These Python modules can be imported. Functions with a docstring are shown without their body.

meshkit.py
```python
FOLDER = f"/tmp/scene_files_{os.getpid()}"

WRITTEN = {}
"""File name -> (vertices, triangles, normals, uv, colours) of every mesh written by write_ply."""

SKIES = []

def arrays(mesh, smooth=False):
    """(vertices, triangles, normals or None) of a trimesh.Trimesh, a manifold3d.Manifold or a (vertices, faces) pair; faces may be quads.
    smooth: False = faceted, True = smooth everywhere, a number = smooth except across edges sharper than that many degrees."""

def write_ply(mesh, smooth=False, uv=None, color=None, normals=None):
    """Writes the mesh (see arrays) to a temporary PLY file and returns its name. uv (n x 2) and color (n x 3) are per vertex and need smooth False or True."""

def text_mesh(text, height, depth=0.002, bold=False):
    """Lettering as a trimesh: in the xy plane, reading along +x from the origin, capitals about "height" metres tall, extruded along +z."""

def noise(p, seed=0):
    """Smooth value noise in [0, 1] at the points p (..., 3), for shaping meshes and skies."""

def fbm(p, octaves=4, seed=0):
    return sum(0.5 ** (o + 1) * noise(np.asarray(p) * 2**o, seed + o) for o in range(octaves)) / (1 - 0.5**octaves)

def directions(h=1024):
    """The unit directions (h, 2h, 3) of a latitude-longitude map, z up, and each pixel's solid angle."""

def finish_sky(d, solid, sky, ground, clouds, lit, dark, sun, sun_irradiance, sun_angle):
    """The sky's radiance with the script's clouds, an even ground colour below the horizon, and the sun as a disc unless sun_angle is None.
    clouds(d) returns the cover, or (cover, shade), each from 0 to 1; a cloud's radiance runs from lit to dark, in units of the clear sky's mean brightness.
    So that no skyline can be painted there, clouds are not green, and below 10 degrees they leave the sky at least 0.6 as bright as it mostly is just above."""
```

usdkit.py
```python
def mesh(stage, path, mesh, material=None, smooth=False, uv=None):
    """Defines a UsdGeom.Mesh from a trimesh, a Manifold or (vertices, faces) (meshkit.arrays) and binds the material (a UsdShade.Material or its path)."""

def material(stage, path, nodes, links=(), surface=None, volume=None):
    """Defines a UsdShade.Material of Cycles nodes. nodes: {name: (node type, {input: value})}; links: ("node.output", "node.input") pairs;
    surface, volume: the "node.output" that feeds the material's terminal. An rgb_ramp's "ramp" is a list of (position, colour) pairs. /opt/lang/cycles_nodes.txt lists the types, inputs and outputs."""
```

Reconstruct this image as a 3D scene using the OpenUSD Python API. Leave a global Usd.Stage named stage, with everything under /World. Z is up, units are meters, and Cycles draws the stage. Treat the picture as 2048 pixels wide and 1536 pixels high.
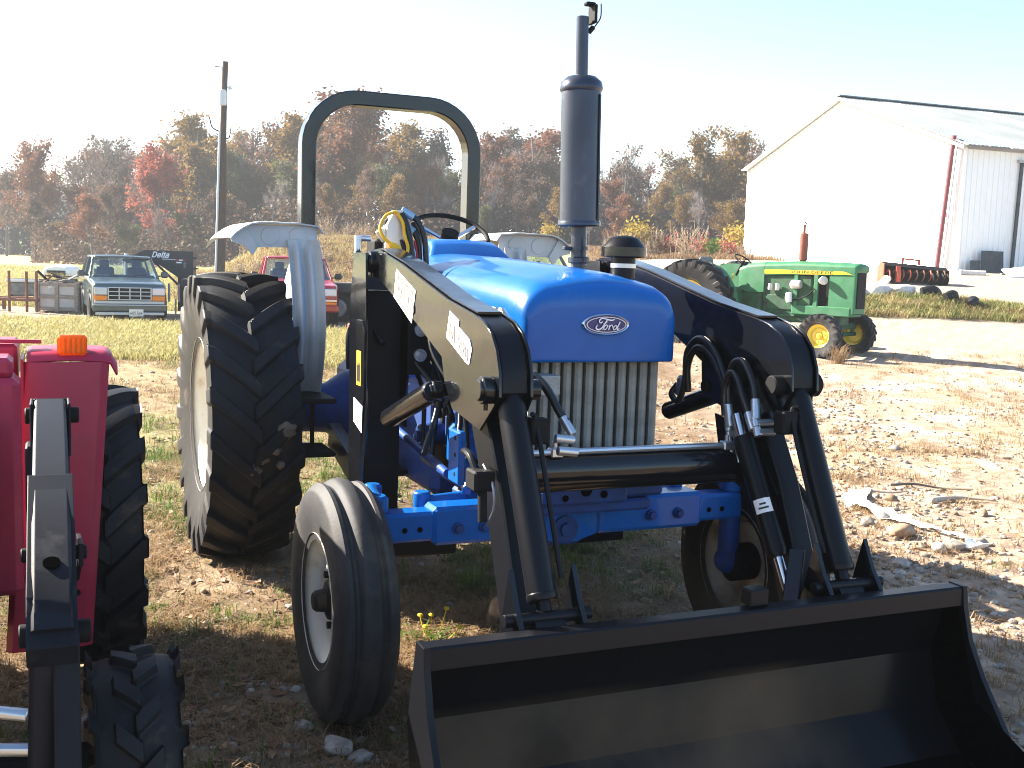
import math, random
import numpy as np, trimesh, shapely
from shapely.geometry import Polygon, LineString, Point
from pxr import Usd, UsdGeom, UsdLux, UsdShade, Gf, Sdf, Vt
import usdkit, meshkit

stage = Usd.Stage.CreateInMemory()
UsdGeom.SetStageUpAxis(stage, 'Z')
UsdGeom.SetStageMetersPerUnit(stage, 1.0)
UsdGeom.Xform.Define(stage, '/World')
stage.SetDefaultPrim(stage.GetPrimAtPath('/World'))
UsdGeom.Scope.Define(stage, '/World/Looks')
rad = math.radians

# ---------------------------------------------------------------- camera, sky, sun, exposure
CAM_H, PITCH, ROLL = 1.574, rad(6.329), rad(1.851)
EXPOSURE = 2.42
SUN_EL = rad(31)
SUN_DIR = np.array([-0.92 * math.cos(SUN_EL), 0.39 * math.cos(SUN_EL), math.sin(SUN_EL)]); SUN_DIR /= np.linalg.norm(SUN_DIR)
SKY_STRENGTH, SUN_INTENSITY = 0.05, 1.25
HAZE = 0.00065

cam = UsdGeom.Camera.Define(stage, '/World/camera')
cam.CreateFocalLengthAttr(38.0); cam.CreateHorizontalApertureAttr(36.0); cam.CreateVerticalApertureAttr(27.0)
cam.CreateExposureAttr(EXPOSURE); cam.CreateClippingRangeAttr(Gf.Vec2f(0.05, 20000))
_f = np.array([0, math.cos(PITCH), -math.sin(PITCH)]); _r0 = np.array([1.0, 0, 0]); _u0 = np.cross(_r0, _f)
_r = _r0 * math.cos(ROLL) + _u0 * math.sin(ROLL); _u = _u0 * math.cos(ROLL) - _r0 * math.sin(ROLL)
cam.AddTransformOp().Set(Gf.Matrix4d(*_r, 0, *_u, 0, *(-_f), 0, 0, 0, CAM_H, 1))

dome = UsdLux.DomeLight.Define(stage, '/World/sky')
az = math.atan2(SUN_DIR[0], SUN_DIR[1])
sky_mat = usdkit.material(stage, '/World/Looks/sky_look', {
    's': ('sky_texture', {'sky_type': 'single_scattering', 'sun_disc': False, 'sun_elevation': SUN_EL, 'sun_rotation': az, 'altitude': 100.0, 'air_density': 1.0, 'aerosol_density': 1.15, 'ozone_density': 1.0}),
    'h': ('hsv', {'hue': 0.5, 'saturation': 1.25, 'value': 1.0, 'fac': 1.0}), 'b': ('background_shader', {'strength': SKY_STRENGTH})}, [('s.color', 'h.color'), ('h.color', 'b.color')], surface='b.background')
UsdShade.MaterialBindingAPI.Apply(dome.GetPrim()).Bind(sky_mat)
dome.GetPrim().SetCustomDataByKey('kind', 'structure')

sun = UsdLux.DistantLight.Define(stage, '/World/sun')
sun.CreateIntensityAttr(SUN_INTENSITY); sun.CreateAngleAttr(0.5); sun.CreateNormalizeAttr(True); sun.CreateColorAttr(Gf.Vec3f(1.0, 0.91, 0.78))
_z = SUN_DIR; _x = np.cross([0, 0, 1.0], _z); _x /= np.linalg.norm(_x); _y = np.cross(_z, _x)
sun.AddTransformOp().Set(Gf.Matrix4d(*_x, 0, *_y, 0, *_z, 0, 0, 0, 30, 1))

# ---------------------------------------------------------------- helpers
def N(*a): return np.array(a, float)
def unit(a): a = np.asarray(a, float); return a / max(np.linalg.norm(a), 1e-12)
def sm(x, a, b): t = np.clip((np.asarray(x, float) - a) / (b - a), 0, 1); return t * t * (3 - 2 * t)

class MB:
    """collects shapes that together are ONE mesh"""
    def __init__(s): s.V, s.F, s.n = [], [], 0
    def add(s, v, f):
        v = np.asarray(v, float); f = np.asarray(f, int)
        if f.shape[1] == 4: f = np.vstack([f[:, [0, 1, 2]], f[:, [0, 2, 3]]])
        s.V.append(v); s.F.append(f + s.n); s.n += len(v); return s
    def tm(s, t, M=None):
        v = np.asarray(t.vertices)
        if M is not None: v = v @ np.asarray(M)[:3, :3].T + np.asarray(M)[:3, 3]
        return s.add(v, t.faces)
    def box(s, lo, hi, bev=0.0):
        return s.obb((N(*lo) + N(*hi)) / 2, np.abs(N(*hi) - N(*lo)), np.eye(3), bev)
    def obb(s, c, size, R, bev=0.0):
        h = np.asarray(size, float) / 2; b = min(bev, h.min() * 0.9); P = []
        for sx in (-1, 1):
            for sy in (-1, 1):
                for sz in (-1, 1):
                    q = N(sx, sy, sz) * h
                    if b <= 0: P.append(q)
                    else:
                        for k in range(3):
                            o = -N(sx, sy, sz) * b; o[k] = 0; P.append(q + o)
        t = trimesh.Trimesh(np.array(P)).convex_hull
        return s.add(np.asarray(t.vertices) @ np.asarray(R).T + np.asarray(c, float), t.faces)
    def beam(s, p0, p1, w, h, up=(0, 0, 1), bev=0.0, ext=0.0):
        p0, p1 = N(*p0), N(*p1); d = unit(p1 - p0); p0 = p0 - d * ext; p1 = p1 + d * ext
        x = np.cross(d, up); x = unit(x) if np.linalg.norm(x) > 1e-6 else N(1, 0, 0); z = np.cross(x, d)
        return s.obb((p0 + p1) / 2, (w, np.linalg.norm(p1 - p0), h), np.stack([x, d, z], 1), bev)
    def cyl(s, p0, p1, r0, r1=None, n=20, cap=True, ch=0.0):
        L = np.linalg.norm(N(*p1) - N(*p0)); r1 = r0 if r1 is None else r1
        pr = [(0, 0)] if cap else []
        pr += [(r0 - ch, 0), (r0, ch), (r1, L - ch), (r1 - ch, L)] if ch > 0 else [(r0, 0), (r1, L)]
        if cap: pr += [(0, L)]
        return s.lathe(pr, p0, N(*p1) - N(*p0), n)
    def lathe(s, prof, o, ax, n=32, ref=None, th0=0.0, th1=2 * math.pi):
        """prof: (radius, distance along ax)"""
        d = unit(ax); x = np.cross(d, ref if ref is not None else ((0, 0, 1) if abs(d[2]) < 0.9 else (1, 0, 0))); x = unit(x); y = np.cross(d, x)
        full = abs(th1 - th0 - 2 * math.pi) < 1e-6; m = n if full else n + 1
        th = th0 + (th1 - th0) * np.arange(m) / n; ring = np.cos(th)[:, None] * x + np.sin(th)[:, None] * y
        V = np.concatenate([N(*o) + ring * r + d * h for r, h in prof]); F = []
        for i in range(len(prof) - 1):
            for j in range(n):
                k = (j + 1) % m; a, b, c, e = i * m + j, i * m + k, (i + 1) * m + k, (i + 1) * m + j
                if prof[i][0] > 1e-9: F.append((a, b, c))
                if prof[i + 1][0] > 1e-9: F.append((a, c, e))
        return s.add(V, F)
    def tube(s, pts, r, n=8, sub=6, cap=True):
        P = np.array(pts, float)
        if sub > 1 and len(P) > 2: P = spline(P, sub)
        R = np.full(len(P), r) if np.ndim(r) == 0 else np.interp(np.linspace(0, 1, len(P)), np.linspace(0, 1, len(r)), r)
        T = np.gradient(P, axis=0); T /= np.maximum(np.linalg.norm(T, axis=1, keepdims=True), 1e-9)
        x = np.cross(T[0], (0, 0, 1)); x = unit(x) if np.linalg.norm(x) > 1e-3 else N(1, 0, 0)
        rings = []; th = 2 * math.pi * np.arange(n) / n
        for i in range(len(P)):
            x = unit(x - T[i] * (x @ T[i])); y = np.cross(T[i], x)
            rings.append(P[i] + R[i] * (np.cos(th)[:, None] * x + np.sin(th)[:, None] * y))
        return s.loft(rings, cap)
    def loft(s, rings, cap=True, closed=True):
        rings = [np.asarray(r, float) for r in rings]; n = len(rings[0]); V = np.concatenate(rings); F = []
        j = np.arange(n if closed else n - 1); k = (j + 1) % n
        for i in range(len(rings) - 1):
            a, b = i * n, (i + 1) * n
            F += list(zip(a + j, a + k, b + k)) + list(zip(a + j, b + k, b + j))
        if cap:
            for i, fl in ((0, True), (len(rings) - 1, False)):
                V = np.vstack([V, rings[i].mean(0)]); c = len(V) - 1
                F += [((i * n + b, i * n + a, c) if fl else (i * n + a, i * n + b, c)) for a, b in zip(j, k)]
        return s.add(V, F)
    def ext(s, poly, ax, a, b):
        """extrudes a polygon of the two other axes (in order) along axis ax ('x','y','z') from a to b"""
        g = poly if hasattr(poly, 'geom_type') else Polygon(poly).buffer(0)
        for q in getattr(g, 'geoms', [g]):
            t = trimesh.creation.extrude_polygon(q, abs(b - a), engine='earcut'); v = np.asarray(t.vertices).copy(); v[:, 2] += min(a, b)
            v = v[:, {'x': [2, 0, 1], 'y': [0, 2, 1], 'z': [0, 1, 2]}[ax]]; f = np.asarray(t.faces)
            s.add(v, f[:, ::-1] if ax == 'y' else f)
        return s
    def sheet(s, rows, th=0.004):
        """rows: grid of points (m x n x 3) thickened along its normals"""
        G = np.asarray(rows, float); m, n = G.shape[:2]
        nu = np.gradient(G, axis=0); nv = np.gradient(G, axis=1); nn = np.cross(nu, nv); nn /= np.maximum(np.linalg.norm(nn, axis=2, keepdims=True), 1e-9)
        A = (G + nn * th / 2).reshape(-1, 3); B = (G - nn * th / 2).reshape(-1, 3); o = m * n; F = []
        I = np.arange(o).reshape(m, n); a, b, c, d = I[:-1, :-1].ravel(), I[:-1, 1:].ravel(), I[1:, 1:].ravel(), I[1:, :-1].ravel()
        F = [np.stack([a, d, c], 1), np.stack([a, c, b], 1), np.stack([a, c, d], 1) + o, np.stack([a, b, c], 1) + o]
        per = np.concatenate([I[0, :], I[1:, -1], I[-1, -2::-1], I[-2:0:-1, 0]]); q = np.roll(per, -1)
        F += [np.stack([per, q, q + o], 1), np.stack([per, q + o, per + o], 1)]
        return s.add(np.vstack([A, B]), np.vstack(F))
    def get(s): return np.concatenate(s.V), np.concatenate(s.F)
    def mirror(s, k=0):
        s.V = [v * [(-1 if i == k else 1) for i in range(3)] for v in s.V]; s.F = [f[:, ::-1] for f in s.F]; return s
    def build(s, parent, name, mat, smooth=32, label=None):
        path = free(parent, name); v, f = s.get()
        m = usdkit.mesh(stage, path, (v, f), mat, smooth=smooth)
        if label: m.GetPrim().SetCustomDataByKey('label', label)
        return path

def spline(P, sub):
    Q = np.vstack([2 * P[0] - P[1], P, 2 * P[-1] - P[-2]]); out = []
    for i in range(1, len(Q) - 2):
        t = np.arange(sub)[:, None] / sub; a, b, c, d = Q[i - 1], Q[i], Q[i + 1], Q[i + 2]
        out.append(0.5 * (2 * b + (c - a) * t + (2 * a - 5 * b + 4 * c - d) * t**2 + (3 * b - a - 3 * c + d) * t**3))
    return np.vstack(out + [P[-1:]])

_used = {}
def free(parent, name):
    k = (parent, name); i = _used.get(k, -1) + 1; _used[k] = i
    return f'{parent}/{name}' if i == 0 else f'{parent}/{name}_{i:03d}'
def meta(path, label=None, cat=None, group=None, kind=None):
    p = stage.GetPrimAtPath(path)
    for k, v in (('label', label), ('category', cat), ('group', group), ('kind', kind)):
        if v: p.SetCustomDataByKey(k, v)
    return path
def place(path, loc, rotz=0.0, scale=None, tilt=None):
    x = UsdGeom.Xformable(stage.GetPrimAtPath(path)); x.AddTranslateOp().Set(Gf.Vec3d(*map(float, loc))); x.AddRotateZOp().Set(float(rotz))
    if tilt is not None: x.AddRotateXYZOp().Set(Gf.Vec3f(*map(float, tilt)))
    if scale is not None: x.AddScaleOp().Set(Gf.Vec3f(*([float(scale)] * 3 if np.ndim(scale) == 0 else map(float, scale))))
def thing(name, label, cat, loc=(0, 0, 0), rotz=0.0, group=None, scale=None, tilt=None):
    path = free('/World', name); UsdGeom.Xform.Define(stage, path); place(path, loc, rotz, scale, tilt)
    return meta(path, label, cat, group)
def part(parent, name, label=None):
    path = free(parent, name); UsdGeom.Xform.Define(stage, path)
    if label: stage.GetPrimAtPath(path).SetCustomDataByKey('label', label)
    return path
def kind_of(name):
    """a class prim: copied by reference"""
    if not stage.GetPrimAtPath('/World/Kinds'): stage.CreateClassPrim('/World/Kinds')
    path = f'/World/Kinds/{name}'; UsdGeom.Xform.Define(stage, path); return path
def copy_of(src, name, label, cat, loc, rotz=0.0, scale=None, group=None, tilt=None):
    path = thing(name, label, cat, loc, rotz, group, scale, tilt); p = stage.GetPrimAtPath(path)
    p.GetReferences().AddInternalReference(src); p.SetInstanceable(True); return path
def wheel_ref(src, parent, name, loc, rotz=0.0):
    path = free(parent, name); UsdGeom.Xform.Define(stage, path); place(path, loc, rotz)
    stage.GetPrimAtPath(path).GetReferences().AddInternalReference(src); return path
def scatter(name, label, protos, pos, rot_z, scale, idx, tilt=None, cat=None):
    """uncountable stuff: one PointInstancer"""
    path = free('/World', name); pi = UsdGeom.PointInstancer.Define(stage, path); targets = []
    for i, (mesh, mat, smooth) in enumerate(protos):
        q = f'{path}/piece_{i:03d}' if i else f'{path}/piece'; usdkit.mesh(stage, q, mesh, mat, smooth=smooth); targets.append(q)
    pi.CreatePrototypesRel().SetTargets(targets); pi.CreateProtoIndicesAttr(Vt.IntArray.FromNumpy(np.asarray(idx, np.int32)))
    pi.CreatePositionsAttr(Vt.Vec3fArray.FromNumpy(np.asarray(pos, np.float32)))
    sc = np.asarray(scale, np.float32); sc = np.repeat(sc[:, None], 3, 1) if sc.ndim == 1 else sc
    pi.CreateScalesAttr(Vt.Vec3fArray.FromNumpy(sc)); h = np.asarray(rot_z) / 2; n = len(h)
    Q = np.stack([np.cos(h), np.zeros(n), np.zeros(n), np.sin(h)], 1)
    if tilt is not None:
        a = np.asarray(tilt) / 2; q2 = np.stack([np.cos(a), np.sin(a), np.zeros(n), np.zeros(n)], 1)
        w1, x1, y1, z1 = Q.T; w2, x2, y2, z2 = q2.T
        Q = np.stack([w1 * w2 - x1 * x2 - y1 * y2 - z1 * z2, w1 * x2 + x1 * w2 + y1 * z2 - z1 * y2, w1 * y2 - x1 * z2 + y1 * w2 + z1 * x2, w1 * z2 + x1 * y2 - y1 * x2 + z1 * w2], 1)
    pi.CreateOrientationsAttr(Vt.QuathArray([Gf.Quath(*map(float, q)) for q in Q]))
    return meta(path, label, cat, kind='stuff')

# ---------------------------------------------------------------- materials
def look(name, c1, c2=None, rough=0.5, metal=0.0, scale=6.0, detail=5.0, bump=0.0, bscale=60.0, coat=0.0, coat_r=0.05, dirt=None, dirt_scale=3.0, dirt_lo=0.55, dirt_hi=0.75, bevel=0.0, spec=0.5, lo=0.35, hi=0.65, island=None, transl=None, dist=0.004, rr=0.0, stretch=None, obj_rand=0.0):
    n, l = {'p': ('principled_bsdf', {'roughness': rough, 'metallic': metal, 'specular_ior_level': spec, 'coat_weight': coat, 'coat_roughness': coat_r}),
            'tc': ('texture_coordinate', {})}, []
    co = 'tc.object'
    if stretch:
        n['mp'] = ('mapping', {'scale': stretch}); l.append(('tc.object', 'mp.vector')); co = 'mp.vector'
    col = None
    if c2 is None: n['c0'] = ('color', {'value': c1}); col = 'c0.color'
    else:
        n['n1'] = ('noise_texture', {'scale': scale, 'detail': detail, 'roughness': 0.6}); l.append((co, 'n1.vector'))
        n['r1'] = ('rgb_ramp', {'ramp': [(lo, c1), (hi, c2)]}); l.append(('n1.fac', 'r1.fac')); col = 'r1.color'
    if island:
        n['g'] = ('geometry', {}); n['ri'] = ('rgb_ramp', {'ramp': island}); l.append(('g.random_per_island', 'ri.fac')); col = 'ri.color'
    if obj_rand:
        n['oi'] = ('object_info', {}); n['mr'] = ('map_range', {'from_min': 0.0, 'from_max': 1.0, 'to_min': 1 - obj_rand, 'to_max': 1 + obj_rand}); n['hv'] = ('hsv', {'hue': 0.5, 'saturation': 1.0, 'fac': 1.0})
        l += [('oi.random', 'mr.value'), ('mr.result', 'hv.value'), (col, 'hv.color')]; col = 'hv.color'
    if dirt:
        n['n2'] = ('noise_texture', {'scale': dirt_scale, 'detail': 8.0, 'roughness': 0.65}); n['r2'] = ('rgb_ramp', {'ramp': [(dirt_lo, (0, 0, 0)), (dirt_hi, (1, 1, 1))]}); n['mx'] = ('mix_color', {'b': dirt})
        l += [(co, 'n2.vector'), ('n2.fac', 'r2.fac'), ('r2.color', 'mx.fac'), (col, 'mx.a')]; col = 'mx.result'
        n['rf'] = ('mix_float', {'a': rough, 'b': max(rough, 0.75)}); l += [('r2.color', 'rf.fac'), ('rf.result', 'p.roughness')]
        if coat:
            n['cf'] = ('mix_float', {'a': coat, 'b': 0.0}); l += [('r2.color', 'cf.fac'), ('cf.result', 'p.coat_weight')]
    elif rr:
        n['n4'] = ('noise_texture', {'scale': 5.0, 'detail': 6.0}); n['m4'] = ('map_range', {'from_min': 0.3, 'from_max': 0.7, 'to_min': rough - rr, 'to_max': rough + rr}); l += [(co, 'n4.vector'), ('n4.fac', 'm4.value'), ('m4.result', 'p.roughness')]
    l.append((col, 'p.base_color')); nm = None
    if bevel: n['bv'] = ('bevel', {'radius': bevel, 'samples': 4}); nm = 'bv.bevel'
    if bump:
        n['n3'] = ('noise_texture', {'scale': bscale, 'detail': 4.0}); n['b'] = ('bump', {'strength': bump, 'distance': dist}); l += [(co, 'n3.vector'), ('n3.fac', 'b.height')]
        if nm: l.append((nm, 'b.normal'))
        nm = 'b.normal'
    if nm: l.append((nm, 'p.normal'))
    s = 'p.BSDF'
    if transl:
        n['t'] = ('translucent_bsdf', {}); n['mc'] = ('mix_closure', {'fac': transl}); l += [(col, 't.color'), ('p.BSDF', 'mc.closure1'), ('t.BSDF', 'mc.closure2')]; s = 'mc.closure'
    return usdkit.material(stage, f'/World/Looks/{name}', n, l, surface=s)

RUSTD = (0.16, 0.07, 0.03)
L = dict(
    blue=look('blue_paint', (0.0003, 0.080, 0.32), (0.0006, 0.098, 0.365), rough=0.35, spec=0.25, coat=0.35, coat_r=0.07, dirt=(0.06, 0.12, 0.25), dirt_scale=9, dirt_lo=0.60, dirt_hi=0.95, bevel=0.004, bump=0.03, bscale=25),
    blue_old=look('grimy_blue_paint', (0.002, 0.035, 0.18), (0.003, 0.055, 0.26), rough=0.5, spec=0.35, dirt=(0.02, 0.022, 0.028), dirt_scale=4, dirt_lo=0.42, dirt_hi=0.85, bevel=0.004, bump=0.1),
    gloss=look('glossy_black_paint', (0.004, 0.0045, 0.006), rough=0.13, spec=0.4, coat=0.25, coat_r=0.05, bevel=0.003, bump=0.14, bscale=4, dist=0.03, dirt=(0.04, 0.038, 0.035), dirt_scale=7, dirt_lo=0.68, dirt_hi=1.1),
    black=look('satin_black_paint', (0.0035, 0.0040, 0.0062), rough=0.36, spec=0.22, bevel=0.003, bump=0.06, bscale=120),
    flat=look('flat_black', (0.004, 0.004, 0.005), rough=0.7, spec=0.2),
    rubber=look('tyre_rubber', (0.007, 0.007, 0.009), (0.013, 0.013, 0.015), rough=0.55, spec=0.25, bump=0.15, bscale=90, dirt=(0.11, 0.08, 0.05), dirt_scale=5.5, dirt_lo=0.6, dirt_hi=0.8),
    rubber_old=look('worn_tyre_rubber', (0.020, 0.021, 0.024), (0.034, 0.034, 0.036), rough=0.65, spec=0.25, bump=0.2, bscale=70, dirt=(0.10, 0.085, 0.07), dirt_scale=5, dirt_lo=0.52, dirt_hi=0.85),
    hose=look('rubber_hose', (0.010, 0.010, 0.011), rough=0.3, bump=0.1, bscale=200),
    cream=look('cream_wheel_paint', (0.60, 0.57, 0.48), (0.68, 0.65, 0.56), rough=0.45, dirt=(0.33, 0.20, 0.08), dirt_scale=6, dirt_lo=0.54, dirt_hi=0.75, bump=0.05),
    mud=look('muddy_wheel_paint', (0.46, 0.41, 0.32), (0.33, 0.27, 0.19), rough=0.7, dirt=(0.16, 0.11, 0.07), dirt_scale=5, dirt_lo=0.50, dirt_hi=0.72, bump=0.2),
    fender=look('grey_fender_paint', (0.43, 0.43, 0.415), (0.50, 0.50, 0.485), rough=0.5, bevel=0.003, dirt=(0.30, 0.27, 0.22), dirt_scale=4, dirt_lo=0.58, dirt_hi=0.9),
    hole=look('dark_hole', (0.002, 0.002, 0.002), rough=1.0, spec=0.0),
    zinc=look('zinc_fitting', (0.55, 0.58, 0.62), rough=0.3, metal=0.9, bevel=0.001),
    chrome=look('chrome', (0.85, 0.86, 0.88), rough=0.08, metal=1.0),
    rod=look('chromed_rod', (0.6, 0.6, 0.62), rough=0.15, metal=1.0),
    core=look('radiator_core', (0.34, 0.34, 0.31), (0.46, 0.46, 0.42), rough=0.45, metal=0.5, bump=0.8, bscale=240, stretch=(0.3, 1, 2.2), dist=0.006),
    core_gap=look('radiator_gap', (0.07, 0.066, 0.06), (0.11, 0.10, 0.09), rough=0.7, bump=0.6, bscale=200),
    muffler=look('muffler_paint', (0.034, 0.042, 0.062), (0.055, 0.065, 0.09), rough=0.26, metal=0.5, bump=0.04, dirt=(0.16, 0.15, 0.14), dirt_scale=6, dirt_lo=0.55, dirt_hi=0.9, stretch=(1, 1, 0.5)),
    rust=look('rusty_steel', (0.14, 0.055, 0.03), (0.22, 0.10, 0.06), rough=0.85, bump=0.2),
    rustpipe=look('rust_red_stack', (0.20, 0.055, 0.035), (0.27, 0.085, 0.055), rough=0.8, bump=0.1),
    white=look('white_decal', (0.8, 0.8, 0.8), rough=0.4), grey_mark=look('pale_grey_print', (0.22, 0.19, 0.19), rough=0.5), red_mark=look('red_print', (0.6, 0.07, 0.04), rough=0.5),
    yellow=look('yellow_label', (0.75, 0.47, 0.02), rough=0.4), darkprint=look('dark_print', (0.02, 0.02, 0.02), rough=0.5),
    navy=look('navy_emblem', (0.012, 0.014, 0.11), rough=0.25, coat=0.5), silver=look('silver_lettering', (0.78, 0.76, 0.8), rough=0.3, metal=0.3),
    cable=look('yellow_cable', (0.8, 0.42, 0.01), rough=0.45), bluehose=look('pale_blue_fitting', (0.28, 0.45, 0.60), rough=0.35, metal=0.5), redband=look('red_band', (0.45, 0.02, 0.03), rough=0.4),
    alu=look('bright_valve_metal', (0.62, 0.60, 0.54), (0.72, 0.70, 0.64), rough=0.4, metal=0.5, bump=0.1),
    red=look('red_tractor_paint', (0.34, 0.016, 0.050), (0.38, 0.022, 0.06), rough=0.4, spec=0.35, coat=0.1, coat_r=0.2, bevel=0.006, dirt=(0.25, 0.08, 0.07), dirt_scale=5, dirt_lo=0.6, dirt_hi=1.0),
    loader_grey=look('grey_loader_paint', (0.005, 0.006, 0.010), (0.008, 0.010, 0.015), rough=0.5, spec=0.16, bevel=0.004, bump=0.05, bscale=200, dirt=(0.05, 0.05, 0.055), dirt_scale=9, dirt_lo=0.6, dirt_hi=0.9),
    amber=look('amber_lens', (0.9, 0.25, 0.0), rough=0.15, coat=0.6, transl=0.45),
    green=look('green_tractor_paint', (0.022, 0.14, 0.055), (0.04, 0.18, 0.085), rough=0.55, dirt=(0.07, 0.14, 0.08), dirt_scale=3, dirt_lo=0.5, dirt_hi=0.85),
    green_dirty=look('oily_green_paint', (0.012, 0.07, 0.03), (0.02, 0.11, 0.045), rough=0.6, dirt=(0.03, 0.03, 0.025), dirt_scale=5, dirt_lo=0.42, dirt_hi=0.7),
    jdyellow=look('yellow_wheel_paint', (0.72, 0.52, 0.03), (0.76, 0.58, 0.08), rough=0.5, dirt=(0.3, 0.2, 0.08), dirt_scale=5, dirt_lo=0.6, dirt_hi=0.85),
    truckblue=look('blue_truck_paint', (0.032, 0.056, 0.064), rough=0.25, coat=0.7, coat_r=0.05), truckred=look('red_truck_paint', (0.32, 0.004, 0.010), rough=0.25, coat=0.8),
    truckdark=look('dark_truck_paint', (0.012, 0.02, 0.04), rough=0.2, coat=0.8), cartrim=look('black_trim', (0.02, 0.02, 0.022), rough=0.5), silverpaint=look('silver_trim', (0.45, 0.47, 0.5), rough=0.35, metal=0.5),
    headlight=look('headlight_lens', (0.55, 0.6, 0.66), rough=0.1, metal=0.3, coat=1.0), orange=look('turn_signal_lens', (0.75, 0.2, 0.01), rough=0.2, coat=0.5),
    trailer=look('black_trailer_paint', (0.022, 0.024, 0.03), rough=0.4, dirt=(0.08, 0.075, 0.07), dirt_scale=3, dirt_lo=0.6, dirt_hi=0.9),
    wood=look('weathered_wood', (0.20, 0.17, 0.14), (0.34, 0.30, 0.26), rough=0.85, scale=9, stretch=(1, 1, 4), bump=0.3), deckwood=look('deck_plank', (0.10, 0.08, 0.06), (0.16, 0.13, 0.1), rough=0.9, bump=0.3),
    pole=look('creosoted_pole', (0.045, 0.03, 0.024), (0.085, 0.058, 0.045), rough=0.9, scale=5, stretch=(6, 6, 0.6), bump=0.5, bscale=20), conduit=look('galvanised_conduit', (0.5, 0.53, 0.55), rough=0.4, metal=0.5), canpaint=look('transformer_paint', (0.50, 0.56, 0.60), rough=0.4),
    wall=look('white_wall_panel', (0.80, 0.80, 0.79), (0.84, 0.84, 0.83), rough=0.45, scale=1.2), roof=look('galvanised_roof_panel', (0.115, 0.135, 0.145), (0.155, 0.175, 0.185), rough=0.45, metal=0.1, scale=0.8), trim=look('grey_trim', (0.35, 0.35, 0.36), rough=0.5),
    redpipe=look('dark_red_pipe', (0.13, 0.025, 0.035), (0.19, 0.04, 0.05), rough=0.55), darkpanel=look('dark_rubber_sheet', (0.028, 0.033, 0.04), (0.05, 0.055, 0.06), rough=0.7, scale=3), whitesheet=look('white_sheet_metal', (0.72, 0.72, 0.71), (0.8, 0.8, 0.78), rough=0.5),
    concrete=look('pale_concrete', (0.48, 0.44, 0.40), (0.60, 0.56, 0.51), rough=0.9, bump=0.4, bscale=20), plastic=look('white_plastic_film', (0.78, 0.77, 0.75), (0.84, 0.83, 0.82), rough=0.45, bump=0.4, bscale=25),
    stick=look('grey_stick', (0.28, 0.22, 0.17), (0.45, 0.38, 0.31), rough=0.9, bump=0.4), implement=look('orange_red_implement_paint', (0.42, 0.05, 0.02), (0.5, 0.09, 0.04), rough=0.6, dirt=RUSTD, dirt_scale=5), scrap=look('scrap_grey', (0.10, 0.10, 0.10), (0.2, 0.19, 0.18), rough=0.7),
)
# window glass: lets the light through, glossy at grazing angles
L['glass'] = usdkit.material(stage, '/World/Looks/window_glass', {'t': ('transparent_bsdf', {'color': (0.86, 0.92, 0.94)}), 'g': ('glossy_bsdf', {'roughness': 0.02, 'color': (0.9, 0.95, 1)}), 'f': ('layer_weight', {'blend': 0.5}), 'q': ('math', {'math_type': 'power', 'value2': 3.0}), 'k': ('math', {'math_type': 'multiply_add', 'value2': 0.7, 'value3': 0.05}), 'm': ('mix_closure', {})}, [('f.facing', 'q.value1'), ('q.value', 'k.value1'), ('k.value', 'm.fac'), ('t.BSDF', 'm.closure1'), ('g.BSDF', 'm.closure2')], surface='m.closure')
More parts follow.
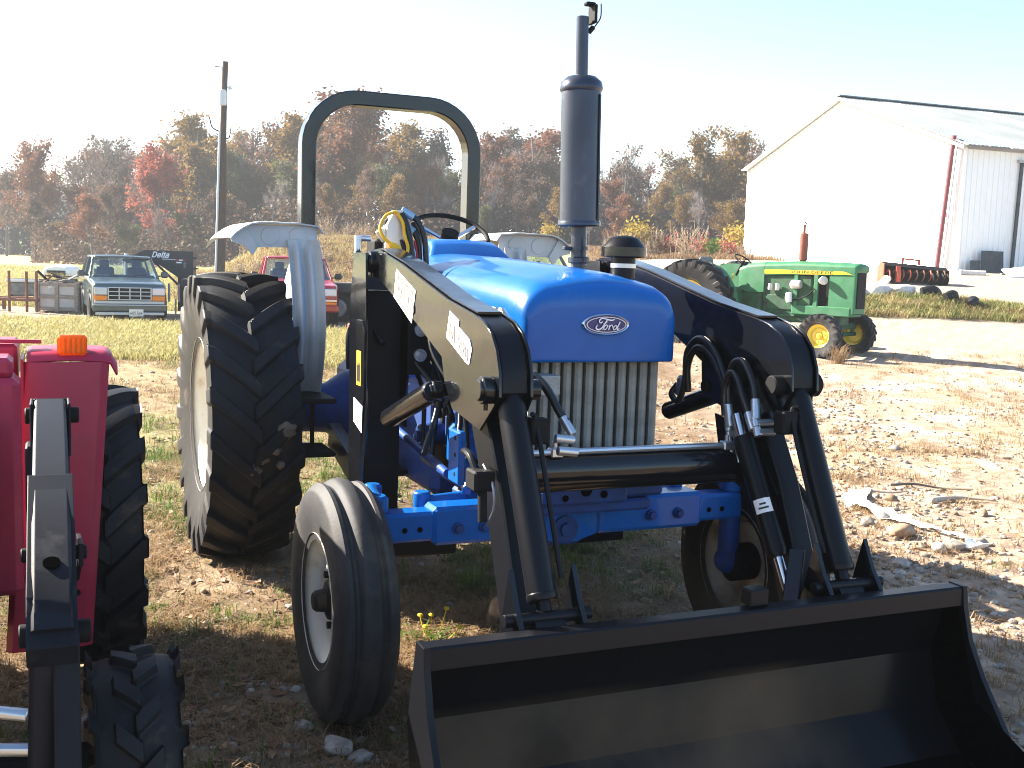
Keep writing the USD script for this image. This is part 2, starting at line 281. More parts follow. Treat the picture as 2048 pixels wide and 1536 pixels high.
# ---------------------------------------------------------------- terrain
from scipy.interpolate import PchipInterpolator as _PC
_left = _PC([0, 24, 60, 100, 140, 190, 240, 320, 420, 600, 3000], [0, 0.05, 0.35, 0.75, 1.0, 1.2, 2.0, 9, 15, 17, 20])
_mid = _PC([0, 20, 27, 38, 48, 58, 66, 90, 140, 300, 3000], [0, 0.0, 0.1, 0.45, 1.15, 2.5, 2.7, 2.9, 3.4, 5, 8])
_right = _PC([0, 8, 12, 17.4, 24, 32, 40, 52, 70, 95, 140, 300, 3000], [0, 0, 0.06, 0.23, 0.66, 1.2, 1.76, 2.05, 2.35, 2.6, 3.2, 5, 8])
def terrain(x, y, detail=True):
    x = np.asarray(x, float); y = np.asarray(y, float); r = np.hypot(x, y); d = np.where(y > 0, np.maximum(y, r * 0.6), r * 0.6)
    a = np.arctan2(x, np.maximum(y, 1e-3)); wm = sm(a, -0.28, -0.2); wr = sm(a, -0.02, 0.16)
    z = _left(d) * (1 - wm) + _mid(d) * wm * (1 - wr) + _right(d) * wm * wr
    z = z + 0.34 * np.exp(-((x - 9.2) / 2.2)**2 - ((y - 25.6) / 1.1)**2) + 0.12 * np.exp(-((x - 13) / 3.0)**2 - ((y - 25.2) / 1.0)**2)
    if detail:
        P = np.stack([x, y, np.zeros_like(x)], -1); g = sm(r, 70, 20)
        z = z + g * (0.05 * (meshkit.fbm(P * 1.1, 3, 1) - 0.5) + 0.035 * (meshkit.fbm(P * 5.5, 3, 5) - 0.5)) + 0.018 * sm(r, 14, 8) * (meshkit.fbm(P * 22, 2, 9) - 0.5)
        z = z + sm(r, 15, 60) * 0.5 * (meshkit.fbm(P * 0.08, 3, 3) - 0.5) * sm(r, 400, 100)
        z = z + 2.5 * sm(r, 240, 330) * (meshkit.fbm(P * 0.012, 3, 11) - 0.5)
    return z
def T(x, y): return float(terrain(np.array([x]), np.array([y]), False)[0])

def ground():
    th = np.concatenate([np.linspace(-36, 36, 480), np.linspace(36, 324, 90)[1:-1]]); th = np.radians(th)
    r = np.concatenate([[0.05, 0.5, 1.0], np.geomspace(1.3, 14, 300), np.geomspace(14, 140, 130)[1:], np.geomspace(140, 900, 40)[1:]])
    X = np.sin(th)[None, :] * r[:, None]; Y = np.cos(th)[None, :] * r[:, None]; Z = terrain(X, Y); n = len(th)
    V = np.stack([X, Y, Z], -1).reshape(-1, 3); I = np.arange(len(r) * n).reshape(len(r), n); J = np.roll(I, -1, 1)
    a, b, c, d = I[:-1].ravel(), J[:-1].ravel(), J[1:].ravel(), I[1:].ravel()
    F = np.vstack([np.stack([a, c, b], 1), np.stack([a, d, c], 1)])
    x, y = V[:, 0], V[:, 1]; R = np.hypot(x, y); P = np.stack([x, y, 0 * x], 1)
    f1, f2, f3 = meshkit.fbm(P * 0.55, 4, 21), meshkit.fbm(P * 2.3, 4, 31), meshkit.fbm(P * 9.0, 3, 41)
    def mix(c, m, q): m = np.clip(m, 0, 1)[:, None]; return c * (1 - m) + np.asarray(q, float) * m
    C = np.tile(N(0.17, 0.115, 0.072), (len(V), 1))
    C = mix(C, sm(f2, 0.42, 0.62), (0.25, 0.185, 0.125)); C = mix(C, 0.8 * sm(f1, 0.52, 0.68) * sm(f3, 0.35, 0.6), (0.12, 0.08, 0.045))
    right = sm(x - 0.10 * y, 0.5, 1.6) * sm(y, 1.5, 4)
    C = mix(C, right * 0.85, (0.37, 0.28, 0.205)); C = mix(C, right * sm(f2, 0.45, 0.62) * 0.7, (0.49, 0.405, 0.325)); C = mix(C, right * sm(f1, 0.55, 0.70) * sm(y, 5, 8) * 0.5, (0.36, 0.27, 0.155))
    left = sm(-x - 0.05 * y, 0.3, 1.5) * sm(y, 4, 7)
    C = mix(C, left * 0.7, (0.29, 0.22, 0.12)); C = mix(C, left * sm(f1 + 0.25 * (f3 - 0.5), 0.48, 0.58) * 0.55, (0.17, 0.17, 0.06))
    C = mix(C, (x < -1.0) * sm(y, 15.5, 18) * sm(y, 24.5, 22.5) * (0.55 + 0.45 * sm(f1, 0.4, 0.6)), (0.44, 0.38, 0.20))
    C = mix(C, (x < 2.0) * sm(y, 22.5, 24.0) * sm(y, 30, 27.5) * (0.75 + 0.25 * sm(f2, 0.4, 0.6)), (0.33, 0.26, 0.20))
    C = mix(C, (x < 3.0) * sm(y, 28, 32) * 0.95, (0.38, 0.37, 0.16)); C = mix(C, (x < 3) * sm(y, 30, 36) * sm(f1, 0.42, 0.6) * 0.8, (0.40, 0.31, 0.17))
    mid = sm(np.arctan2(x, np.maximum(y, 0.1)), -0.30, -0.24) * sm(np.arctan2(x, np.maximum(y, 0.1)), 0.02, -0.04)
    C = mix(C, mid * sm(y, 36, 46) * 0.9, (0.30, 0.17, 0.09)); C = mix(C, mid * sm(y, 47, 52) * sm(y, 66, 60) * sm(f2, 0.4, 0.6), (0.42, 0.33, 0.22))
    rr = sm(x, 2.0, 5.0)
    C = mix(C, rr * sm(y, 18.2, 20.2) * sm(y, 24.3, 23.6), (0.36, 0.30, 0.23)); C = mix(C, rr * sm(y, 23.9, 24.6) * sm(y, 28.0, 26.5) * 0.9, (0.33, 0.24, 0.12))
    C = mix(C, rr * sm(y, 27, 29.5) * sm(y, 58, 46), (0.34, 0.29, 0.235)); C = mix(C, rr * sm(y, 52, 60), (0.28, 0.18, 0.10))
    C = mix(C, sm(R, 150, 200) * (0.6 + 0.4 * sm(f1, 0.4, 0.6)), (0.12, 0.21, 0.05))
    path = '/World/ground'; m = usdkit.mesh(stage, path, (V, F), None, smooth=True)
    UsdGeom.PrimvarsAPI(m).CreatePrimvar('tint', Sdf.ValueTypeNames.Color3fArray, 'vertex').Set(Vt.Vec3fArray.FromNumpy(C.astype(np.float32)))
    mat = usdkit.material(stage, '/World/Looks/ground_soil', {
        'a': ('attribute', {'attribute': 'tint'}), 'tc': ('texture_coordinate', {}), 'p': ('principled_bsdf', {'roughness': 0.95, 'specular_ior_level': 0.15}),
        'n1': ('noise_texture', {'scale': 9.0, 'detail': 8.0, 'roughness': 0.7}), 'r1': ('rgb_ramp', {'ramp': [(0.25, (0.42, 0.40, 0.38)), (0.5, (0.95, 0.95, 0.95)), (0.75, (1.45, 1.45, 1.45))]}), 'm1': ('mix_color', {'blend_type': 'multiply', 'fac': 1.0, 'use_clamp_result': False}),
        'v': ('voronoi_texture', {'scale': 34.0, 'feature': 'f1'}), 'rv': ('rgb_ramp', {'ramp': [(0.0, (1, 1, 1)), (0.22, (0.7, 0.7, 0.7)), (0.3, (0, 0, 0))]}), 'n2': ('noise_texture', {'scale': 2.2, 'detail': 4.0}), 'r2': ('rgb_ramp', {'ramp': [(0.48, (0, 0, 0)), (0.62, (0.75, 0.75, 0.75))]}),
        'mm': ('math', {'math_type': 'multiply'}), 'm2': ('mix_color', {'b': (0.47, 0.42, 0.37)}), 'n3': ('noise_texture', {'scale': 45.0, 'detail': 6.0, 'roughness': 0.7}), 'ad': ('math', {'math_type': 'add'}), 'b': ('bump', {'strength': 0.9, 'distance': 0.012})},
        [('tc.object', 'n1.vector'), ('tc.object', 'n2.vector'), ('tc.object', 'n3.vector'), ('tc.object', 'v.vector'), ('n1.fac', 'r1.fac'), ('a.color', 'm1.a'), ('r1.color', 'm1.b'), ('v.distance', 'rv.fac'), ('n2.fac', 'r2.fac'), ('rv.color', 'mm.value1'), ('r2.color', 'mm.value2'),
         ('mm.value', 'm2.fac'), ('m1.result', 'm2.a'), ('m2.result', 'p.base_color'), ('mm.value', 'ad.value1'), ('n3.fac', 'ad.value2'), ('ad.value', 'b.height'), ('b.normal', 'p.normal')], surface='p.BSDF')
    UsdShade.MaterialBindingAPI.Apply(m.GetPrim()).Bind(mat); meta(path, 'bare brown soil with straw and gravel, rising to the field', None, kind='structure')
ground()

# ---------------------------------------------------------------- wheels (axis along x, +x is the outer face)
def ag_tyre(R, W, rr, lugs=22, lh=0.035, flip=1, nth=24, soft=1.0):
    """one closed tyre skin with raised chevron bars"""
    nt = lugs * nth; h = W / 2; ang = np.arange(nt) / nt * 2 * np.pi
    prof = [(-0.40, rr - 0.012), (-0.42, rr + 0.01), (-0.47, rr + 0.3 * (R - rr)), (-0.5, rr + 0.52 * (R - rr)), (-0.495, rr + 0.68 * (R - rr))]
    base = R - lh
    top = [(s, base - 0.018 * (abs(s) / 0.46)**3 * (W / 0.4)) for s in np.linspace(-0.465, 0.465, 46)]
    P = prof + [(-0.485, rr + 0.84 * (R - rr))] + top + [(0.485, rr + 0.84 * (R - rr))] + [(-s, r) for s, r in prof[::-1]]
    S = np.array([p[0] for p in P]) * W; Rr = np.array([p[1] for p in P])
    A, X = np.meshgrid(ang, S, indexing='ij'); Rad = np.tile(Rr, (nt, 1)); pitch = 2 * np.pi / lugs
    A = A + flip * np.clip(np.abs(X), 0, h) * 0.95 / R
    def bars(side):
        x = X * side; ph = (A * flip - np.clip(x, -0.03 * W, None) * 0.95 / R + (0.0 if side > 0 else pitch / 2)) / pitch; d = np.abs(ph - np.round(ph)); w = 0.165
        return sm(d, w + 0.055 * soft, w) * sm(x, -0.055 * W, -0.035 * W)
    m = np.maximum(bars(1), bars(-1)); shoulder = sm(np.abs(X), h * 1.03, h * 0.955); side = np.where(Rad > rr + 0.80 * (R - rr), 1.0, 0.0)
    Rad = Rad + lh * m * shoulder * side
    Xo = X + np.sign(X) * 0.014 * m * (np.abs(X) > 0.45 * W) * (Rad > rr + 0.6 * (R - rr))
    V = np.stack([Xo, np.cos(A) * Rad, np.sin(A) * Rad], -1); k = len(P)
    I = np.arange(nt * k).reshape(nt, k); J = np.roll(I, -1, 0); a, b, c, d = I[:, :-1].ravel(), I[:, 1:].ravel(), J[:, 1:].ravel(), J[:, :-1].ravel()
    return MB().add(V.reshape(-1, 3), np.vstack([np.stack([a, b, c], 1), np.stack([a, c, d], 1)]))
def rib_tyre(R, W, rr, n=96, ribs=3):
    h = W / 2; pr = [(rr - 0.01, -0.40 * W), (rr + 0.012, -0.42 * W), (rr + 0.3 * (R - rr), -0.48 * W), (rr + 0.55 * (R - rr), -0.5 * W), (rr + 0.78 * (R - rr), -0.475 * W), (R - 0.034, -0.44 * W)]
    tr = [(R - 0.026, -0.41 * W), (R - 0.013, -0.34 * W), (R - 0.014, -0.28 * W), (R - 0.024, -0.235 * W), (R - 0.024, -0.185 * W), (R - 0.006, -0.13 * W), (R, -0.05 * W)]
    full = pr + tr; full = full + [(r, -x) for r, x in full[::-1]]
    return MB().lathe(full, (0, 0, 0), (1, 0, 0), n)
def rim_disc(rr, W, dish=0.06, hub=0.1, n=64):
    w = 0.42 * W
    return [(rr + 0.02, w + 0.004), (rr + 0.022, w - 0.006), (rr + 0.004, w - 0.012), (rr - 0.012, w - 0.03), (rr - 0.03, w - 0.05), (rr - 0.04, w - 0.10 if W > 0.3 else w - 0.06), (rr - 0.06, dish + 0.01), (rr * 0.72, dish), (rr * 0.62, dish + 0.02), (rr * 0.45, dish + 0.02), (hub, dish + 0.005), (0, dish + 0.005)]
def rim(rr, W, dish, hub, n=64):
    m = MB().lathe(rim_disc(rr, W, dish, hub), (0, 0, 0), (1, 0, 0), n)
    w = 0.42 * W
    m.lathe([(rr + 0.02, -w - 0.004), (rr + 0.022, -w + 0.006), (rr - 0.012, -w + 0.03), (rr - 0.045, -w + 0.07), (rr - 0.05, dish)], (0, 0, 0), (1, 0, 0), n)
    m.lathe([(rr - 0.055, -w + 0.07), (rr - 0.07, dish - 0.012), (rr * 0.6, dish - 0.015), (0, dish - 0.015)], (0, 0, 0), (1, 0, 0), n)
    return m
def nuts(m, r, x, count, size=0.016, depth=0.02):
    for i in range(count):
        a = 2 * math.pi * i / count + 0.3; m.cyl((x, r * math.cos(a), r * math.sin(a)), (x + depth, r * math.cos(a), r * math.sin(a)), size, n=6)
    return m
def hub_mb(x, r, length, bolts=6):
    m = MB().lathe([(0, length), (r * 0.45, length), (r * 0.55, length - 0.012), (r * 0.6, length * 0.5), (r, length * 0.45), (r, 0), (0, 0)], (x, 0, 0), (1, 0, 0), 24)
    return m
# ---------------------------------------------------------------- blue loader tractor (its own axes: x across, y to its rear, z up)
BT = thing('loader_tractor', 'blue tractor with black front loader and roll bar filling the middle of the yard', 'tractor', (0.214, 3.958, 0), 23.221)
def bt(name, mb, mat, smooth=32, label=None, parent=None): return mb.build(parent or BT, name, mat, smooth, label)

# wheels
def front_wheel(x, out, label, rim_mat, tyre_mat):
    w = part(BT, 'front_wheel', label); UsdGeom.Xformable(stage.GetPrimAtPath(w)).AddTranslateOp().Set(Gf.Vec3d(x, 0, 0.408)); UsdGeom.Xformable(stage.GetPrimAtPath(w)).AddRotateZOp().Set(0.0 if out > 0 else 180.0)
    rib_tyre(0.416, 0.205, 0.218).build(w, 'tyre', tyre_mat, 40); r = rim(0.212, 0.205, 0.012, 0.07); r.build(w, 'rim', rim_mat, 40)
    h = MB().lathe([(0, 0.10), (0.028, 0.10), (0.036, 0.09), (0.04, 0.06), (0.066, 0.05), (0.075, 0.02), (0.075, -0.10), (0.05, -0.12), (0, -0.12)], (0.0, 0, 0), (1, 0, 0), 24); nuts(h, 0.10, 0.022, 6, 0.013, 0.022); h.build(w, 'hub', L['flat'], 30)
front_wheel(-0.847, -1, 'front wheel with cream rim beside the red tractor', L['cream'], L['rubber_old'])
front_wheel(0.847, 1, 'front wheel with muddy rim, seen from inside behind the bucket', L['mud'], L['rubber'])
RT, RW = (0.747, 0.43)
for x, out in ((-0.864, -1), (0.864, 1)):
    w = part(BT, 'rear_wheel'); xf = UsdGeom.Xformable(stage.GetPrimAtPath(w)); xf.AddTranslateOp().Set(Gf.Vec3d(x, 2.245, 0.74)); xf.AddRotateZOp().Set(0.0 if out > 0 else 180.0)
    ag_tyre(RT, RW, 0.39, 21, 0.038, flip=1 if out < 0 else -1, nth=28).build(w, 'tyre', L['rubber'], 38)
    rim(0.383, RW, 0.03, 0.11).build(w, 'rim', L['cream'], 40)
    h = nuts(hub_mb(0.035, 0.12, 0.09), 0.16, 0.05, 8); h.build(w, 'hub', L['cream'], 30)

# front axle: sliding beam, sleeve, bolster, spindles, tie rods
m = MB().box((-0.762, -0.05, 0.60), (0.762, 0.05, 0.705), 0.012); bt('axle_beam', m, L['blue'])
m = MB().box((-0.54, -0.064, 0.585), (-0.14, 0.056, 0.722), 0.014).box((0.10, -0.064, 0.585), (0.56, 0.056, 0.722), 0.014)
m.ext([(-0.14, 0.722), (-0.14, 0.59), (-0.07, 0.565), (0.02, 0.565), (0.10, 0.59), (0.10, 0.722)], 'y', -0.064, 0.056); ax = bt('axle_sleeve', m, L['blue'])
for x in (-0.45, -0.35, 0.33, 0.45): bt('bolt', MB().cyl((x, -0.066, 0.645), (x, -0.074, 0.645), 0.021, n=20).cyl((x, -0.074, 0.645), (x, -0.088, 0.645), 0.015, n=6), L['blue_old'], 30, parent=ax)
for x in (-0.64, -0.585, 0.60, 0.66): bt('bolt_hole', MB().cyl((x, -0.0515, 0.645), (x, -0.049, 0.645), 0.010, n=14), L['hole'], parent=ax)
bt('pivot_pin', MB().cyl((-0.03, -0.075, 0.615), (-0.03, -0.058, 0.615), 0.05, n=24).cyl((-0.03, -0.088, 0.615), (-0.03, -0.075, 0.615), 0.026, n=8), L['blue_old'], 30)
m = MB().box((-0.21, -0.26, 0.745), (0.12, 0.05, 0.835), 0.012).box((0.12, -0.20, 0.75), (0.30, 0.05, 0.835), 0.012); m.box((-0.21, -0.20, 0.70), (0.25, 0.10, 0.745), 0.01); bo = bt('bolster', m, L['blue_old'])
for x, z, r in ((-0.13, 0.775, 0.012), (-0.05, 0.80, 0.022), (0.02, 0.782, 0.014)): bt('bolt_hole', MB().cyl((x, -0.2625, z), (x, -0.259, z), r, n=16), L['hole'], parent=bo)
for s in (-1, 1):
    m = MB().cyl((s * 0.735, 0.0, 0.43), (s * 0.735, 0, 0.735), 0.042, n=20, ch=0.006).cyl((s * 0.735, 0, 0.408), (s * 0.84, 0, 0.408), 0.045, n=18); m.tm(trimesh.creation.icosphere(2, 0.055), np.array([[1, 0, 0, s * 0.735], [0, 1, 0, 0], [0, 0, 1, 0.42], [0, 0, 0, 1.0]]))
    bt('spindle', m, L['blue_old'])
    m = MB().tube([(s * 0.735, 0.0, 0.735), (s * 0.72, 0.10, 0.745), (s * 0.69, 0.19, 0.74)], [0.038, 0.030, 0.028], 12); m.cyl((s * 0.735, 0, 0.70), (s * 0.735, 0, 0.765), 0.047, n=20, ch=0.01); m.cyl((s * 0.69, 0.19, 0.70), (s * 0.69, 0.19, 0.765), 0.034, n=16, ch=0.008); bt('steering_arm', m, L['blue'])
    m = MB().cyl((s * 0.53, 0.10, 0.71), (s * 0.36, 0.12, 0.715), 0.021, n=14).cyl((s * 0.36, 0.12, 0.715), (s * 0.17, 0.15, 0.72), 0.014, n=12).cyl((s * 0.53, 0.10, 0.68), (s * 0.53, 0.10, 0.748), 0.032, n=18, ch=0.006); bt('tie_rod', m, L['blue'])
# belly: engine, gearbox, rear axle
m = MB().box((-0.19, 0.05, 0.62), (0.19, 0.95, 1.20), 0.03).box((-0.15, 0.1, 0.50), (0.15, 0.85, 0.62), 0.03); m.box((-0.24, 0.3, 0.72), (-0.19, 0.7, 0.95), 0.02); en = bt('engine', m, L['blue_old'])
for y in (0.18, 0.38, 0.58, 0.78): bt('engine_rib', MB().box((-0.215, y, 0.70), (-0.188, y + 0.05, 1.15), 0.01), L['flat'], parent=en)
bt('oil_filter', MB().lathe([(0, 0), (0.045, 0), (0.05, 0.01), (0.05, 0.12), (0.04, 0.14), (0, 0.14)], (-0.27, 0.32, 0.98), (0, 0, 1), 20), L['fender'], parent=en)
bt('fuel_line', MB().tube([(-0.24, 0.42, 0.95), (-0.30, 0.36, 0.90), (-0.29, 0.25, 0.85), (-0.22, 0.2, 0.88)], 0.008), L['zinc'], parent=en)
m = MB().box((-0.20, 0.95, 0.52), (0.20, 1.75, 0.98), 0.04).box((-0.24, 1.75, 0.45), (0.24, 2.6, 1.0), 0.05); bt('gearbox', m, L['blue_old'])
for s in (-1, 1): bt('axle_housing', MB().lathe([(0.21, 0), (0.20, 0.06), (0.135, 0.16), (0.125, 0.34), (0.14, 0.40), (0.14, 0.44), (0, 0.44)], (s * 0.22, 2.245, 0.76), (s, 0, 0), 28), L['blue_old'])
for s in (-1, 1):
    bt('foot_step', MB().box((s * 0.28 - 0.14, 1.30, 0.56), (s * 0.28 + 0.14, 1.62, 0.585), 0.006), L['flat'])
    m = MB().tube([(s * 0.40, 1.55, 1.28), (s * 0.44, 1.53, 1.22), (s * 0.45, 1.50, 1.12), (s * 0.44, 1.52, 1.05)], 0.011).cyl((s * 0.40, 1.55, 1.28), (s * 0.39, 1.56, 1.34), 0.017, n=12); bt('lever', m, L['flat'])
bt('control_box', MB().box((-0.42, 1.48, 1.06), (-0.34, 1.62, 1.26), 0.01), L['blue'])

# radiator: side posts, tank and upright core strips
m = MB().box((-0.262, -0.17, 0.90), (0.272, -0.09, 1.27), 0.01); rd = bt('radiator', m, L['core_gap'])
for i in range(12):
    x = -0.238 + i * 0.0434; g = MB().obb((x, -0.186, 1.085), (0.030, 0.034, 0.36), np.eye(3), 0.009); bt('core_strip', g, L['core'], parent=rd)
bt('radiator_foot', MB().box((-0.25, -0.16, 0.83), (0.26, -0.06, 0.90), 0.01), L['flat'], parent=rd)

# hood: lofted sheet with rounded shoulders and a rounded nose
def hood_ring(y, zb, hw, zt, rc, cx=0.0, rb=0.012, crown=0.02, k=9):
    P = []
    for cxx, cz, r, a0 in ((hw - rb, zb + rb, rb, -90), (hw - rc, zt - rc, rc, 0), (-hw + rc, zt - rc, rc, 90), (-hw + rb, zb + rb, rb, 180)):
        for a in np.radians(np.linspace(a0, a0 + 90, k)): P.append((cx + cxx + r * math.cos(a), y, cz + r * math.sin(a)))
        if a0 == 0:
            for t in np.linspace(0.1, 0.9, 9): x = (hw - rc) * (1 - 2 * t); P.append((cx + x, y, zt + crown * (1 - (2 * t - 1)**2)))
    return P
HX = -0.014
rings = [hood_ring(-0.262, 1.262, 0.255, 1.42, 0.06, HX, 0.02, 0.004), hood_ring(-0.264, 1.252, 0.275, 1.450, 0.075, HX, 0.014, 0.006), hood_ring(-0.256, 1.247, 0.290, 1.478, 0.09, HX, crown=0.012), hood_ring(-0.235, 1.245, 0.298, 1.503, 0.105, HX, crown=0.018),
         hood_ring(-0.19, 1.244, 0.302, 1.520, 0.115, HX, crown=0.024), hood_ring(-0.10, 1.243, 0.303, 1.533, 0.12, HX, crown=0.028), hood_ring(0.2, 1.24, 0.302, 1.548, 0.12, HX, crown=0.030), hood_ring(0.7, 1.235, 0.299, 1.570, 0.12, HX, crown=0.030), hood_ring(1.28, 1.23, 0.293, 1.588, 0.12, HX, crown=0.026)]
hd = bt('hood', MB().loft(rings), L['blue'], 50)
bt('hood_badge_panel', MB().ext([(-0.16, 1.33), (0.55, 1.33), (0.55, 1.43), (-0.10, 1.42), (-0.16, 1.39)], 'x', HX - 0.3035, HX - 0.3065), L['darkprint'], parent=hd)
def text_at(s, h, origin, ex, ey, depth=0.002, bold=True, shear=0.0, stretch=1.0):
    t = meshkit.text_mesh(s, h, depth, bold); v = np.asarray(t.vertices).copy(); v[:, 0] = v[:, 0] * stretch + shear * v[:, 1]; ex, ey = unit(ex), unit(ey); ez = np.cross(ex, ey)
    return MB().add(N(*origin) + v[:, :1] * ex + v[:, 1:2] * ey + v[:, 2:] * ez, t.faces)
bt('number', text_at('30', 0.075, (HX - 0.307, 0.02, 1.345), (0, -1, 0), (0, 0, 1)), L['white'], parent=hd)
# oval emblem with cursive lettering
def oval(a, b, n=56): t = np.linspace(0, 2 * np.pi, n, endpoint=False); return np.stack([a * np.cos(t), b * np.sin(t)], 1)
EC = N(-0.004, -0.264, 1.378); emb = part(BT, 'emblem')
bt('chrome_rim', MB().loft([[(EC[0] + p[0], EC[1] - d, EC[2] + p[1]) for p in oval(a, b)] for a, b, d in ((0.094, 0.040, -0.004), (0.092, 0.0385, 0.006), (0.086, 0.034, 0.0095), (0.081, 0.030, 0.006))]), L['chrome'], 60, parent=emb)
bt('plate', MB().ext(Polygon(oval(0.082, 0.031)), 'y', 0, 1), L['navy'], parent=emb)
pv = stage.GetPrimAtPath(emb + '/plate'); pm = UsdGeom.Mesh(pv); pts = np.array(pm.GetPointsAttr().Get()); pts = np.stack([pts[:, 0] + EC[0], EC[1] - 0.0075 + pts[:, 1] * 0.004, pts[:, 2] + EC[2]], 1); pm.GetPointsAttr().Set(Vt.Vec3fArray.FromNumpy(pts.astype(np.float32)))
bt('border_line', MB().ext(Polygon(oval(0.0765, 0.0268)).difference(Polygon(oval(0.0738, 0.0248))), 'y', 0, 1), L['silver'], parent=emb)
pm = UsdGeom.Mesh(stage.GetPrimAtPath(emb + '/border_line')); pts = np.array(pm.GetPointsAttr().Get()); pts = np.stack([pts[:, 0] + EC[0], EC[1] - 0.0092 + pts[:, 1] * 0.002, pts[:, 2] + EC[2]], 1); pm.GetPointsAttr().Set(Vt.Vec3fArray.FromNumpy(pts.astype(np.float32)))
def strokes(paths, ox, oz, s, y):
    """pen strokes (x, z, width) traced by hand from the photographed script, in its own pixels"""
    g = []
    for p in paths:
        P = spline(np.array(p, float), 6)
        g += [LineString([a[:2], b[:2]]).buffer((a[2] + b[2]) / 4) for a, b in zip(P[:-1], P[1:])]
    u = shapely.union_all(g).simplify(0.6); u = shapely.affinity.affine_transform(u, [s, 0, 0, -s, ox, oz])
    return MB().ext(u, 'y', y, y - 0.002)
F_ = [[(860, 440, 26), (800, 475, 34), (750, 440, 36), (770, 370, 34), (850, 335, 28), (960, 345, 34), (1080, 375, 40), (1200, 390, 44), (1290, 360, 20)], [(1040, 370, 30), (985, 440, 36), (920, 540, 42), (850, 630, 46), (760, 685, 46), (670, 675, 42), (640, 610, 36), (690, 545, 20)], [(900, 495, 14), (960, 485, 18), (1020, 440, 30)]]
o_ = [[(985, 545, 26), (930, 600, 30), (910, 660, 30), (960, 685, 30), (1020, 640, 30), (1045, 575, 30), (1010, 540, 26), (985, 545, 22)], [(870, 690, 12), (905, 665, 16)], [(1045, 570, 16), (1095, 575, 16)]]
r_ = [[(1130, 545, 26), (1115, 620, 34), (1090, 690, 30)], [(1115, 620, 20), (1160, 560, 24), (1215, 545, 30), (1225, 580, 26)], [(1225, 590, 14), (1250, 640, 14)]]
d_ = [[(1360, 555, 26), (1290, 585, 30), (1255, 645, 32), (1290, 690, 30), (1350, 655, 28), (1385, 590, 26), (1360, 555, 20)], [(1490, 450, 34), (1440, 550, 34), (1395, 660, 34), (1420, 692, 26), (1475, 640, 14)]]
S_ = 0.184 / 1710.0
bt('lettering', strokes(F_ + o_ + r_ + d_, EC[0] - 1035 * S_, EC[2] + 533 * S_, S_, EC[1] - 0.0116), L['silver'], False, parent=emb)

# muffler stack and air cleaner bowl on the hood
MX, MY = 0.125, 0.22; lean = lambda z: N(MX - 0.024 * (z - 1.57), MY + 0.0 * z, z)
m = MB().lathe([(0.0, 0), (0.074, 0), (0.082, 0.006), (0.082, 0.018), (0.076, 0.026), (0.0755, 0.27), (0.0758, 0.505), (0.081, 0.511), (0.082, 0.522), (0.077, 0.543), (0.055, 0.562), (0.028, 0.568), (0.0, 0.568)], lean(1.725), lean(2.4) - lean(1.725), 40)
mf = bt('muffler', m, L['muffler'], 40); s0 = lean(1.74); s1 = lean(2.22)
bt('seam', MB().beam(s0 + N(0.048, -0.062, 0), s1 + N(0.048, -0.062, 0), 0.010, 0.006), L['muffler'], parent=mf)
m = MB().cyl(lean(1.56), lean(1.735), 0.030, n=24).cyl(lean(1.585), lean(1.61), 0.041, n=24, ch=0.004); m.cyl(lean(1.635), lean(1.65), 0.037, n=24); m.box(lean(1.64) - N(0.066, 0.012, 0.006), lean(1.64) + N(-0.02, 0.012, 0.008), 0.003); bt('exhaust_elbow', m, L['muffler'], parent=mf)
bt('tail_pipe', MB().lathe([(0.0235, 0.0), (0.0235, 0.222), (0.020, 0.224), (0.018, 0.20)], lean(2.285), lean(3) - lean(2), 24), L['muffler'], parent=mf)
tp = lean(2.475); bt('rain_cap', MB().cyl(tp + N(0.028, 0, -0.02), tp + N(0.045, 0, 0.0), 0.010, n=10).obb(tp + N(0.042, 0, 0.045), (0.012, 0.062, 0.07), np.eye(3), 0.004).obb(tp + N(0.028, 0, 0.082), (0.04, 0.03, 0.014), np.eye(3), 0.004).tube([tp + N(0.05, 0, 0.0), tp + N(0.075, 0, 0.04), tp + N(0.075, 0, 0.09)], 0.0025, 6), L['flat'], parent=mf)
AX, AY, AZ = 0.195, -0.01, 1.555
pc = bt('air_precleaner', MB().lathe([(0.0, 0.0), (0.045, 0.0), (0.045, 0.075), (0.079, 0.078), (0.081, 0.086), (0.081, 0.112), (0.076, 0.118), (0.055, 0.145), (0.03, 0.155), (0.0, 0.157)], (AX, AY, AZ - 0.02), (0, 0, 1), 36), L['black'], 36)
bt('clamp_band', MB().lathe([(0.046, 0.0), (0.0475, 0.0), (0.0475, 0.016), (0.046, 0.016)], (AX, AY, AZ + 0.018), (0, 0, 1), 32), L['zinc'], parent=pc)
bt('bowl_skirt', MB().lathe([(0.0815, 0.0), (0.083, 0.0), (0.083, 0.034), (0.0815, 0.034)], (AX, AY, AZ + 0.060), (0, 0, 1), 36), L['gloss'], parent=pc)

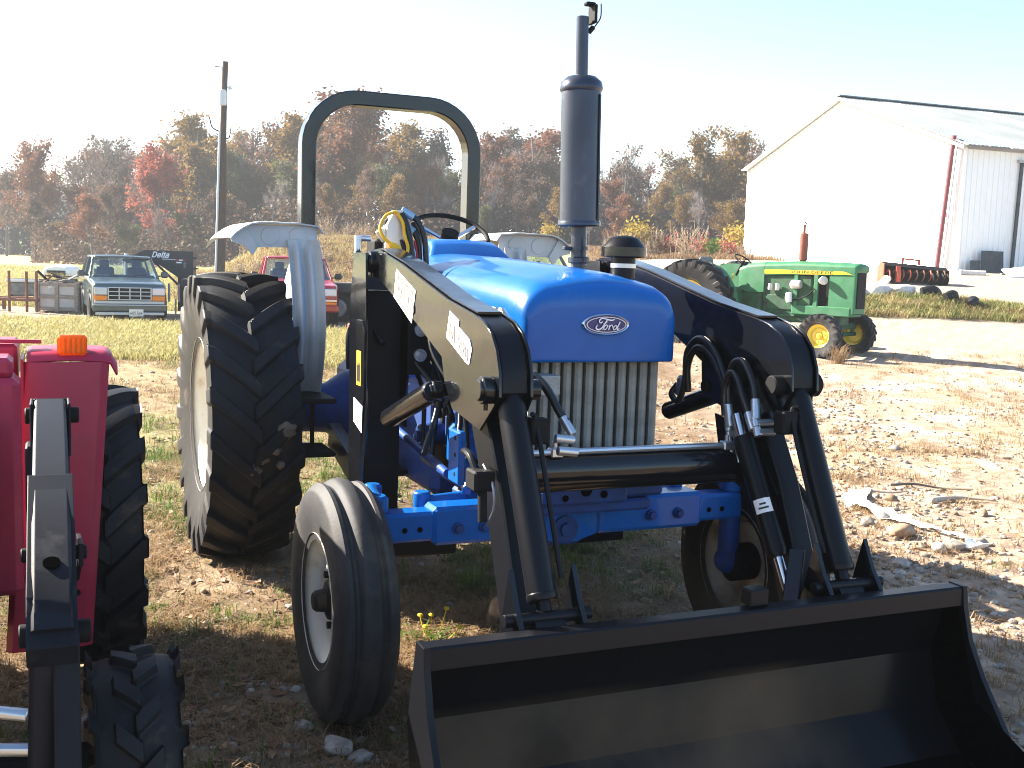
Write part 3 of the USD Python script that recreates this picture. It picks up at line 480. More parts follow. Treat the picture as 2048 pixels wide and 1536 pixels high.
# dash cowl, steering wheel, seat, fenders, roll bar
bt('dash_cowl', MB().loft([hood_ring(1.22, 1.30, 0.225, 1.585, 0.03, 0.07, crown=0.008), hood_ring(1.30, 1.30, 0.185, 1.650, 0.03, 0.07, crown=0.008), hood_ring(1.36, 1.30, 0.17, 1.675, 0.03, 0.07, crown=0.008), hood_ring(1.60, 1.25, 0.165, 1.68, 0.03, 0.07, crown=0.008)]), L['blue'], 40)
SW = N(0.155, 1.78, 1.72); tilt = unit((0, -0.50, 0.87)); sx = N(1, 0, 0); sy = np.cross(tilt, sx); t = np.linspace(0, 2 * np.pi, 49)
stw = part(BT, 'steering_wheel')
bt('wheel_rim', MB().loft([SW + 0.20 * (np.cos(a) * sx + np.sin(a) * sy) + 0.013 * (np.cos(q)[:, None] * (np.cos(a) * sx + np.sin(a) * sy) + np.sin(q)[:, None] * tilt) for a in t for q in [np.linspace(0, 2 * np.pi, 10, endpoint=False)]], cap=False), L['flat'], 60, parent=stw)
for a in (0.5, 2.6, 4.7): bt('spoke', MB().beam(SW - tilt * 0.05, SW + 0.195 * (math.cos(a) * sx + math.sin(a) * sy), 0.022, 0.008, up=tilt), L['chrome'], parent=stw)
bt('column', MB().cyl(SW - tilt * 0.40, SW - tilt * 0.03, 0.03, n=16).cyl(SW - tilt * 0.05, SW + tilt * 0.01, 0.045, n=18), L['flat'], parent=stw)
m = MB().box((-0.16, 2.02, 1.10), (0.26, 2.44, 1.20), 0.04).obb((0.05, 2.46, 1.38), (0.42, 0.09, 0.36), np.eye(3), 0.04); bt('seat', m, L['black'])
RB = [(-0.46, 0.85), (-0.46, 2.18)] + [(-0.46 + 0.27 * (1 - math.cos(a)), 2.18 + 0.27 * math.sin(a)) for a in np.linspace(0.15, 1.57, 9)] + [(0.495 - 0.27 * (1 - math.cos(a)), 2.18 + 0.27 * math.sin(a)) for a in np.linspace(1.57, 0.15, 9)] + [(0.495, 2.18), (0.495, 0.85)]
P = np.array(RB); Tn = np.gradient(P, axis=0); Tn /= np.linalg.norm(Tn, axis=1, keepdims=True); nn = np.stack([-Tn[:, 1], Tn[:, 0]], 1)
b = 0.006; sec = [(-0.040, -0.055 + b), (-0.040 + b, -0.055), (0.040 - b, -0.055), (0.040, -0.055 + b), (0.040, 0.055 - b), (0.040 - b, 0.055), (-0.040 + b, 0.055), (-0.040, 0.055 - b)]
bt('roll_bar', MB().loft([[(p[0] + q[0] * u_, 2.40 + w_, p[1] + q[1] * u_) for u_, w_ in sec] for p, q in zip(P, nn)]), L['gloss'], 30)
for s, x0 in ((-1, -0.46), (1, 0.495)): bt('roll_bar_mount', MB().box((x0 - 0.07, 2.28, 0.72), (x0 + 0.07, 2.52, 0.90), 0.01), L['flat'])
def fender(s):
    f = part(BT, 'fender', 'grey fender beside the roll bar, ' + ('near the red tractor' if s < 0 else 'behind the hood'))
    # flat top with drooping outer wing
    xs = [0.475, 0.50, 0.60, 0.72, 0.80, 0.835, 0.875, 0.915, 0.935]; zs = [1.70, 1.735, 1.745, 1.745, 1.742, 1.735, 1.715, 1.685, 1.66]
    ys = np.linspace(1.92, 2.85, 12); rows = []
    for y in ys:
        drop = -0.55 * max(0, y - 2.55)**2 - 0.004 * sm(y, 1.96, 1.92)
        rows.append([(s * x, y, z + drop) for x, z in zip(xs, zs)])
    m = MB().sheet(rows, 0.007)
    bt('top_panel', m, L['fender'], 40, parent=f)
    # front lip: a downward skirt under the top, set back a little, with two blank lamp recesses
    m = MB().ext([(s * 0.50, 1.732), (s * 0.835, 1.730), (s * 0.862, 1.70), (s * 0.80, 1.618), (s * 0.50, 1.622)], 'y', 1.955, 1.963); lip = bt('lip', m, L['fender'], parent=f)
    for x in (0.60, 0.74): bt('lamp_blank', MB().lathe([(0.046, 0), (0.044, 0.003), (0.0, 0.003)], (s * x, 1.955, 1.675), (0, -1, 0), 28), L['fender'], 20, parent=lip)
    bt('wing_tip', MB().ext([(s * 0.862, 1.722), (s * 0.935, 1.672), (s * 0.93, 1.64), (s * 0.87, 1.625), (s * 0.825, 1.575), (s * 0.80, 1.618)], 'y', 1.945, 1.953), L['fender'], parent=f)
    # inner panel: corrugated apron following the tyre
    xs = np.linspace(0.655, 0.505, 37); rows = []
    for k in range(26):
        t = k / 25; a = rad(115 - 118 * t); R0 = 0.90 - 0.36 * (1 - t); y = 2.245 - (0.24 + 0.12 * math.sin(math.pi * t)) - 0.06; z = 1.66 - t * 0.78
        rows.append([(s * (x - 0.015 * t), y - 0.016 * math.sin((x - 0.48) * 2 * math.pi / 0.058) * sm(t, 0.0, 0.08) * sm(t, 1.0, 0.75) - 0.06 * sm(x, 0.56, 0.50), z) for x in xs])
    bt('inner_apron', MB().sheet(rows, 0.005), L['fender'], 40, parent=f)
    ring = [(2.245 + 0.84 * math.cos(a), 0.74 + 0.92 * math.sin(a)) for a in np.linspace(rad(155), rad(20), 24)]
    bt('side_panel', MB().ext([(max(a, 1.97), b) for a, b in ring] + [(2.9, 0.90), (1.97, 0.90)], 'x', s * 0.490, s * 0.498), L['fender'], parent=f)
    bt('mounting_plate', MB().box((s * 0.57 - 0.10, 1.62, 0.865), (s * 0.57 + 0.10, 2.3, 0.89), 0.006).beam((s * 0.55, 1.80, 0.87), (s * 0.55, 1.80, 0.62), 0.018, 0.018).beam((s * 0.61, 1.80, 0.87), (s * 0.61, 1.80, 0.62), 0.018, 0.018).box((s * 0.57 - 0.12, 1.70, 0.585), (s * 0.57 + 0.12, 2.0, 0.61), 0.006), L['flat'], parent=f)
fender(-1); fender(1)

# ---- loader
def side(mb_fn, name, mat, smooth=32, label=None, parent=None):
    for s in (-1, 1): bt(name, mb_fn(s), mat, smooth, label, parent)
ARM = [(0.72, 1.605), (0.584, 1.612), (0.284, 1.562), (-0.223, 1.454), (-0.47, 1.418), (-0.55, 1.402), (-0.615, 1.372), (-0.660, 1.325), (-0.688, 1.26), (-0.695, 1.19), (-0.548, 1.072), (-0.30, 1.105), (-0.222, 1.185), (-0.188, 1.263), (0.108, 1.362), (0.337, 1.430), (0.56, 1.497), (0.70, 1.515), (0.745, 1.56)]
def rect_tube(path, w, h):
    """curved box tube in the y-z plane: list of (y, z), width w across x"""
    P = np.array(path, float); Tn = np.gradient(P, axis=0); Tn /= np.linalg.norm(Tn, axis=1, keepdims=True); nn = np.stack([-Tn[:, 1], Tn[:, 0]], 1); b = 0.006
    return [[(x, p[0] + q[0] * k, p[1] + q[1] * k) for x, k in ((-w / 2, -h / 2 + b), (-w / 2 + b, -h / 2), (w / 2 - b, -h / 2), (w / 2, -h / 2 + b), (w / 2, h / 2 - b), (w / 2 - b, h / 2), (-w / 2 + b, h / 2), (-w / 2, h / 2 - b))] for p, q in zip(P, nn)]
arms = []
for s in (-1, 1):
    a = part(BT, 'loader_arm', 'glossy loader arm with decals, sunlit beside the hood' if s < 0 else 'shaded loader arm carrying the hoses'); arms.append(a)
    knee = [p for p in ARM]
    bt('outer_plate', MB().ext(Polygon(knee), 'x', s * 0.570, s * 0.562), L['gloss'], 25, parent=a)
    inner = [(0.72, 1.605), (0.584, 1.612), (0.284, 1.562), (-0.223, 1.454), (-0.47, 1.418), (-0.55, 1.402), (-0.615, 1.372), (-0.660, 1.325), (-0.688, 1.26), (-0.695, 1.19), (-0.60, 1.06), (-0.42, 1.02), (-0.34, 1.08), (-0.17, 1.12), (-0.155, 1.24), (0.108, 1.352), (0.337, 1.425), (0.56, 1.497), (0.70, 1.515), (0.745, 1.56)]
    bt('inner_plate', MB().ext(Polygon(inner), 'x', s * 0.462, s * 0.470), L['gloss'], 25, parent=a)
    top = [(0.72, 1.607), (0.584, 1.614), (0.284, 1.564), (-0.223, 1.456), (-0.47, 1.420)]
    bt('top_strip', MB().loft([[(s * 0.556, y, z - 0.002), (s * 0.556, y, z + 0.006), (s * 0.476, y, z + 0.006), (s * 0.476, y, z - 0.002)] for y, z in top]), L['gloss'], 30, parent=a)
    # curved nose between the plates, and the lower leg down to the bucket
    nose = [(-0.47, 1.414), (-0.55, 1.396), (-0.612, 1.366), (-0.652, 1.320), (-0.678, 1.26), (-0.682, 1.20)]
    bt('nose_strip', MB().loft([[(s * 0.555, y, z - 0.0), (s * 0.555, y + 0.01, z - 0.012), (s * 0.477, y + 0.01, z - 0.012), (s * 0.477, y, z)] for y, z in nose]), L['black'], 30, parent=a)
    leg = [(-0.42, 1.16), (-0.50, 1.02), (-0.60, 0.86), (-0.70, 0.64), (-0.775, 0.46), (-0.86, 0.27)]
    bt('lower_leg', MB().loft([[(s * 0.5 + p[0], p[1], p[2]) for p in r_] for r_ in rect_tube(leg, 0.078, 0.135)]), L['black'], 30, parent=a)
    bt('rear_fill', MB().ext(Polygon([(0.60, 1.60), (-0.22, 1.45), (-0.2, 1.36), (0.56, 1.51)]), 'x', s * 0.556, s * 0.476), L['black'], 30, parent=a)
    # pins
    for y, z, r, x0, x1 in ((0.655, 1.565, 0.035, 0.445, 0.60), (-0.195, 1.150, 0.024, 0.45, 0.615), (-0.635, 1.205, 0.032, 0.42, 0.615)):
        m = MB().cyl((s * x0, y, z), (s * x1, y, z), r, n=22, ch=0.004).cyl((s * (x1 - 0.045), y, z), (s * (x1 - 0.010), y, z), r + 0.009, n=22, ch=0.003); m.cyl((s * (x1 - 0.028), y, z - r - 0.028), (s * (x1 - 0.028), y, z), 0.007, n=8); bt('pin', m, L['flat'] if s > 0 else L['gloss'], parent=a)
    # short lift cylinder behind the knee
    bt('lift_cylinder', MB().lathe([(0, 0), (0.028, 0.004), (0.037, 0.02), (0.037, 0.52), (0.030, 0.53), (0.0, 0.53)], (s * 0.602, 0.300, 0.985), (0, -0.500, 0.165), 24), L['gloss'], 36, parent=a)
    bt('lift_rod', MB().cyl((s * 0.602, -0.15, 1.134), (s * 0.602, -0.195, 1.150), 0.022, n=16), L['rod'], parent=a)
    # long bucket cylinder in front of the leg
    c0, c1 = N(s * 0.515, -0.635, 1.205), N(s * 0.515, -0.955, 0.585); d = unit(c1 - c0)
    m = MB().lathe([(0, -0.02), (0.030, -0.02), (0.034, 0.0), (0.0425, 0.035), (0.0425, 0.585), (0.044, 0.586), (0.044, 0.60), (0.040, 0.606), (0.02, 0.606)], c0 + d * 0.02, d, 30); m.cyl(c0 - N(0.045, 0, 0), c0 + N(0.045, 0, 0), 0.040, n=22); bt('bucket_cylinder', m, L['black'], 36, parent=a)
    bt('bucket_rod', MB().cyl(c0 + d * 0.60, c1, 0.022, n=16).cyl(c1 - N(0.045, 0, 0), c1 + N(0.045, 0, 0), 0.032, n=18), L['black'], parent=a)
    bt('oil_tube', MB().tube([c0 + d * 0.07 + N(-0.04 * s, -0.05, 0.0), c0 + d * 0.10 + N(-0.06 * s, -0.03, 0), c0 + d * 0.3 + N(-0.062 * s, -0.02, 0), c0 + d * 0.56 + N(-0.060 * s, -0.02, 0)], 0.0075, 8), L['black'], parent=a)
    bt('port_block', MB().obb(c0 + d * 0.13 + N(-0.07 * s, 0, 0), (0.06, 0.055, 0.075), np.eye(3), 0.006), L['flat'], parent=a)
# decals on the lit arm
a = arms[0]; e = unit(N(0, -0.507, -0.108)); up = N(0, 0, 1)
q = lambda y, z, k=0.5735: (-k, y, z)
bt('decal', MB().ext([(0.335, 1.543), (0.098, 1.470), (0.135, 1.352), (0.36, 1.438)], 'x', -0.5725, -0.571), L['white'], parent=a)
for pts in ([(0.325, 1.527), (0.117, 1.461), (0.118, 1.456), (0.325, 1.522)], [(0.345, 1.448), (0.15, 1.374), (0.15, 1.369), (0.345, 1.443)], [(0.135, 1.455), (0.122, 1.451), (0.137, 1.42), (0.142, 1.42)]): bt('decal_print', MB().ext(pts, 'x', -0.5738, -0.573), L['red_mark'], parent=a)
bt('decal_lettering', text_at('MDS', 0.072, (-0.5732, 0.318, 1.452), (0, -0.95, -0.318), (0, 0.1, 1), 0.0012, True), L['grey_mark'], False, parent=a)
bt('decal', MB().ext([(-0.262, 1.418), (-0.352, 1.392), (-0.350, 1.372), (-0.45, 1.338), (-0.470, 1.310), (-0.450, 1.262), (-0.43, 1.262), (-0.235, 1.330)], 'x', -0.5725, -0.571), L['white'], parent=a)
bt('decal_lettering', text_at('M', 0.055, (-0.5732, -0.258, 1.338), (0, -0.95, -0.30), (0, 0.1, 1), 0.0012, True).add(*text_at('290', 0.046, (-0.5732, -0.345, 1.302), (0, -0.95, -0.32), (0, 0.1, 1), 0.0012, True, stretch=0.85).get()), L['grey_mark'], False, parent=a)
# cross tube, steel hydraulic line with clamp, gussets
ct = bt('cross_tube', MB().cyl((-0.47, -0.42, 0.908), (0.47, -0.42, 0.908), 0.069, n=36), L['gloss'], 40)
bt('steel_line', MB().tube([(-0.42, -0.46, 0.975), (-0.30, -0.462, 0.978), (0.30, -0.462, 0.978), (0.40, -0.462, 0.978), (0.44, -0.46, 1.0)], 0.011, 10, 4), L['zinc'], parent=ct)
for x in (-0.27, 0.385): bt('clamp', MB().box((x - 0.022, -0.478, 0.962), (x + 0.022, -0.44, 0.992), 0.004).cyl((x, -0.455, 0.99), (x, -0.455, 1.012), 0.007, n=8), L['zinc'], parent=ct)
for s in (-1, 1): bt('tube_gusset', MB().ext([(-0.27, 1.06), (-0.50, 1.03), (-0.66, 0.84), (-0.60, 0.80), (-0.46, 0.82), (-0.33, 0.86)], 'x', s * 0.455, s * 0.463), L['black'], parent=ct)
# loader towers
for s in (-1, 1):
    tw = part(BT, 'loader_tower'); g = L['gloss'] if s < 0 else L['black']
    m = MB().ext([(0.62, 1.60), (0.80, 1.60), (0.86, 1.35), (0.84, 1.0), (0.84, 0.72), (0.80, 0.42), (0.62, 0.42), (0.60, 0.72), (0.56, 0.98), (0.60, 1.10), (0.60, 1.38)], 'x', s * 0.612, s * 0.603); bt('side_plate', m, g, parent=tw)
    bt('side_plate', MB().ext([(0.62, 1.60), (0.80, 1.60), (0.86, 1.2), (0.84, 0.9), (0.62, 0.9), (0.60, 1.2)], 'x', s * 0.428, s * 0.436), g, parent=tw)
    bt('post', MB().box((s * 0.595, 0.66, 0.42), (s * 0.445, 0.80, 1.45), 0.006), L['black'], parent=tw)
    bt('foot', MB().box((s * 0.60, 0.60, 0.36), (s * 0.20, 0.86, 0.46), 0.01), L['black'], parent=tw)
    bt('lock_plate', MB().ext([(0.46, 1.30), (0.50, 1.34), (0.58, 1.34), (0.60, 1.0), (0.58, 0.70), (0.50, 0.52), (0.46, 0.56), (0.50, 0.85), (0.46, 1.05)], 'x', s * 0.655, s * 0.645), g, parent=tw) if s < 0 else None
    for z in (1.30, 1.20): bt('bolt', MB().cyl((s * 0.40, 0.56, z), (s * 0.40, 0.545, z), 0.026, n=20).cyl((s * 0.40, 0.545, z), (s * 0.40, 0.53, z), 0.016, n=6), L['zinc'], parent=tw)
    bt('bolt_plate', MB().box((s * 0.445, 0.56, 1.12), (s * 0.35, 0.58, 1.36), 0.005), L['flat'], parent=tw)
    bt('brace', MB().beam((s * 0.46, 0.85, 0.50), (s * 0.40, 1.95, 0.66), 0.06, 0.12), L['black'], parent=tw)
tw = BT + '/loader_tower'
bt('yellow_label', MB().box((-0.6565, 0.502, 1.085), (-0.6555, 0.565, 1.22)), L['yellow'], parent=tw)
for i in range(7): bt('print_line', MB().box((-0.6575, 0.510 + 0.007 * i, 1.10), (-0.657, 0.514 + 0.007 * i, 1.185 - 0.01 * (i % 3))), L['darkprint'], parent=tw)
bt('white_label', MB().ext([(0.60, 1.03), (0.47, 1.01), (0.475, 0.905), (0.60, 0.935)], 'x', -0.6565, -0.6555), L['white'], parent=tw)
for i in range(3): bt('print_block', MB().ext([(0.59 - 0.04 * i, 0.985 - 0.008 * i), (0.565 - 0.04 * i, 0.980 - 0.008 * i), (0.567 - 0.04 * i, 0.935 - 0.008 * i), (0.59 - 0.04 * i, 0.940 - 0.008 * i)], 'x', -0.6575, -0.657), L['grey_mark'], parent=tw)
# parking stand handle at the knee of the lit arm
m = MB().tube([(-0.60, -0.50, 1.00), (-0.612, -0.555, 1.008), (-0.615, -0.60, 1.00), (-0.612, -0.64, 0.965)], 0.012, 8); bt('stand_handle', m, L['black'])
bt('stand_bracket', MB().box((-0.64, -0.70, 0.915), (-0.575, -0.62, 0.975), 0.006).cyl((-0.60, -0.66, 0.91), (-0.60, -0.67, 0.82), 0.014, n=12), L['flat'])
bt('stand_wire', MB().tube([(-0.59, -0.64, 0.985), (-0.585, -0.70, 0.94), (-0.585, -0.715, 0.87), (-0.59, -0.68, 0.81)], 0.004, 6), L['zinc'])
bt('grille_bracket', MB().box((-0.345, -0.36, 1.205), (-0.215, -0.27, 1.213), 0.002).box((-0.345, -0.362, 1.15), (-0.215, -0.356, 1.213), 0.002), L['core'])
bk_ = bt('axle_bracket', MB().box((-0.452, -0.06, 0.795), (-0.425, 0.05, 0.985), 0.006).box((-0.425, -0.03, 0.80), (-0.20, 0.0, 0.86), 0.006), L['blue'])
for z in (0.83, 0.90, 0.96): bt('bolt_hole', MB().cyl((-0.4535, -0.02, z), (-0.4515, -0.02, z), 0.008, n=12), L['flat'], parent=bk_)
for s in (-1, 1): bt('front_rail', MB().box((s * 0.27, -0.10, 0.70), (s * 0.245, 0.9, 0.82), 0.006), L['black'])
# bucket
W = 0.90
prof = [(-1.02, 0.598), (-1.00, 0.560), (-0.945, 0.365), (-0.985, 0.20), (-1.10, 0.075), (-1.25, 0.035), (-1.74, 0.012)]
th = [(y + 0.010 * (1 if i < 4 else 0.3), z - (0.0 if i < 3 else 0.008)) for i, (y, z) in enumerate(prof)]
bk = part(BT, 'bucket')
SHELL = usdkit.material(stage, '/World/Looks/bucket_paint_lit_strip', {'tc': ('texture_coordinate', {}), 'x': ('separate_xyz', {}), 'n': ('noise_texture', {'scale': 3.0, 'detail': 6.0}), 'r': ('rgb_ramp', {'ramp': [(0.35, (0, 0, 0)), (0.7, (0.8, 0.8, 0.8))]}), 'mx': ('map_range', {'from_min': 0.55, 'from_max': 0.30, 'to_min': 0.0, 'to_max': 1.0, 'clamp': True}), 'mz': ('map_range', {'from_min': 0.40, 'from_max': 0.34, 'to_min': 0.0, 'to_max': 1.0, 'clamp': True}), 'mu': ('math', {'math_type': 'multiply'}), 'mv': ('math', {'math_type': 'multiply'}), 'c': ('mix_color', {'a': (0.0035, 0.0035, 0.004), 'b': (0.085, 0.055, 0.033)}), 'q': ('mix_float', {'a': 0.22, 'b': 0.6}), 'p': ('principled_bsdf', {'specular_ior_level': 0.18})},
    [('tc.object', 'x.vector'), ('tc.object', 'n.vector'), ('n.fac', 'r.fac'), ('x.x', 'mx.value'), ('x.z', 'mz.value'), ('mx.result', 'mu.value1'), ('mz.result', 'mu.value2'), ('mu.value', 'mv.value1'), ('r.color', 'mv.value2'), ('mv.value', 'c.fac'), ('mv.value', 'q.fac'), ('q.result', 'p.roughness'), ('c.result', 'p.base_color')], surface='p.BSDF')  # brown tint stands in for light on the sloped lower plate, fading rightwards
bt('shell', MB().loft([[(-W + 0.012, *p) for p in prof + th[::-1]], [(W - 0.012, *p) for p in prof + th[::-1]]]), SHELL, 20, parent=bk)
bt('top_rail', MB().ext([(-1.005, 0.604), (-1.052, 0.604), (-1.058, 0.598), (-1.062, 0.545), (-1.050, 0.541), (-1.040, 0.585), (-1.005, 0.590)], 'x', -W, W), L['black'], 25, parent=bk)
sidep = [(-1.0, 0.606), (-1.060, 0.606), (-1.068, 0.545), (-1.10, 0.44), (-1.16, 0.34), (-1.33, 0.12), (-1.42, 0.02), (-1.25, 0.02), (-1.10, 0.06), (-0.975, 0.20), (-0.94, 0.365)]
for s in (-1, 1): bt('end_plate', MB().ext(sidep, 'x', s * (W + 0.006), s * (W - 0.012)), L['black'], parent=bk)
bt('cutting_edge', MB().box((-W, -1.80, 0.006), (W, -1.70, 0.022), 0.004), L['black'], parent=bk)
for s in (-1, 1):
    for dx in (-0.095, 0.095): bt('ear', MB().ext([(-0.84, 0.22), (-0.925, 0.37), (-0.982, 0.565), (-1.002, 0.605), (-0.96, 0.66), (-0.915, 0.745), (-0.88, 0.62), (-0.80, 0.28)], 'x', s * 0.515 + dx - 0.007, s * 0.515 + dx + 0.007), L['gloss'], parent=bk)
    bt('ear_pin', MB().cyl((s * 0.515 - 0.13, -0.955, 0.615), (s * 0.515 + 0.13, -0.955, 0.615), 0.018, n=14), L['black'], parent=bk)
bt('hook_block', MB().box((0.10, -1.03, 0.604), (0.165, -0.98, 0.655), 0.004), L['black'], parent=bk)
# second (short) cylinder beside the shaded arm, label on it
c0, c1 = N(0.40, -0.50, 1.06), N(0.43, -0.83, 0.47); d = unit(c1 - c0)
dc = bt('level_cylinder', MB().lathe([(0, 0.0), (0.034, 0.0), (0.036, 0.02), (0.036, 0.40), (0.03, 0.42), (0, 0.42)], c0 + d * 0.05, d, 26), L['black'])
bt('level_rod', MB().cyl(c0 + d * 0.46, c1, 0.018, n=14), L['rod'], parent=dc); bt('level_eye', MB().cyl(c0 - d * 0.03, c0 + d * 0.06, 0.022, n=14), L['rod'], parent=dc)
lc = c0 + d * 0.30; rdl = N(-1.757, -3.553, 1.574) - lc; rdl = unit(rdl - d * (rdl @ d)); lb = MB().lathe([(0.0368, -0.024), (0.0371, -0.024), (0.0371, 0.024), (0.0368, 0.024)], lc, d, 12, ref=np.cross(d, rdl), th0=-0.85, th1=0.85); lb2 = MB().lathe([(0.0368, -0.024), (0.0371, -0.024), (0.0371, 0.024), (0.0368, 0.024)], lc, d, 12, ref=-np.cross(d, rdl), th0=-0.85, th1=0.85)
lb = lb if (lb.get()[0].mean(0) - lc) @ rdl > 0 else lb2; bt('white_label', lb, L['white'], 40, parent=dc); sx_ = unit(np.cross(d, rdl))
for k in range(2): bt('print_line', MB().obb(lc + rdl * 0.0372 + d * (0.008 - 0.014 * k), (0.034 - 0.012 * k, 0.006, 0.0008), np.stack([sx_, d, rdl], 1)), L['darkprint'], parent=dc)
bt('stop_tube', MB().beam((0.33, -0.92, 0.55), (0.44, -0.80, 0.68), 0.05, 0.05, bev=0.004), L['gloss'])
# hoses on the shaded arm
X = 0.445
HS = [[(0.45, -0.02, 1.14), (0.43, -0.01, 1.10), (0.43, -0.06, 1.08), (0.43, -0.10, 1.16), (0.435, -0.10, 1.27), (0.44, -0.17, 1.325), (0.44, -0.27, 1.285), (0.43, -0.36, 1.195), (0.425, -0.39, 1.14)],
      [(0.44, -0.11, 1.12), (0.43, -0.115, 1.22), (0.435, -0.16, 1.29), (0.44, -0.24, 1.275), (0.43, -0.345, 1.19), (0.42, -0.42, 1.10)],
      [(0.42, -0.41, 1.08), (0.42, -0.395, 1.18), (0.42, -0.42, 1.255), (0.42, -0.48, 1.265), (0.42, -0.54, 1.20), (0.41, -0.575, 1.14)],
      [(0.41, -0.40, 1.07), (0.41, -0.39, 1.16), (0.41, -0.415, 1.22), (0.41, -0.455, 1.215), (0.41, -0.50, 1.15), (0.40, -0.56, 1.09)]]
for h in HS: bt('hose', MB().tube(h, 0.0125, 10, 8), L['hose'], 60)
for p0, p1 in (((0.425, -0.385, 1.145), (0.42, -0.41, 1.085)), ((0.415, -0.41, 1.09), (0.41, -0.435, 1.02)), ((0.41, -0.57, 1.15), (0.40, -0.595, 1.085)), ((0.40, -0.55, 1.10), (0.39, -0.60, 1.05)), ((0.40, -0.43, 1.115), (0.40, -0.455, 1.04)), ((0.45, -0.03, 1.10), (0.44, -0.06, 1.17))):
    bt('hose_fitting', MB().cyl(p0, p1, 0.0155, n=14, ch=0.002), L['zinc'], 30)
for y, z in ((-0.60, 1.075), (-0.615, 1.045)): bt('elbow', MB().cyl((0.395, y, z), (0.46, y, z), 0.013, n=12).cyl((0.395, y + 0.01, z + 0.015), (0.395, y - 0.005, z - 0.012), 0.014, n=12), L['zinc'], 30)
for i in range(3): bt('steel_line', MB().tube([(0.40 + 0.018 * i, -0.44 - 0.012 * i, 1.02), (0.40 + 0.018 * i, -0.455 - 0.012 * i, 0.98), (0.40 + 0.02 * i, -0.475 - 0.012 * i, 0.92)], 0.0085, 8, 4), L['zinc'], 50)
bt('manifold_block', MB().box((0.40, -0.49, 1.005), (0.455, -0.44, 1.03), 0.004).box((0.41, -0.50, 0.985), (0.455, -0.455, 1.003), 0.004), L['scrap'])
# hoses and fittings in front of the radiator on the lit arm
bt('hose', MB().tube([(-0.40, -0.55, 1.24), (-0.36, -0.56, 1.20), (-0.33, -0.60, 1.13), (-0.315, -0.62, 1.10)], 0.0135, 10), L['hose'], 60)
for p0, p1 in (((-0.325, -0.61, 1.115), (-0.30, -0.64, 1.065)), ((-0.36, -0.64, 1.055), (-0.30, -0.65, 1.05)), ((-0.36, -0.66, 1.02), (-0.295, -0.665, 1.015))): bt('hose_fitting', MB().cyl(p0, p1, 0.0145, n=14, ch=0.002), L['zinc'], 30)
# control valve cluster by the seat with hoses and a yellow cable
vv = bt('control_valve', MB().box((-0.50, 0.88, 1.50), (-0.36, 1.02, 1.66), 0.01).box((-0.46, 0.86, 1.62), (-0.37, 1.0, 1.75), 0.012), L['flat'])
bt('valve_body', MB().ext([(-0.47, 1.60), (-0.46, 1.72), (-0.43, 1.78), (-0.395, 1.785), (-0.38, 1.70), (-0.40, 1.60)], 'y', 0.84, 0.90).cyl((-0.485, 0.87, 1.70), (-0.455, 0.87, 1.66), 0.022, n=14), L['alu'], 30, parent=vv)
for h in ([(-0.40, 0.84, 1.77), (-0.375, 0.82, 1.70), (-0.36, 0.80, 1.58), (-0.35, 0.80, 1.40)], [(-0.37, 0.86, 1.775), (-0.325, 0.85, 1.74), (-0.295, 0.84, 1.66), (-0.29, 0.83, 1.50), (-0.30, 0.83, 1.35)], [(-0.36, 0.88, 1.71), (-0.325, 0.87, 1.68), (-0.31, 0.86, 1.60), (-0.315, 0.85, 1.42)], [(-0.40, 0.85, 1.66), (-0.37, 0.84, 1.58), (-0.36, 0.82, 1.45)], [(-0.33, 0.90, 1.74), (-0.30, 0.9, 1.66), (-0.31, 0.9, 1.45)]): bt('hose', MB().tube(h, 0.0125, 10, 6), L['hose'], 60, parent=vv)
bt('hose_fitting', MB().cyl((-0.395, 0.86, 1.785), (-0.345, 0.85, 1.755), 0.016, n=14), L['bluehose'], 30, parent=vv); bt('hose_fitting', MB().cyl((-0.36, 0.88, 1.715), (-0.335, 0.87, 1.695), 0.016, n=14), L['bluehose'], 30, parent=vv)
bt('colour_band', MB().cyl((-0.368, 0.88, 1.722), (-0.358, 0.878, 1.714), 0.0175, n=14).tube([(-0.335, 0.86, 1.66), (-0.325, 0.85, 1.60), (-0.33, 0.84, 1.52)], 0.006, 6), L['redband'], 30, parent=vv)
bt('yellow_cable', MB().tube([(-0.43, 0.83, 1.775), (-0.475, 0.82, 1.755), (-0.50, 0.81, 1.71), (-0.49, 0.80, 1.67), (-0.455, 0.78, 1.635), (-0.43, 0.76, 1.61), (-0.40, 0.77, 1.60), (-0.385, 0.79, 1.63), (-0.395, 0.81, 1.68), (-0.40, 0.82, 1.73), (-0.425, 0.83, 1.775)], 0.007, 8, 8), L['cable'], 60, parent=vv)
bt('cable_plug', MB().lathe([(0, 0), (0.012, 0), (0.018, 0.02), (0.018, 0.04), (0.010, 0.055), (0, 0.055)], (-0.462, 0.785, 1.64), (0.7, -0.2, -0.55), 14), L['cable'], 40, parent=vv)
ol = bt('hose', MB().tube([(-0.585, 0.84, 1.62), (-0.585, 0.82, 1.52), (-0.58, 0.76, 1.40), (-0.56, 0.68, 1.30), (-0.535, 0.62, 1.24)], 0.0135, 10, 6), L['hose'], 60)
bt('hose_fitting', MB().cyl((-0.585, 0.84, 1.60), (-0.585, 0.845, 1.67), 0.0155, n=14).cyl((-0.585, 0.845, 1.66), (-0.53, 0.85, 1.66), 0.012, n=12), L['zinc'], 30)
bt('hitch_arm', MB().beam((-0.45, 2.3, 0.52), (-0.55, 2.9, 0.45), 0.04, 0.07).beam((-0.50, 2.6, 0.45), (-0.48, 2.5, 0.85), 0.03, 0.03), L['fender'])
for y0 in (0.30, 0.42, 0.55): bt('hose', MB().tube([(-0.36, y0 + 0.3, 1.34), (-0.33, y0 + 0.2, 1.20), (-0.30, y0 + 0.1, 1.05), (-0.31, y0, 0.95)], 0.012, 8), L['hose'], 60)

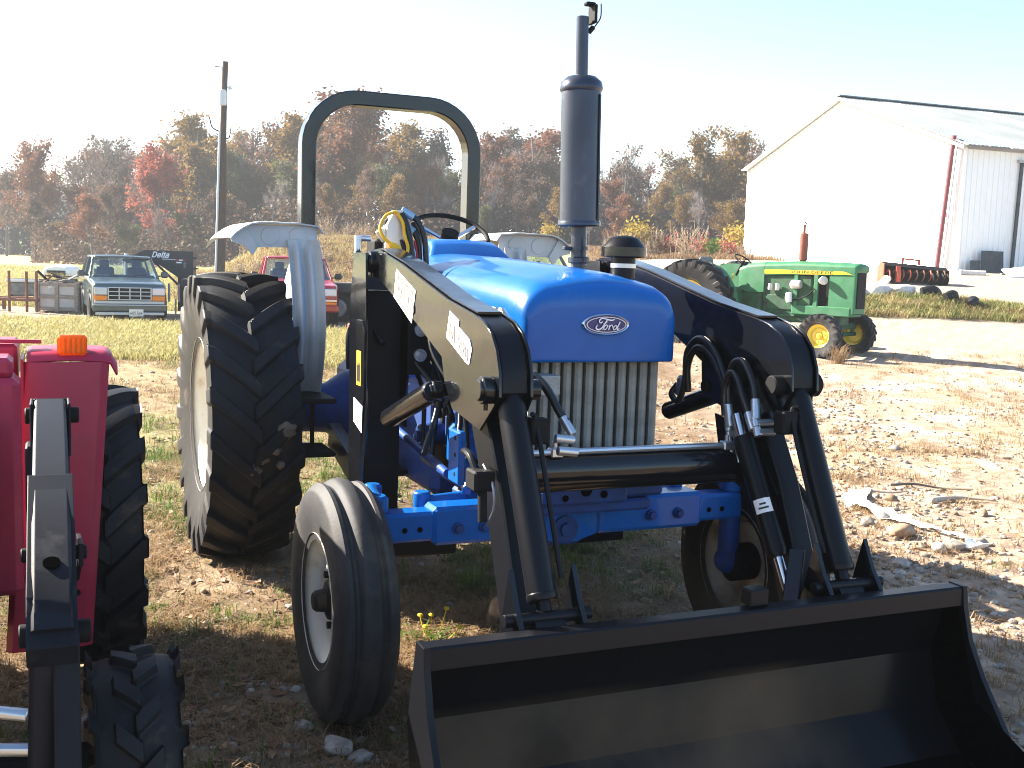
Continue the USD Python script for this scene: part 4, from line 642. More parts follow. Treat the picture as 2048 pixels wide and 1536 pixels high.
rg = np.random.default_rng(17)
for k in range(9):
    y0 = 0.12 + 0.06 * k; x0 = -0.30 - 0.10 * rg.random(); bt('hose', MB().tube([(x0, y0 + 0.35, 1.42), (x0 - 0.03, y0 + 0.25, 1.25 - 0.05 * rg.random()), (x0 + 0.02, y0 + 0.12 * rg.random(), 1.05), (x0 + 0.03 * rg.normal(), y0 - 0.06, 0.88 - 0.1 * rg.random())], 0.008 + 0.005 * rg.random(), 8), L['hose'], 60)
for p0, p1, r_, m_ in (((-0.22, 0.62, 1.02), (-0.30, 0.60, 1.02), 0.045, 'flat'), ((-0.22, 0.45, 1.16), (-0.28, 0.44, 1.16), 0.035, 'scrap'), ((-0.23, 0.75, 0.86), (-0.33, 0.74, 0.84), 0.05, 'blue_old'), ((-0.22, 0.15, 1.1), (-0.27, 0.14, 1.1), 0.04, 'flat'), ((-0.20, 0.88, 1.10), (-0.34, 0.87, 1.12), 0.03, 'blue_old')): bt('engine_fitting', MB().cyl(p0, p1, r_, n=16, ch=0.006).cyl(p1, N(*p1) + N(-0.02, 0, 0), r_ * 0.5, n=8), L[m_], 30)
for y in (0.22, 0.5, 0.8): bt('bolt', MB().cyl((-0.20, y, 1.02), (-0.225, y, 1.02), 0.012, n=6), L['zinc'], 30)
bt('steering_box', MB().box((-0.36, 0.18, 0.80), (-0.24, 0.34, 0.96), 0.02).tube([(-0.30, 0.26, 0.95), (-0.31, 0.24, 1.06), (-0.29, 0.22, 1.16)], [0.05, 0.04, 0.03], 12).beam((-0.33, 0.2, 0.84), (-0.36, 0.08, 0.74), 0.04, 0.05, bev=0.01), L['blue'])
bt('drag_link', MB().cyl((-0.42, 0.14, 0.80), (-0.36, 1.2, 0.86), 0.016, n=12), L['blue_old'])
bt('fuel_pipe', MB().tube([(-0.24, 0.30, 1.18), (-0.32, 0.34, 1.10), (-0.31, 0.5, 1.0), (-0.25, 0.62, 1.05)], 0.006, 6), L['zinc'], 60)

MUD = look('dried_mud', (0.12, 0.08, 0.05), (0.19, 0.135, 0.09), rough=0.95, scale=30, bump=0.6, bscale=60)
def clod(x, y, z, r_, seed):
    t = trimesh.creation.icosphere(2, 1.0); v = np.asarray(t.vertices); v = v * (0.65 + 0.7 * meshkit.noise(v * 1.9 + seed, seed))[:, None] * N(r_, 0.018, r_ * 0.9); MB().add(v + N(x, y, z), t.faces).build(BT, 'mud_clod', MUD, 40)
for k, (x, ang, r_) in enumerate(((-0.735, 1.2, 0.045), (-0.79, -6.0, 0.028), (-0.845, -9.0, 0.032), (-0.88, -14.0, 0.03), (-0.76, -12.0, 0.02))): clod(x, 2.245 - 0.728 * math.cos(rad(ang)), 0.74 + 0.728 * math.sin(rad(ang)), r_, k + 3)
# ---------------------------------------------------------------- red tractor at the left edge
RTX = thing('compact_tractor', 'red compact tractor with grey loader arm and amber lamp at the left edge', 'tractor', (-1.41, 2.45, 0), 23.2)
def rt(name, mb, mat, smooth=32, label=None, parent=None): return mb.build(parent or RTX, name, mat, smooth, label)
kr = kind_of('compact_rear_wheel'); ag_tyre(0.53, 0.25, 0.30, 17, 0.034, flip=-1, nth=24).build(kr, 'tyre', L['rubber'], 38); rim(0.296, 0.25, 0.02, 0.08, 48).build(kr, 'rim', L['cream'], 40)
kf = kind_of('compact_front_wheel'); ag_tyre(0.285, 0.20, 0.155, 13, 0.024, flip=-1, nth=24).build(kf, 'tyre', L['rubber'], 38); rim(0.152, 0.20, 0.015, 0.06, 48).build(kf, 'rim', L['cream'], 40)
for s in (-1, 1):
    wheel_ref(kr, RTX, 'rear_wheel', (s * 0.50, 1.60, 0.53), 0 if s > 0 else 180)
    wheel_ref(kf, RTX, 'front_wheel', (s * 0.51, 0.0, 0.28), 0 if s > 0 else 180)
for s in (-1, 1):
    f = part(RTX, 'fender')
    fp = [(1.09, 1.20), (1.10, 1.215), (1.115, 1.228), (1.16, 1.235), (1.30, 1.235), (1.34, 1.20)]
    top = MB().sheet([[(s * x, y, z + dz) for x, dz in ((0.255, -0.004), (0.27, 0), (0.38, 0.004), (0.49, 0.0), (0.515, -0.006), (0.535, -0.045))] for y, z in fp], 0.008); rt('top_panel', top, L['red'], 45, parent=f)
    fr = MB().sheet([[(s * (x - 0.065 * t), 1.09 - 0.05 * math.sin(t * 1.5) + 0.012 * (x > 0.495) + (0.02 if x < 0.26 else 0), 1.20 - t * 0.97) for x in (0.245, 0.262, 0.30, 0.36, 0.42, 0.46, 0.478, 0.486, 0.505, 0.512)] for t in np.linspace(0, 1, 14)], 0.008); rt('front_panel', fr, L['red'], 40, parent=f)
    sd = MB().ext([(1.09, 1.21), (1.32, 1.21), (1.36, 0.9), (1.3, 0.5), (1.2, 0.30), (1.06, 0.25)], 'x', s * 0.235, s * 0.245); rt('side_panel', sd, L['red'], parent=f)
    lp = part(RTX, 'warning_lamp')
    rt('lens', MB().box((s * 0.348, 1.085, 1.222), (s * 0.442, 1.125, 1.290), 0.010), L['amber'], 30, parent=lp); [rt('lens_rib', MB().box((s * 0.395 - 0.040 + 0.016 * k, 1.0825, 1.230), (s * 0.395 - 0.034 + 0.016 * k, 1.0855, 1.282), 0.001), L['amber'], 30, parent=lp) for k in range(6)]; rt('lamp_back', MB().box((s * 0.348, 1.126, 1.224), (s * 0.442, 1.15, 1.288), 0.008), L['orange'], parent=lp); rt('stalk', MB().cyl((s * 0.395, 1.12, 1.20), (s * 0.395, 1.12, 1.23), 0.018, n=12), L['flat'], parent=lp)
    a = part(RTX, 'loader_arm')
    pth = [(0.37, 1.12), (0.10, 1.075), (-0.15, 1.01), (-0.35, 0.93), (-0.50, 0.84), (-0.54, 0.80)]
    rt('arm_beam', MB().loft([[(s * 0.325 + p[0], p[1], p[2]) for p in r_] for r_ in rect_tube(pth, 0.078, 0.10)]), L['loader_grey'], 30, parent=a)
    rt('knee_plate', MB().ext([(-0.16, 1.062), (-0.30, 1.0), (-0.52, 0.885), (-0.585, 0.80), (-0.56, 0.755), (-0.46, 0.765), (-0.2, 0.93)], 'x', s * 0.277, s * 0.372), L['loader_grey'], 30, parent=a)
    rt('arm_hole', MB().cyl((s * 0.325, -0.440, 0.921), (s * 0.325, -0.447, 0.9345), 0.017, n=20), L['hole'], parent=a)
    m = MB().box((s * 0.275, 0.30, 1.02), (s * 0.283, 0.42, 1.165), 0.003).box((s * 0.368, 0.30, 1.02), (s * 0.376, 0.42, 1.165), 0.003); rt('clevis', m.box((s * 0.283, 0.40, 1.02), (s * 0.368, 0.412, 1.165), 0.003), L['loader_grey'], parent=a)
    for y, z, r in ((0.36, 1.125, 0.022), (-0.25, 0.90, 0.016), (-0.50, 0.80, 0.024)): rt('pin', MB().cyl((s * 0.262, y, z), (s * 0.398, y, z), r, n=18, ch=0.003), L['flat'], parent=a)
    rt('bucket_cylinder', MB().lathe([(0, -0.03), (0.03, -0.03), (0.037, 0.0), (0.037, 0.42), (0.03, 0.43), (0.0, 0.43)], (s * 0.318, -0.515, 0.80), (-0.02 * s, 0.05, -0.85), 24), L['loader_grey'], 36, parent=a)
    rt('bucket_rod', MB().cyl((s * 0.31, -0.49, 0.37), (s * 0.308, -0.485, 0.25), 0.02, n=14), L['rod'], parent=a)
    rt('loader_post', MB().box((s * 0.262, 0.30, 0.35), (s * 0.372, 0.40, 1.05), 0.006), L['loader_grey'], parent=a)
    rt('lower_leg', MB().beam((s * 0.35, -0.50, 0.80), (s * 0.35, -0.66, 0.22), 0.05, 0.08, bev=0.005), L['loader_grey'], parent=a)
    rt('bracket', MB().beam((s * 0.385, -0.1, 0.86), (s * 0.385, 0.25, 0.72), 0.012, 0.06).beam((s * 0.385, -0.28, 0.90), (s * 0.385, -0.02, 0.86), 0.01, 0.05), L['loader_grey'], parent=a)
rt('hood', MB().loft([hood_ring(-0.40, 0.62, 0.15, 0.92, 0.06), hood_ring(-0.35, 0.60, 0.165, 0.95, 0.07), hood_ring(0.1, 0.60, 0.17, 1.0, 0.07), hood_ring(0.75, 0.60, 0.17, 1.08, 0.06)]), L['red'], 45)
rt('grille', MB().box((-0.14, -0.412, 0.66), (0.14, -0.40, 0.90), 0.004), L['flat'])
rt('dash_panel', MB().box((-0.24, 0.78, 0.5), (0.24, 0.98, 1.18), 0.02), L['red']); rt('instrument_hood', MB().box((-0.22, 0.80, 1.18), (0.22, 0.98, 1.24), 0.015), L['red'])
rt('side_console', MB().box((0.10, 1.14, 0.62), (0.232, 1.5, 1.12), 0.02).box((0.08, 1.16, 1.12), (0.225, 1.5, 1.255), 0.012), L['red'])
rt('console_rail', MB().beam((0.0, 1.17, 1.268), (0.30, 1.17, 1.262), 0.02, 0.012), L['red'])
for y, x in ((1.10, 0.196), (1.12, 0.12)): rt('lever', MB().cyl((x, y, 0.92), (x, y, 1.10), 0.008, n=8).lathe([(0, 0), (0.014, 0.003), (0.017, 0.02), (0.014, 0.05), (0, 0.055)], (x, y, 1.09), (0, 0, 1), 14), L['flat'])
for x, z in ((0.29, 0.95), (0.29, 0.55), (0.40, 0.42)): rt('bolt', MB().cyl((x, 1.062, z), (x, 1.03, z), 0.011, n=6), L['flat'])
for k in range(4): rt('step_slot', MB().box((0.15, 1.128, 0.52 + 0.1 * k), (0.225, 1.139, 0.56 + 0.1 * k)), L['flat'])
rt('chassis', MB().box((-0.14, -0.35, 0.30), (0.14, 1.9, 0.58), 0.03).box((-0.42, -0.05, 0.24), (0.42, 0.05, 0.33), 0.02).box((-0.40, 1.52, 0.45), (0.40, 1.68, 0.61), 0.03), L['flat'])
rt('seat', MB().box((-0.2, 1.30, 0.75), (0.2, 1.7, 0.85), 0.04).obb((0, 1.74, 1.0), (0.4, 0.08, 0.36), np.eye(3), 0.03), L['black'])
for p0, p1 in (((0.20, -0.35, 0.72), (0.20, -0.37, 0.60)), ((0.20, -0.37, 0.60), (0.275, -0.39, 0.59)), ((0.215, -0.42, 0.535), (0.28, -0.43, 0.53))): rt('hose_fitting', MB().cyl(p0, p1, 0.014, n=12, ch=0.002), L['zinc'], 30)

# ---------------------------------------------------------------- green tractor on the gravel
GT = thing('row_tractor', 'old green tractor with yellow wheels and rusty stack standing on the gravel', 'tractor', (4.931 + 0.66 * math.cos(rad(49)), 17.4 + 0.66 * math.sin(rad(49)), 0.228), 49)
def gt(name, mb, mat, smooth=32, label=None, parent=None):
    if name != 'front_axle': mb.V = [np.stack([v[:, 0], np.interp(v[:, 1], [-0.5, 0.4, 1.0, 1.46, 2.12, 2.8], [-0.38, 0.71, 1.28, 1.78, 2.35, 3.05]), v[:, 2]], 1) for v in mb.V]
    return mb.build(parent or GT, name, mat, smooth, label)
kf = kind_of('green_front_wheel'); ag_tyre(0.36, 0.20, 0.20, 18, 0.018, nth=12).build(kf, 'tyre', L['rubber_old'], 38); rim(0.197, 0.20, 0.012, 0.06, 40).build(kf, 'rim', L['jdyellow'], 40); nuts(hub_mb(0.012, 0.05, 0.06), 0.09, 0.02, 6, 0.012).build(kf, 'hub', L['jdyellow'])
kr = kind_of('green_rear_wheel'); ag_tyre(0.77, 0.40, 0.42, 22, 0.04, nth=12).build(kr, 'tyre', L['rubber'], 38); rim(0.415, 0.40, 0.05, 0.12, 40).build(kr, 'rim', L['jdyellow'], 40); nuts(MB().lathe([(0.17, 0.0), (0.17, 0.04), (0, 0.05)], (0.06, 0, 0), (1, 0, 0), 24), 0.22, 0.06, 8, 0.02).build(kr, 'hub', L['green'])
for s in (-1, 1):
    wheel_ref(kf, GT, 'front_wheel', (s * 0.66, 0.0, 0.355), 0 if s > 0 else 180); wheel_ref(kr, GT, 'rear_wheel', (s * 0.80, 2.34, 0.77), 0 if s > 0 else 180)
hr = [hood_ring(-0.50, 1.40, 0.19, 1.49, 0.04, crown=0.03), hood_ring(-0.44, 1.34, 0.215, 1.505, 0.05, crown=0.03), hood_ring(-0.2, 1.33, 0.225, 1.515, 0.06, crown=0.03), hood_ring(0.4, 1.32, 0.225, 1.525, 0.06, crown=0.03), hood_ring(1.0, 1.30, 0.225, 1.50, 0.06, crown=0.03)]
hd = gt('hood', MB().loft(hr), L['green'], 50)
st = gt('side_stripe', MB().ext([(-0.42, 1.345), (1.0, 1.325), (1.0, 1.40), (-0.30, 1.395), (-0.36, 1.375)], 'x', -0.2275, -0.2295), L['yellow'], parent=hd)
gt('lettering', text_at('JOHN DEERE', 0.044, (-0.2302, 0.50, 1.347), (0, -1, 0.004), (0, 0.004, 1), 0.002, False, stretch=1.75), L['darkprint'], False, parent=hd)
gt('grille_shell', MB().loft([hood_ring(-0.47, 0.72, 0.20, 1.42, 0.03), hood_ring(-0.44, 0.70, 0.215, 1.46, 0.03), hood_ring(-0.10, 0.70, 0.215, 1.33, 0.02)]), L['green'], 40)
gt('grille_screen', MB().box((-0.16, -0.485, 0.80), (0.16, -0.472, 1.38), 0.005), L['flat'])
gt('tank_panel', MB().loft([hood_ring(1.005, 1.0, 0.227, 1.50, 0.06, crown=0.03), hood_ring(1.30, 1.0, 0.227, 1.475, 0.06, crown=0.03), hood_ring(1.46, 1.05, 0.20, 1.42, 0.06, crown=0.03)]), L['green'], 45)
gt('radiator', MB().box((-0.18, -0.10, 0.80), (0.18, 0.06, 1.34), 0.01), L['flat']); m = MB().box((-0.19, 0.15, 0.62), (0.19, 1.05, 1.33), 0.03).box((-0.21, 0.35, 0.72), (-0.17, 0.95, 0.98), 0.02).box((-0.16, 0.2, 0.52), (0.16, 0.95, 0.64), 0.03); gt('engine', m, L['green_dirty'])
gt('front_frame', MB().box((-0.225, -0.42, 0.66), (0.225, 0.45, 0.82), 0.015), L['green'])
for y, x in ((0.42, -0.20), (0.12, -0.205)): gt('support_post', MB().box((x - 0.02, y - 0.06, 0.80), (x + 0.02, y, 1.33), 0.006), L['green'])
for y in (0.86, 0.72): gt('fuel_filter', MB().lathe([(0, 0), (0.035, 0), (0.04, 0.02), (0.04, 0.10), (0.03, 0.115), (0, 0.115)], (-0.25, y, 1.05), (0, 0, 1), 16), L['fender'])
gt('oil_filter', MB().lathe([(0, 0), (0.05, 0), (0.055, 0.02), (0.055, 0.15), (0.04, 0.17), (0, 0.17)], (-0.26, 0.47, 0.86), (0, 0.1, 1), 18), L['white'])
gt('alternator', MB().lathe([(0, 0), (0.06, 0), (0.075, 0.02), (0.075, 0.14), (0.06, 0.16), (0, 0.16)], (-0.24, 0.30, 1.16), (0, 1, 0), 18), L['alu'])
gt('headlamp', MB().lathe([(0, 0), (0.04, 0.01), (0.07, 0.06), (0.07, 0.08), (0.0, 0.09)], (-0.255, 0.02, 1.24), (-0.5, -0.9, 0), 18), L['alu'])
gt('drip_hose', MB().tube([(-0.24, 0.1, 1.1), (-0.26, 0.2, 0.98), (-0.25, 0.4, 0.90), (-0.23, 0.5, 0.95)], 0.012), L['flat'])
gt('transmission', MB().box((-0.20, 1.05, 0.50), (0.20, 1.7, 1.05), 0.05).box((-0.26, 1.7, 0.45), (0.26, 2.5, 1.0), 0.06), L['green_dirty'])
for s in (-1, 1): gt('axle_housing', MB().lathe([(0.2, 0), (0.16, 0.1), (0.11, 0.2), (0.10, 0.46), (0, 0.46)], (s * 0.22, 2.12, 0.77), (s, 0, 0), 20), L['green_dirty'])
gt('foot_deck', MB().ext([(1.35, 0.62), (1.40, 1.05), (1.50, 1.08), (1.62, 0.66), (1.9, 0.64), (1.9, 0.60)], 'x', -0.42, 0.42), L['green_dirty'])
for s in (-1, 1):
    gf = [(2.05 + 0.72 * math.cos(a), 0.72 + 0.76 * math.sin(a)) for a in np.linspace(rad(172), rad(20), 18)]
    gt('fender', MB().ext(gf, 'x', s * 0.40, s * 0.41).sheet([[(s * x, y, z) for x in (0.405, 0.50, 0.56)] for y, z in gf], 0.008), L['green'], 30)
gt('seat', MB().box((-0.2, 1.92, 1.15), (0.2, 2.3, 1.25), 0.05).obb((0, 2.34, 1.42), (0.42, 0.08, 0.34), np.eye(3), 0.04), L['scrap'])
es = gt('exhaust_stack', MB().lathe([(0, 0), (0.03, 0), (0.065, 0.03), (0.065, 0.46), (0.05, 0.48), (0.02, 0.48), (0.02, 0.62), (0.012, 0.62)], (0.0, 0.40, 1.54), (0, 0, 1), 24), L['rustpipe'], 40)
gt('rain_cap', MB().obb((0, 0.385, 2.19), (0.05, 0.05, 0.006), trimesh.transformations.rotation_matrix(0.9, (1, 0, 0))[:3, :3]), L['rust'], parent=es)
gw = part(GT, 'steering_wheel'); c = N(0, 1.50, 1.53); tl = unit((0, -0.55, 0.83)); sxx = N(1, 0, 0); syy = np.cross(tl, sxx)
gt('wheel_rim', MB().loft([c + 0.20 * (np.cos(a) * sxx + np.sin(a) * syy) + 0.012 * (np.cos(q)[:, None] * (np.cos(a) * sxx + np.sin(a) * syy) + np.sin(q)[:, None] * tl) for a in np.linspace(0, 2 * np.pi, 33) for q in [np.linspace(0, 2 * np.pi, 8, endpoint=False)]], cap=False), L['flat'], 60, parent=gw)
for a in (0.4, 2.5, 4.6): gt('spoke', MB().beam(c - tl * 0.03, c + 0.19 * (math.cos(a) * sxx + math.sin(a) * syy), 0.02, 0.008, up=tl), L['flat'], parent=gw)
gt('column', MB().cyl(c - tl * 0.3, c, 0.025, n=12), L['flat'], parent=gw)
gt('front_axle', MB().box((-0.62, -0.05, 0.44), (0.62, 0.05, 0.54), 0.015).box((-0.18, -0.1, 0.50), (0.18, 0.1, 0.70), 0.02).cyl((-0.57, 0, 0.33), (-0.57, 0, 0.56), 0.035, n=14).cyl((0.57, 0, 0.33), (0.57, 0, 0.56), 0.035, n=14).cyl((-0.66, 0, 0.355), (0.66, 0, 0.355), 0.035, n=14), L['green_dirty'])
gt('side_rod', MB().cyl((-0.30, 0.35, 0.64), (-0.30, 1.4, 0.60), 0.018, n=10), L['green_dirty'])
gt('hand_lever', MB().tube([(-0.3, 1.62, 0.9), (-0.31, 1.58, 1.1), (-0.31, 1.52, 1.3)], 0.012), L['yellow'])

# ---------------------------------------------------------------- parked vehicles (front at y = 0, looking towards -y)
def vehicle(name, label, loc, rot, paint, W=1.7, H=1.6, Lg=4.4, hood=1.0, nose=0.80, cowl_y=1.25, roof_y=(1.85, 4.0), plate=None, sill=0.34, chrome=True, grille='bars', R=0.34, rail=False, drop=0.0):
    v = thing(name, label, 'truck', loc, rot); b = lambda n, mb, mat, smooth=32, lab=None, parent=None: mb.build(parent or v, n, mat, smooth, lab); h = W / 2
    belt = hood + 0.06
    def ring(y, zb, zt, hw, rc): return hood_ring(y, zb, hw, zt, rc, crown=0.012, rb=0.05)
    rings = [ring(0.10, sill + 0.06, nose, h * 0.90, 0.06), ring(0.14, sill, hood - 0.06, h * 0.95, 0.08), ring(0.30, sill - 0.04, hood - 0.02, h * 0.985, 0.09), ring(cowl_y, sill - 0.06, belt - 0.01, h, 0.09), ring(cowl_y + 0.25, sill - 0.06, belt, h, 0.05), ring(Lg - 0.2, sill - 0.06, belt, h * 0.99, 0.05), ring(Lg, sill, belt - 0.05, h * 0.95, 0.06)]
    b('body', MB().loft(rings), paint, 40)
    # greenhouse: roof, pillars and panes
    y0, y1 = roof_y; hr = h * 0.80; hb = h * 0.93
    b('roof', MB().loft([hood_ring(y0 - 0.06, H - 0.05, hr - 0.03, H - 0.02, 0.02, crown=0.01), hood_ring(y0, H - 0.06, hr, H, 0.03, crown=0.02), hood_ring(y1, H - 0.06, hr, H, 0.03, crown=0.02), hood_ring(y1 + 0.06, H - 0.07, hr - 0.03, H - 0.03, 0.02, crown=0.01)]), paint, 40)
    for s in (-1, 1):
        for a, c_, w_ in (((s * hb, cowl_y + 0.02, belt - 0.02), (s * (hr - 0.01), y0, H - 0.04), 0.05), ((s * hb, (y0 + y1) / 2, belt - 0.02), (s * (hr - 0.01), (y0 + y1) / 2, H - 0.04), 0.07), ((s * hb, y1 + 0.12, belt - 0.02), (s * (hr - 0.01), y1, H - 0.04), 0.07)): b('pillar', MB().beam(a, c_, 0.05, w_, bev=0.01), paint)
        b('side_window', MB().sheet([[(s * (hb - 0.012), cowl_y + 0.1, belt), (s * (hb - 0.012), y1 + 0.1, belt)], [(s * (hr - 0.02), y0, H - 0.05), (s * (hr - 0.02), y1, H - 0.05)]], 0.004), L['glass'], False)
        mr = part(v, 'mirror'); b('mirror_head', MB().box((s * (h + 0.03), cowl_y + 0.22, belt + 0.0), (s * (h + 0.20), cowl_y + 0.30, belt + 0.14), 0.03), paint if chrome else L['cartrim'], parent=mr); b('mirror_arm', MB().beam((s * (hb - 0.02), cowl_y + 0.28, belt + 0.02), (s * (h + 0.06), cowl_y + 0.26, belt + 0.05), 0.04, 0.03), L['cartrim'], parent=mr)
    b('windscreen', MB().sheet([[(-hb + 0.03, cowl_y + 0.02, belt - 0.01), (0, cowl_y - 0.03, belt - 0.01), (hb - 0.03, cowl_y + 0.02, belt - 0.01)], [(-hr + 0.03, y0 - 0.01, H - 0.045), (0, y0 - 0.04, H - 0.035), (hr - 0.03, y0 - 0.01, H - 0.045)]], 0.004), L['glass'], True)
    b('rear_window', MB().sheet([[(-hb + 0.03, y1 + 0.12, belt), (hb - 0.03, y1 + 0.12, belt)], [(-hr + 0.03, y1 + 0.02, H - 0.05), (hr - 0.03, y1 + 0.02, H - 0.05)]], 0.004), L['glass'], False)
    b('dashboard', MB().box((-hb + 0.06, cowl_y + 0.10, belt - 0.05), (hb - 0.06, cowl_y + 0.45, belt + 0.05), 0.03), L['cartrim'])
    for s in (-1, 1): b('car_seat', MB().box((s * 0.36 - 0.22, y0 + 0.35, belt - 0.3), (s * 0.36 + 0.22, y0 + 0.47, belt + 0.22), 0.05).box((s * 0.36 - 0.11, y0 + 0.36, belt + 0.2), (s * 0.36 + 0.11, y0 + 0.44, belt + 0.38), 0.03), L['cartrim'])
    b('driver_wheel', MB().lathe([(0.175, 0), (0.19, 0.012), (0.175, 0.024), (0.165, 0.012), (0.175, 0)], (0.36, cowl_y + 0.48, belt + 0.05), (0, 0.8, 0.6), 24), L['cartrim'])
    for s in (-1, 1): b('wiper', MB().beam((s * 0.1 - 0.05, cowl_y - 0.045, belt + 0.01), (s * 0.42 + 0.1, cowl_y + 0.03, belt + 0.07), 0.015, 0.012), L['flat'])
    g = part(v, 'grille'); gz0, gz1 = nose - 0.30, nose - 0.04; gw = h * 0.56
    b('grille_back', MB().box((-gw, 0.06, gz0), (gw, 0.12, gz1), 0.01), L['flat'], parent=g)
    if grille == 'bars':
        for k in range(5): x = -gw + 2 * gw * k / 4; b('grille_bar', MB().box((x - 0.012, 0.045, gz0 - 0.005), (x + 0.012, 0.07, gz1 + 0.005), 0.003), L['silverpaint'], parent=g)
        for k in range(4): z = gz0 + (gz1 - gz0) * k / 3; b('grille_bar', MB().box((-gw - 0.01, 0.042, z - 0.010), (gw + 0.01, 0.065, z + 0.010), 0.003), L['silverpaint'], parent=g)
    else:
        b('grille_bar', MB().box((-h * 0.93, 0.035, gz0 - 0.03), (h * 0.93, 0.09, gz0 + 0.02), 0.01), L['chrome'], parent=g)
    for s in (-1, 1):
        x0, x1 = sorted((s * (gw + 0.02), s * h * 0.93))
        b('headlight', MB().box((x0, 0.05, gz0 + 0.10), (x1, 0.14, gz1), 0.015), L['headlight']); b('turn_signal', MB().box((x0, 0.048, gz0 - (0.02 if grille == 'bars' else 0.10)), (x1, 0.14, gz0 + (0.085 if grille == 'bars' else -0.035)), 0.012), L['orange'])
    b('front_valance', MB().box((-h * 0.92, 0.07, gz0 - 0.10), (h * 0.92, 0.16, gz0 - 0.02), 0.015), L['silverpaint'] if grille == 'bars' else paint)
    bm = MB().box((-h * 0.98, -0.02, gz0 - 0.26), (h * 0.98, 0.12, gz0 - 0.10), 0.03); b('bumper', bm, L['truckblue'] if chrome else paint)
    if chrome: b('bumper_strip', MB().box((-h * 0.97, -0.024, gz0 - 0.125), (h * 0.97, 0.0, gz0 - 0.105), 0.004).box((-h * 0.9, -0.01, gz0 - 0.33), (h * 0.9, 0.02, gz0 - 0.27), 0.006), L['silverpaint'])
    b('underside', MB().box((-h * 0.85, 0.2, 0.2), (h * 0.85, Lg - 0.3, sill + 0.02)), L['flat'])
    if plate:
        p = part(v, 'licence_plate'); b('plate_panel', MB().box((0.0 - 0.03, -0.034, gz0 - 0.36), (0.30 - 0.03, -0.028, gz0 - 0.20), 0.004), L['headlight'], parent=p)
        b('plate_lettering', text_at(plate, 0.062, (-0.012, -0.0345, gz0 - 0.315), (1, 0, 0), (0, 0, 1), 0.001, True, stretch=0.72), L['navy'], False, parent=p)
    wk = kind_of(name + '_wheel_kind')
    if not stage.GetPrimAtPath(wk + '/tyre'):
        rib_tyre(R, 0.21, R * 0.58, 40).build(wk, 'tyre', L['rubber'], 40); rim(R * 0.56, 0.21, 0.03, 0.05, 32).build(wk, 'rim', L['silverpaint'], 40)
    for s in (-1, 1):
        for y in (0.75, Lg - 0.95): wheel_ref(wk, v, 'wheel', (s * (h - 0.08), y, R), 0 if s > 0 else 180)
        for y in (0.75, Lg - 0.95): b('wheel_arch', MB().lathe([(R + 0.07, 0), (R + 0.07, 0.02), (R + 0.01, 0.02), (R + 0.01, 0)], (s * (h + 0.004), y, R), (s, 0, 0), 24, ref=(0, 1, 0)), L['cartrim'])
    return v
vehicle('blue_truck', 'blue-grey four wheel truck with licence plate parked beside the wooden crate', (-8.38, 23.6, 0.0), 25, L['truckblue'], W=1.58, H=1.47, Lg=4.2, hood=0.93, nose=0.83, plate='4U5 364', R=0.33)
vehicle('red_truck', 'shiny red pickup parked behind the roll bar tractor', (-4.78, 24.2, 0.06), 15, L['truckred'], W=1.72, H=1.52, Lg=4.6, hood=0.95, nose=0.86, grille='slim', chrome=False, roof_y=(1.9, 3.1), R=0.34)
vehicle('dark_van', 'dark blue van half hidden behind the blue hood and steering wheel', (2.0, 24.0, 0.12), 88, L['truckdark'], W=1.8, H=1.80, Lg=4.5, hood=1.1, nose=0.98, grille='slim', chrome=False, R=0.36, cowl_y=0.7, roof_y=(1.1, 4.1))

# ---------------------------------------------------------------- gooseneck trailer
TR = thing('gooseneck_trailer', 'black gooseneck trailer with white script on its neck, behind the two trucks', 'trailer', (0, 27.0, 0.03))
tr = lambda n, mb, mat, smooth=32, parent=None: mb.build(parent or TR, n, mat, smooth)
nk = tr('neck', MB().ext([(-9.75, 1.34), (-9.18, 1.60), (-7.98, 1.595), (-7.98, 0.12), (-8.36, 0.12), (-8.36, 0.95), (-8.95, 1.33), (-9.62, 1.26)], 'y', -0.12, 0.12), L['trailer'])
tr('neck_gusset', MB().beam((-8.95, -0.15, 1.33), (-8.1, -0.15, 0.55), 0.03, 0.05), L['trailer'], parent=nk)
tr('script_lettering', text_at('Delta', 0.135, (-9.02, -0.1215, 1.43), (1, 0, 0), (0, 0, 1), 0.003, True, shear=0.35, stretch=0.95).box((-8.75, -0.1235, 1.385), (-8.42, -0.1215, 1.397)), L['white'], False, parent=nk)
tr('reflector', MB().box((-8.42, -0.1235, 1.36), (-8.33, -0.1215, 1.39)), L['redband'], parent=nk); tr('reflector', MB().box((-8.33, -0.1235, 1.36), (-8.24, -0.1215, 1.39)), L['white'], parent=nk); tr('reflector', MB().box((-8.24, -0.1235, 1.36), (-8.15, -0.1215, 1.39)), L['redband'], parent=nk)
for x, z, w_ in ((-8.40, 1.30, 0.14), (-8.22, 1.29, 0.06), (-8.22, 1.24, 0.06), (-8.22, 1.19, 0.06)): tr('label', MB().box((x, -0.1235, z), (x + w_, -0.1215, z + 0.032)), L['grey_mark'] if w_ < 0.1 else L['white'], parent=nk)
for z in (1.42, 1.16): tr('hinge_lug', MB().box((-7.98, -0.06, z), (-7.90, 0.06, z + 0.04), 0.005), L['trailer'], parent=nk)
tr('coupler_post', MB().cyl((-9.68, 0, 0.75), (-9.68, 0, 1.50), 0.05, n=14), L['zinc'])
for x in (-8.52, -8.28): tr('jack_leg', MB().cyl((x, -0.30, 0.35), (x, -0.30, 0.80), 0.028, n=12), L['fender'])
tr('jack_foot', MB().cyl((-8.36, -0.30, 0.05), (-8.36, -0.30, 0.42), 0.022, n=10), L['fender'])
for k in range(9): tr('deck_plank', MB().box((-7.95, -1.05 + k * 0.235, 0.90), (-2.1, -0.83 + k * 0.235, 0.945), 0.006), L['deckwood'])
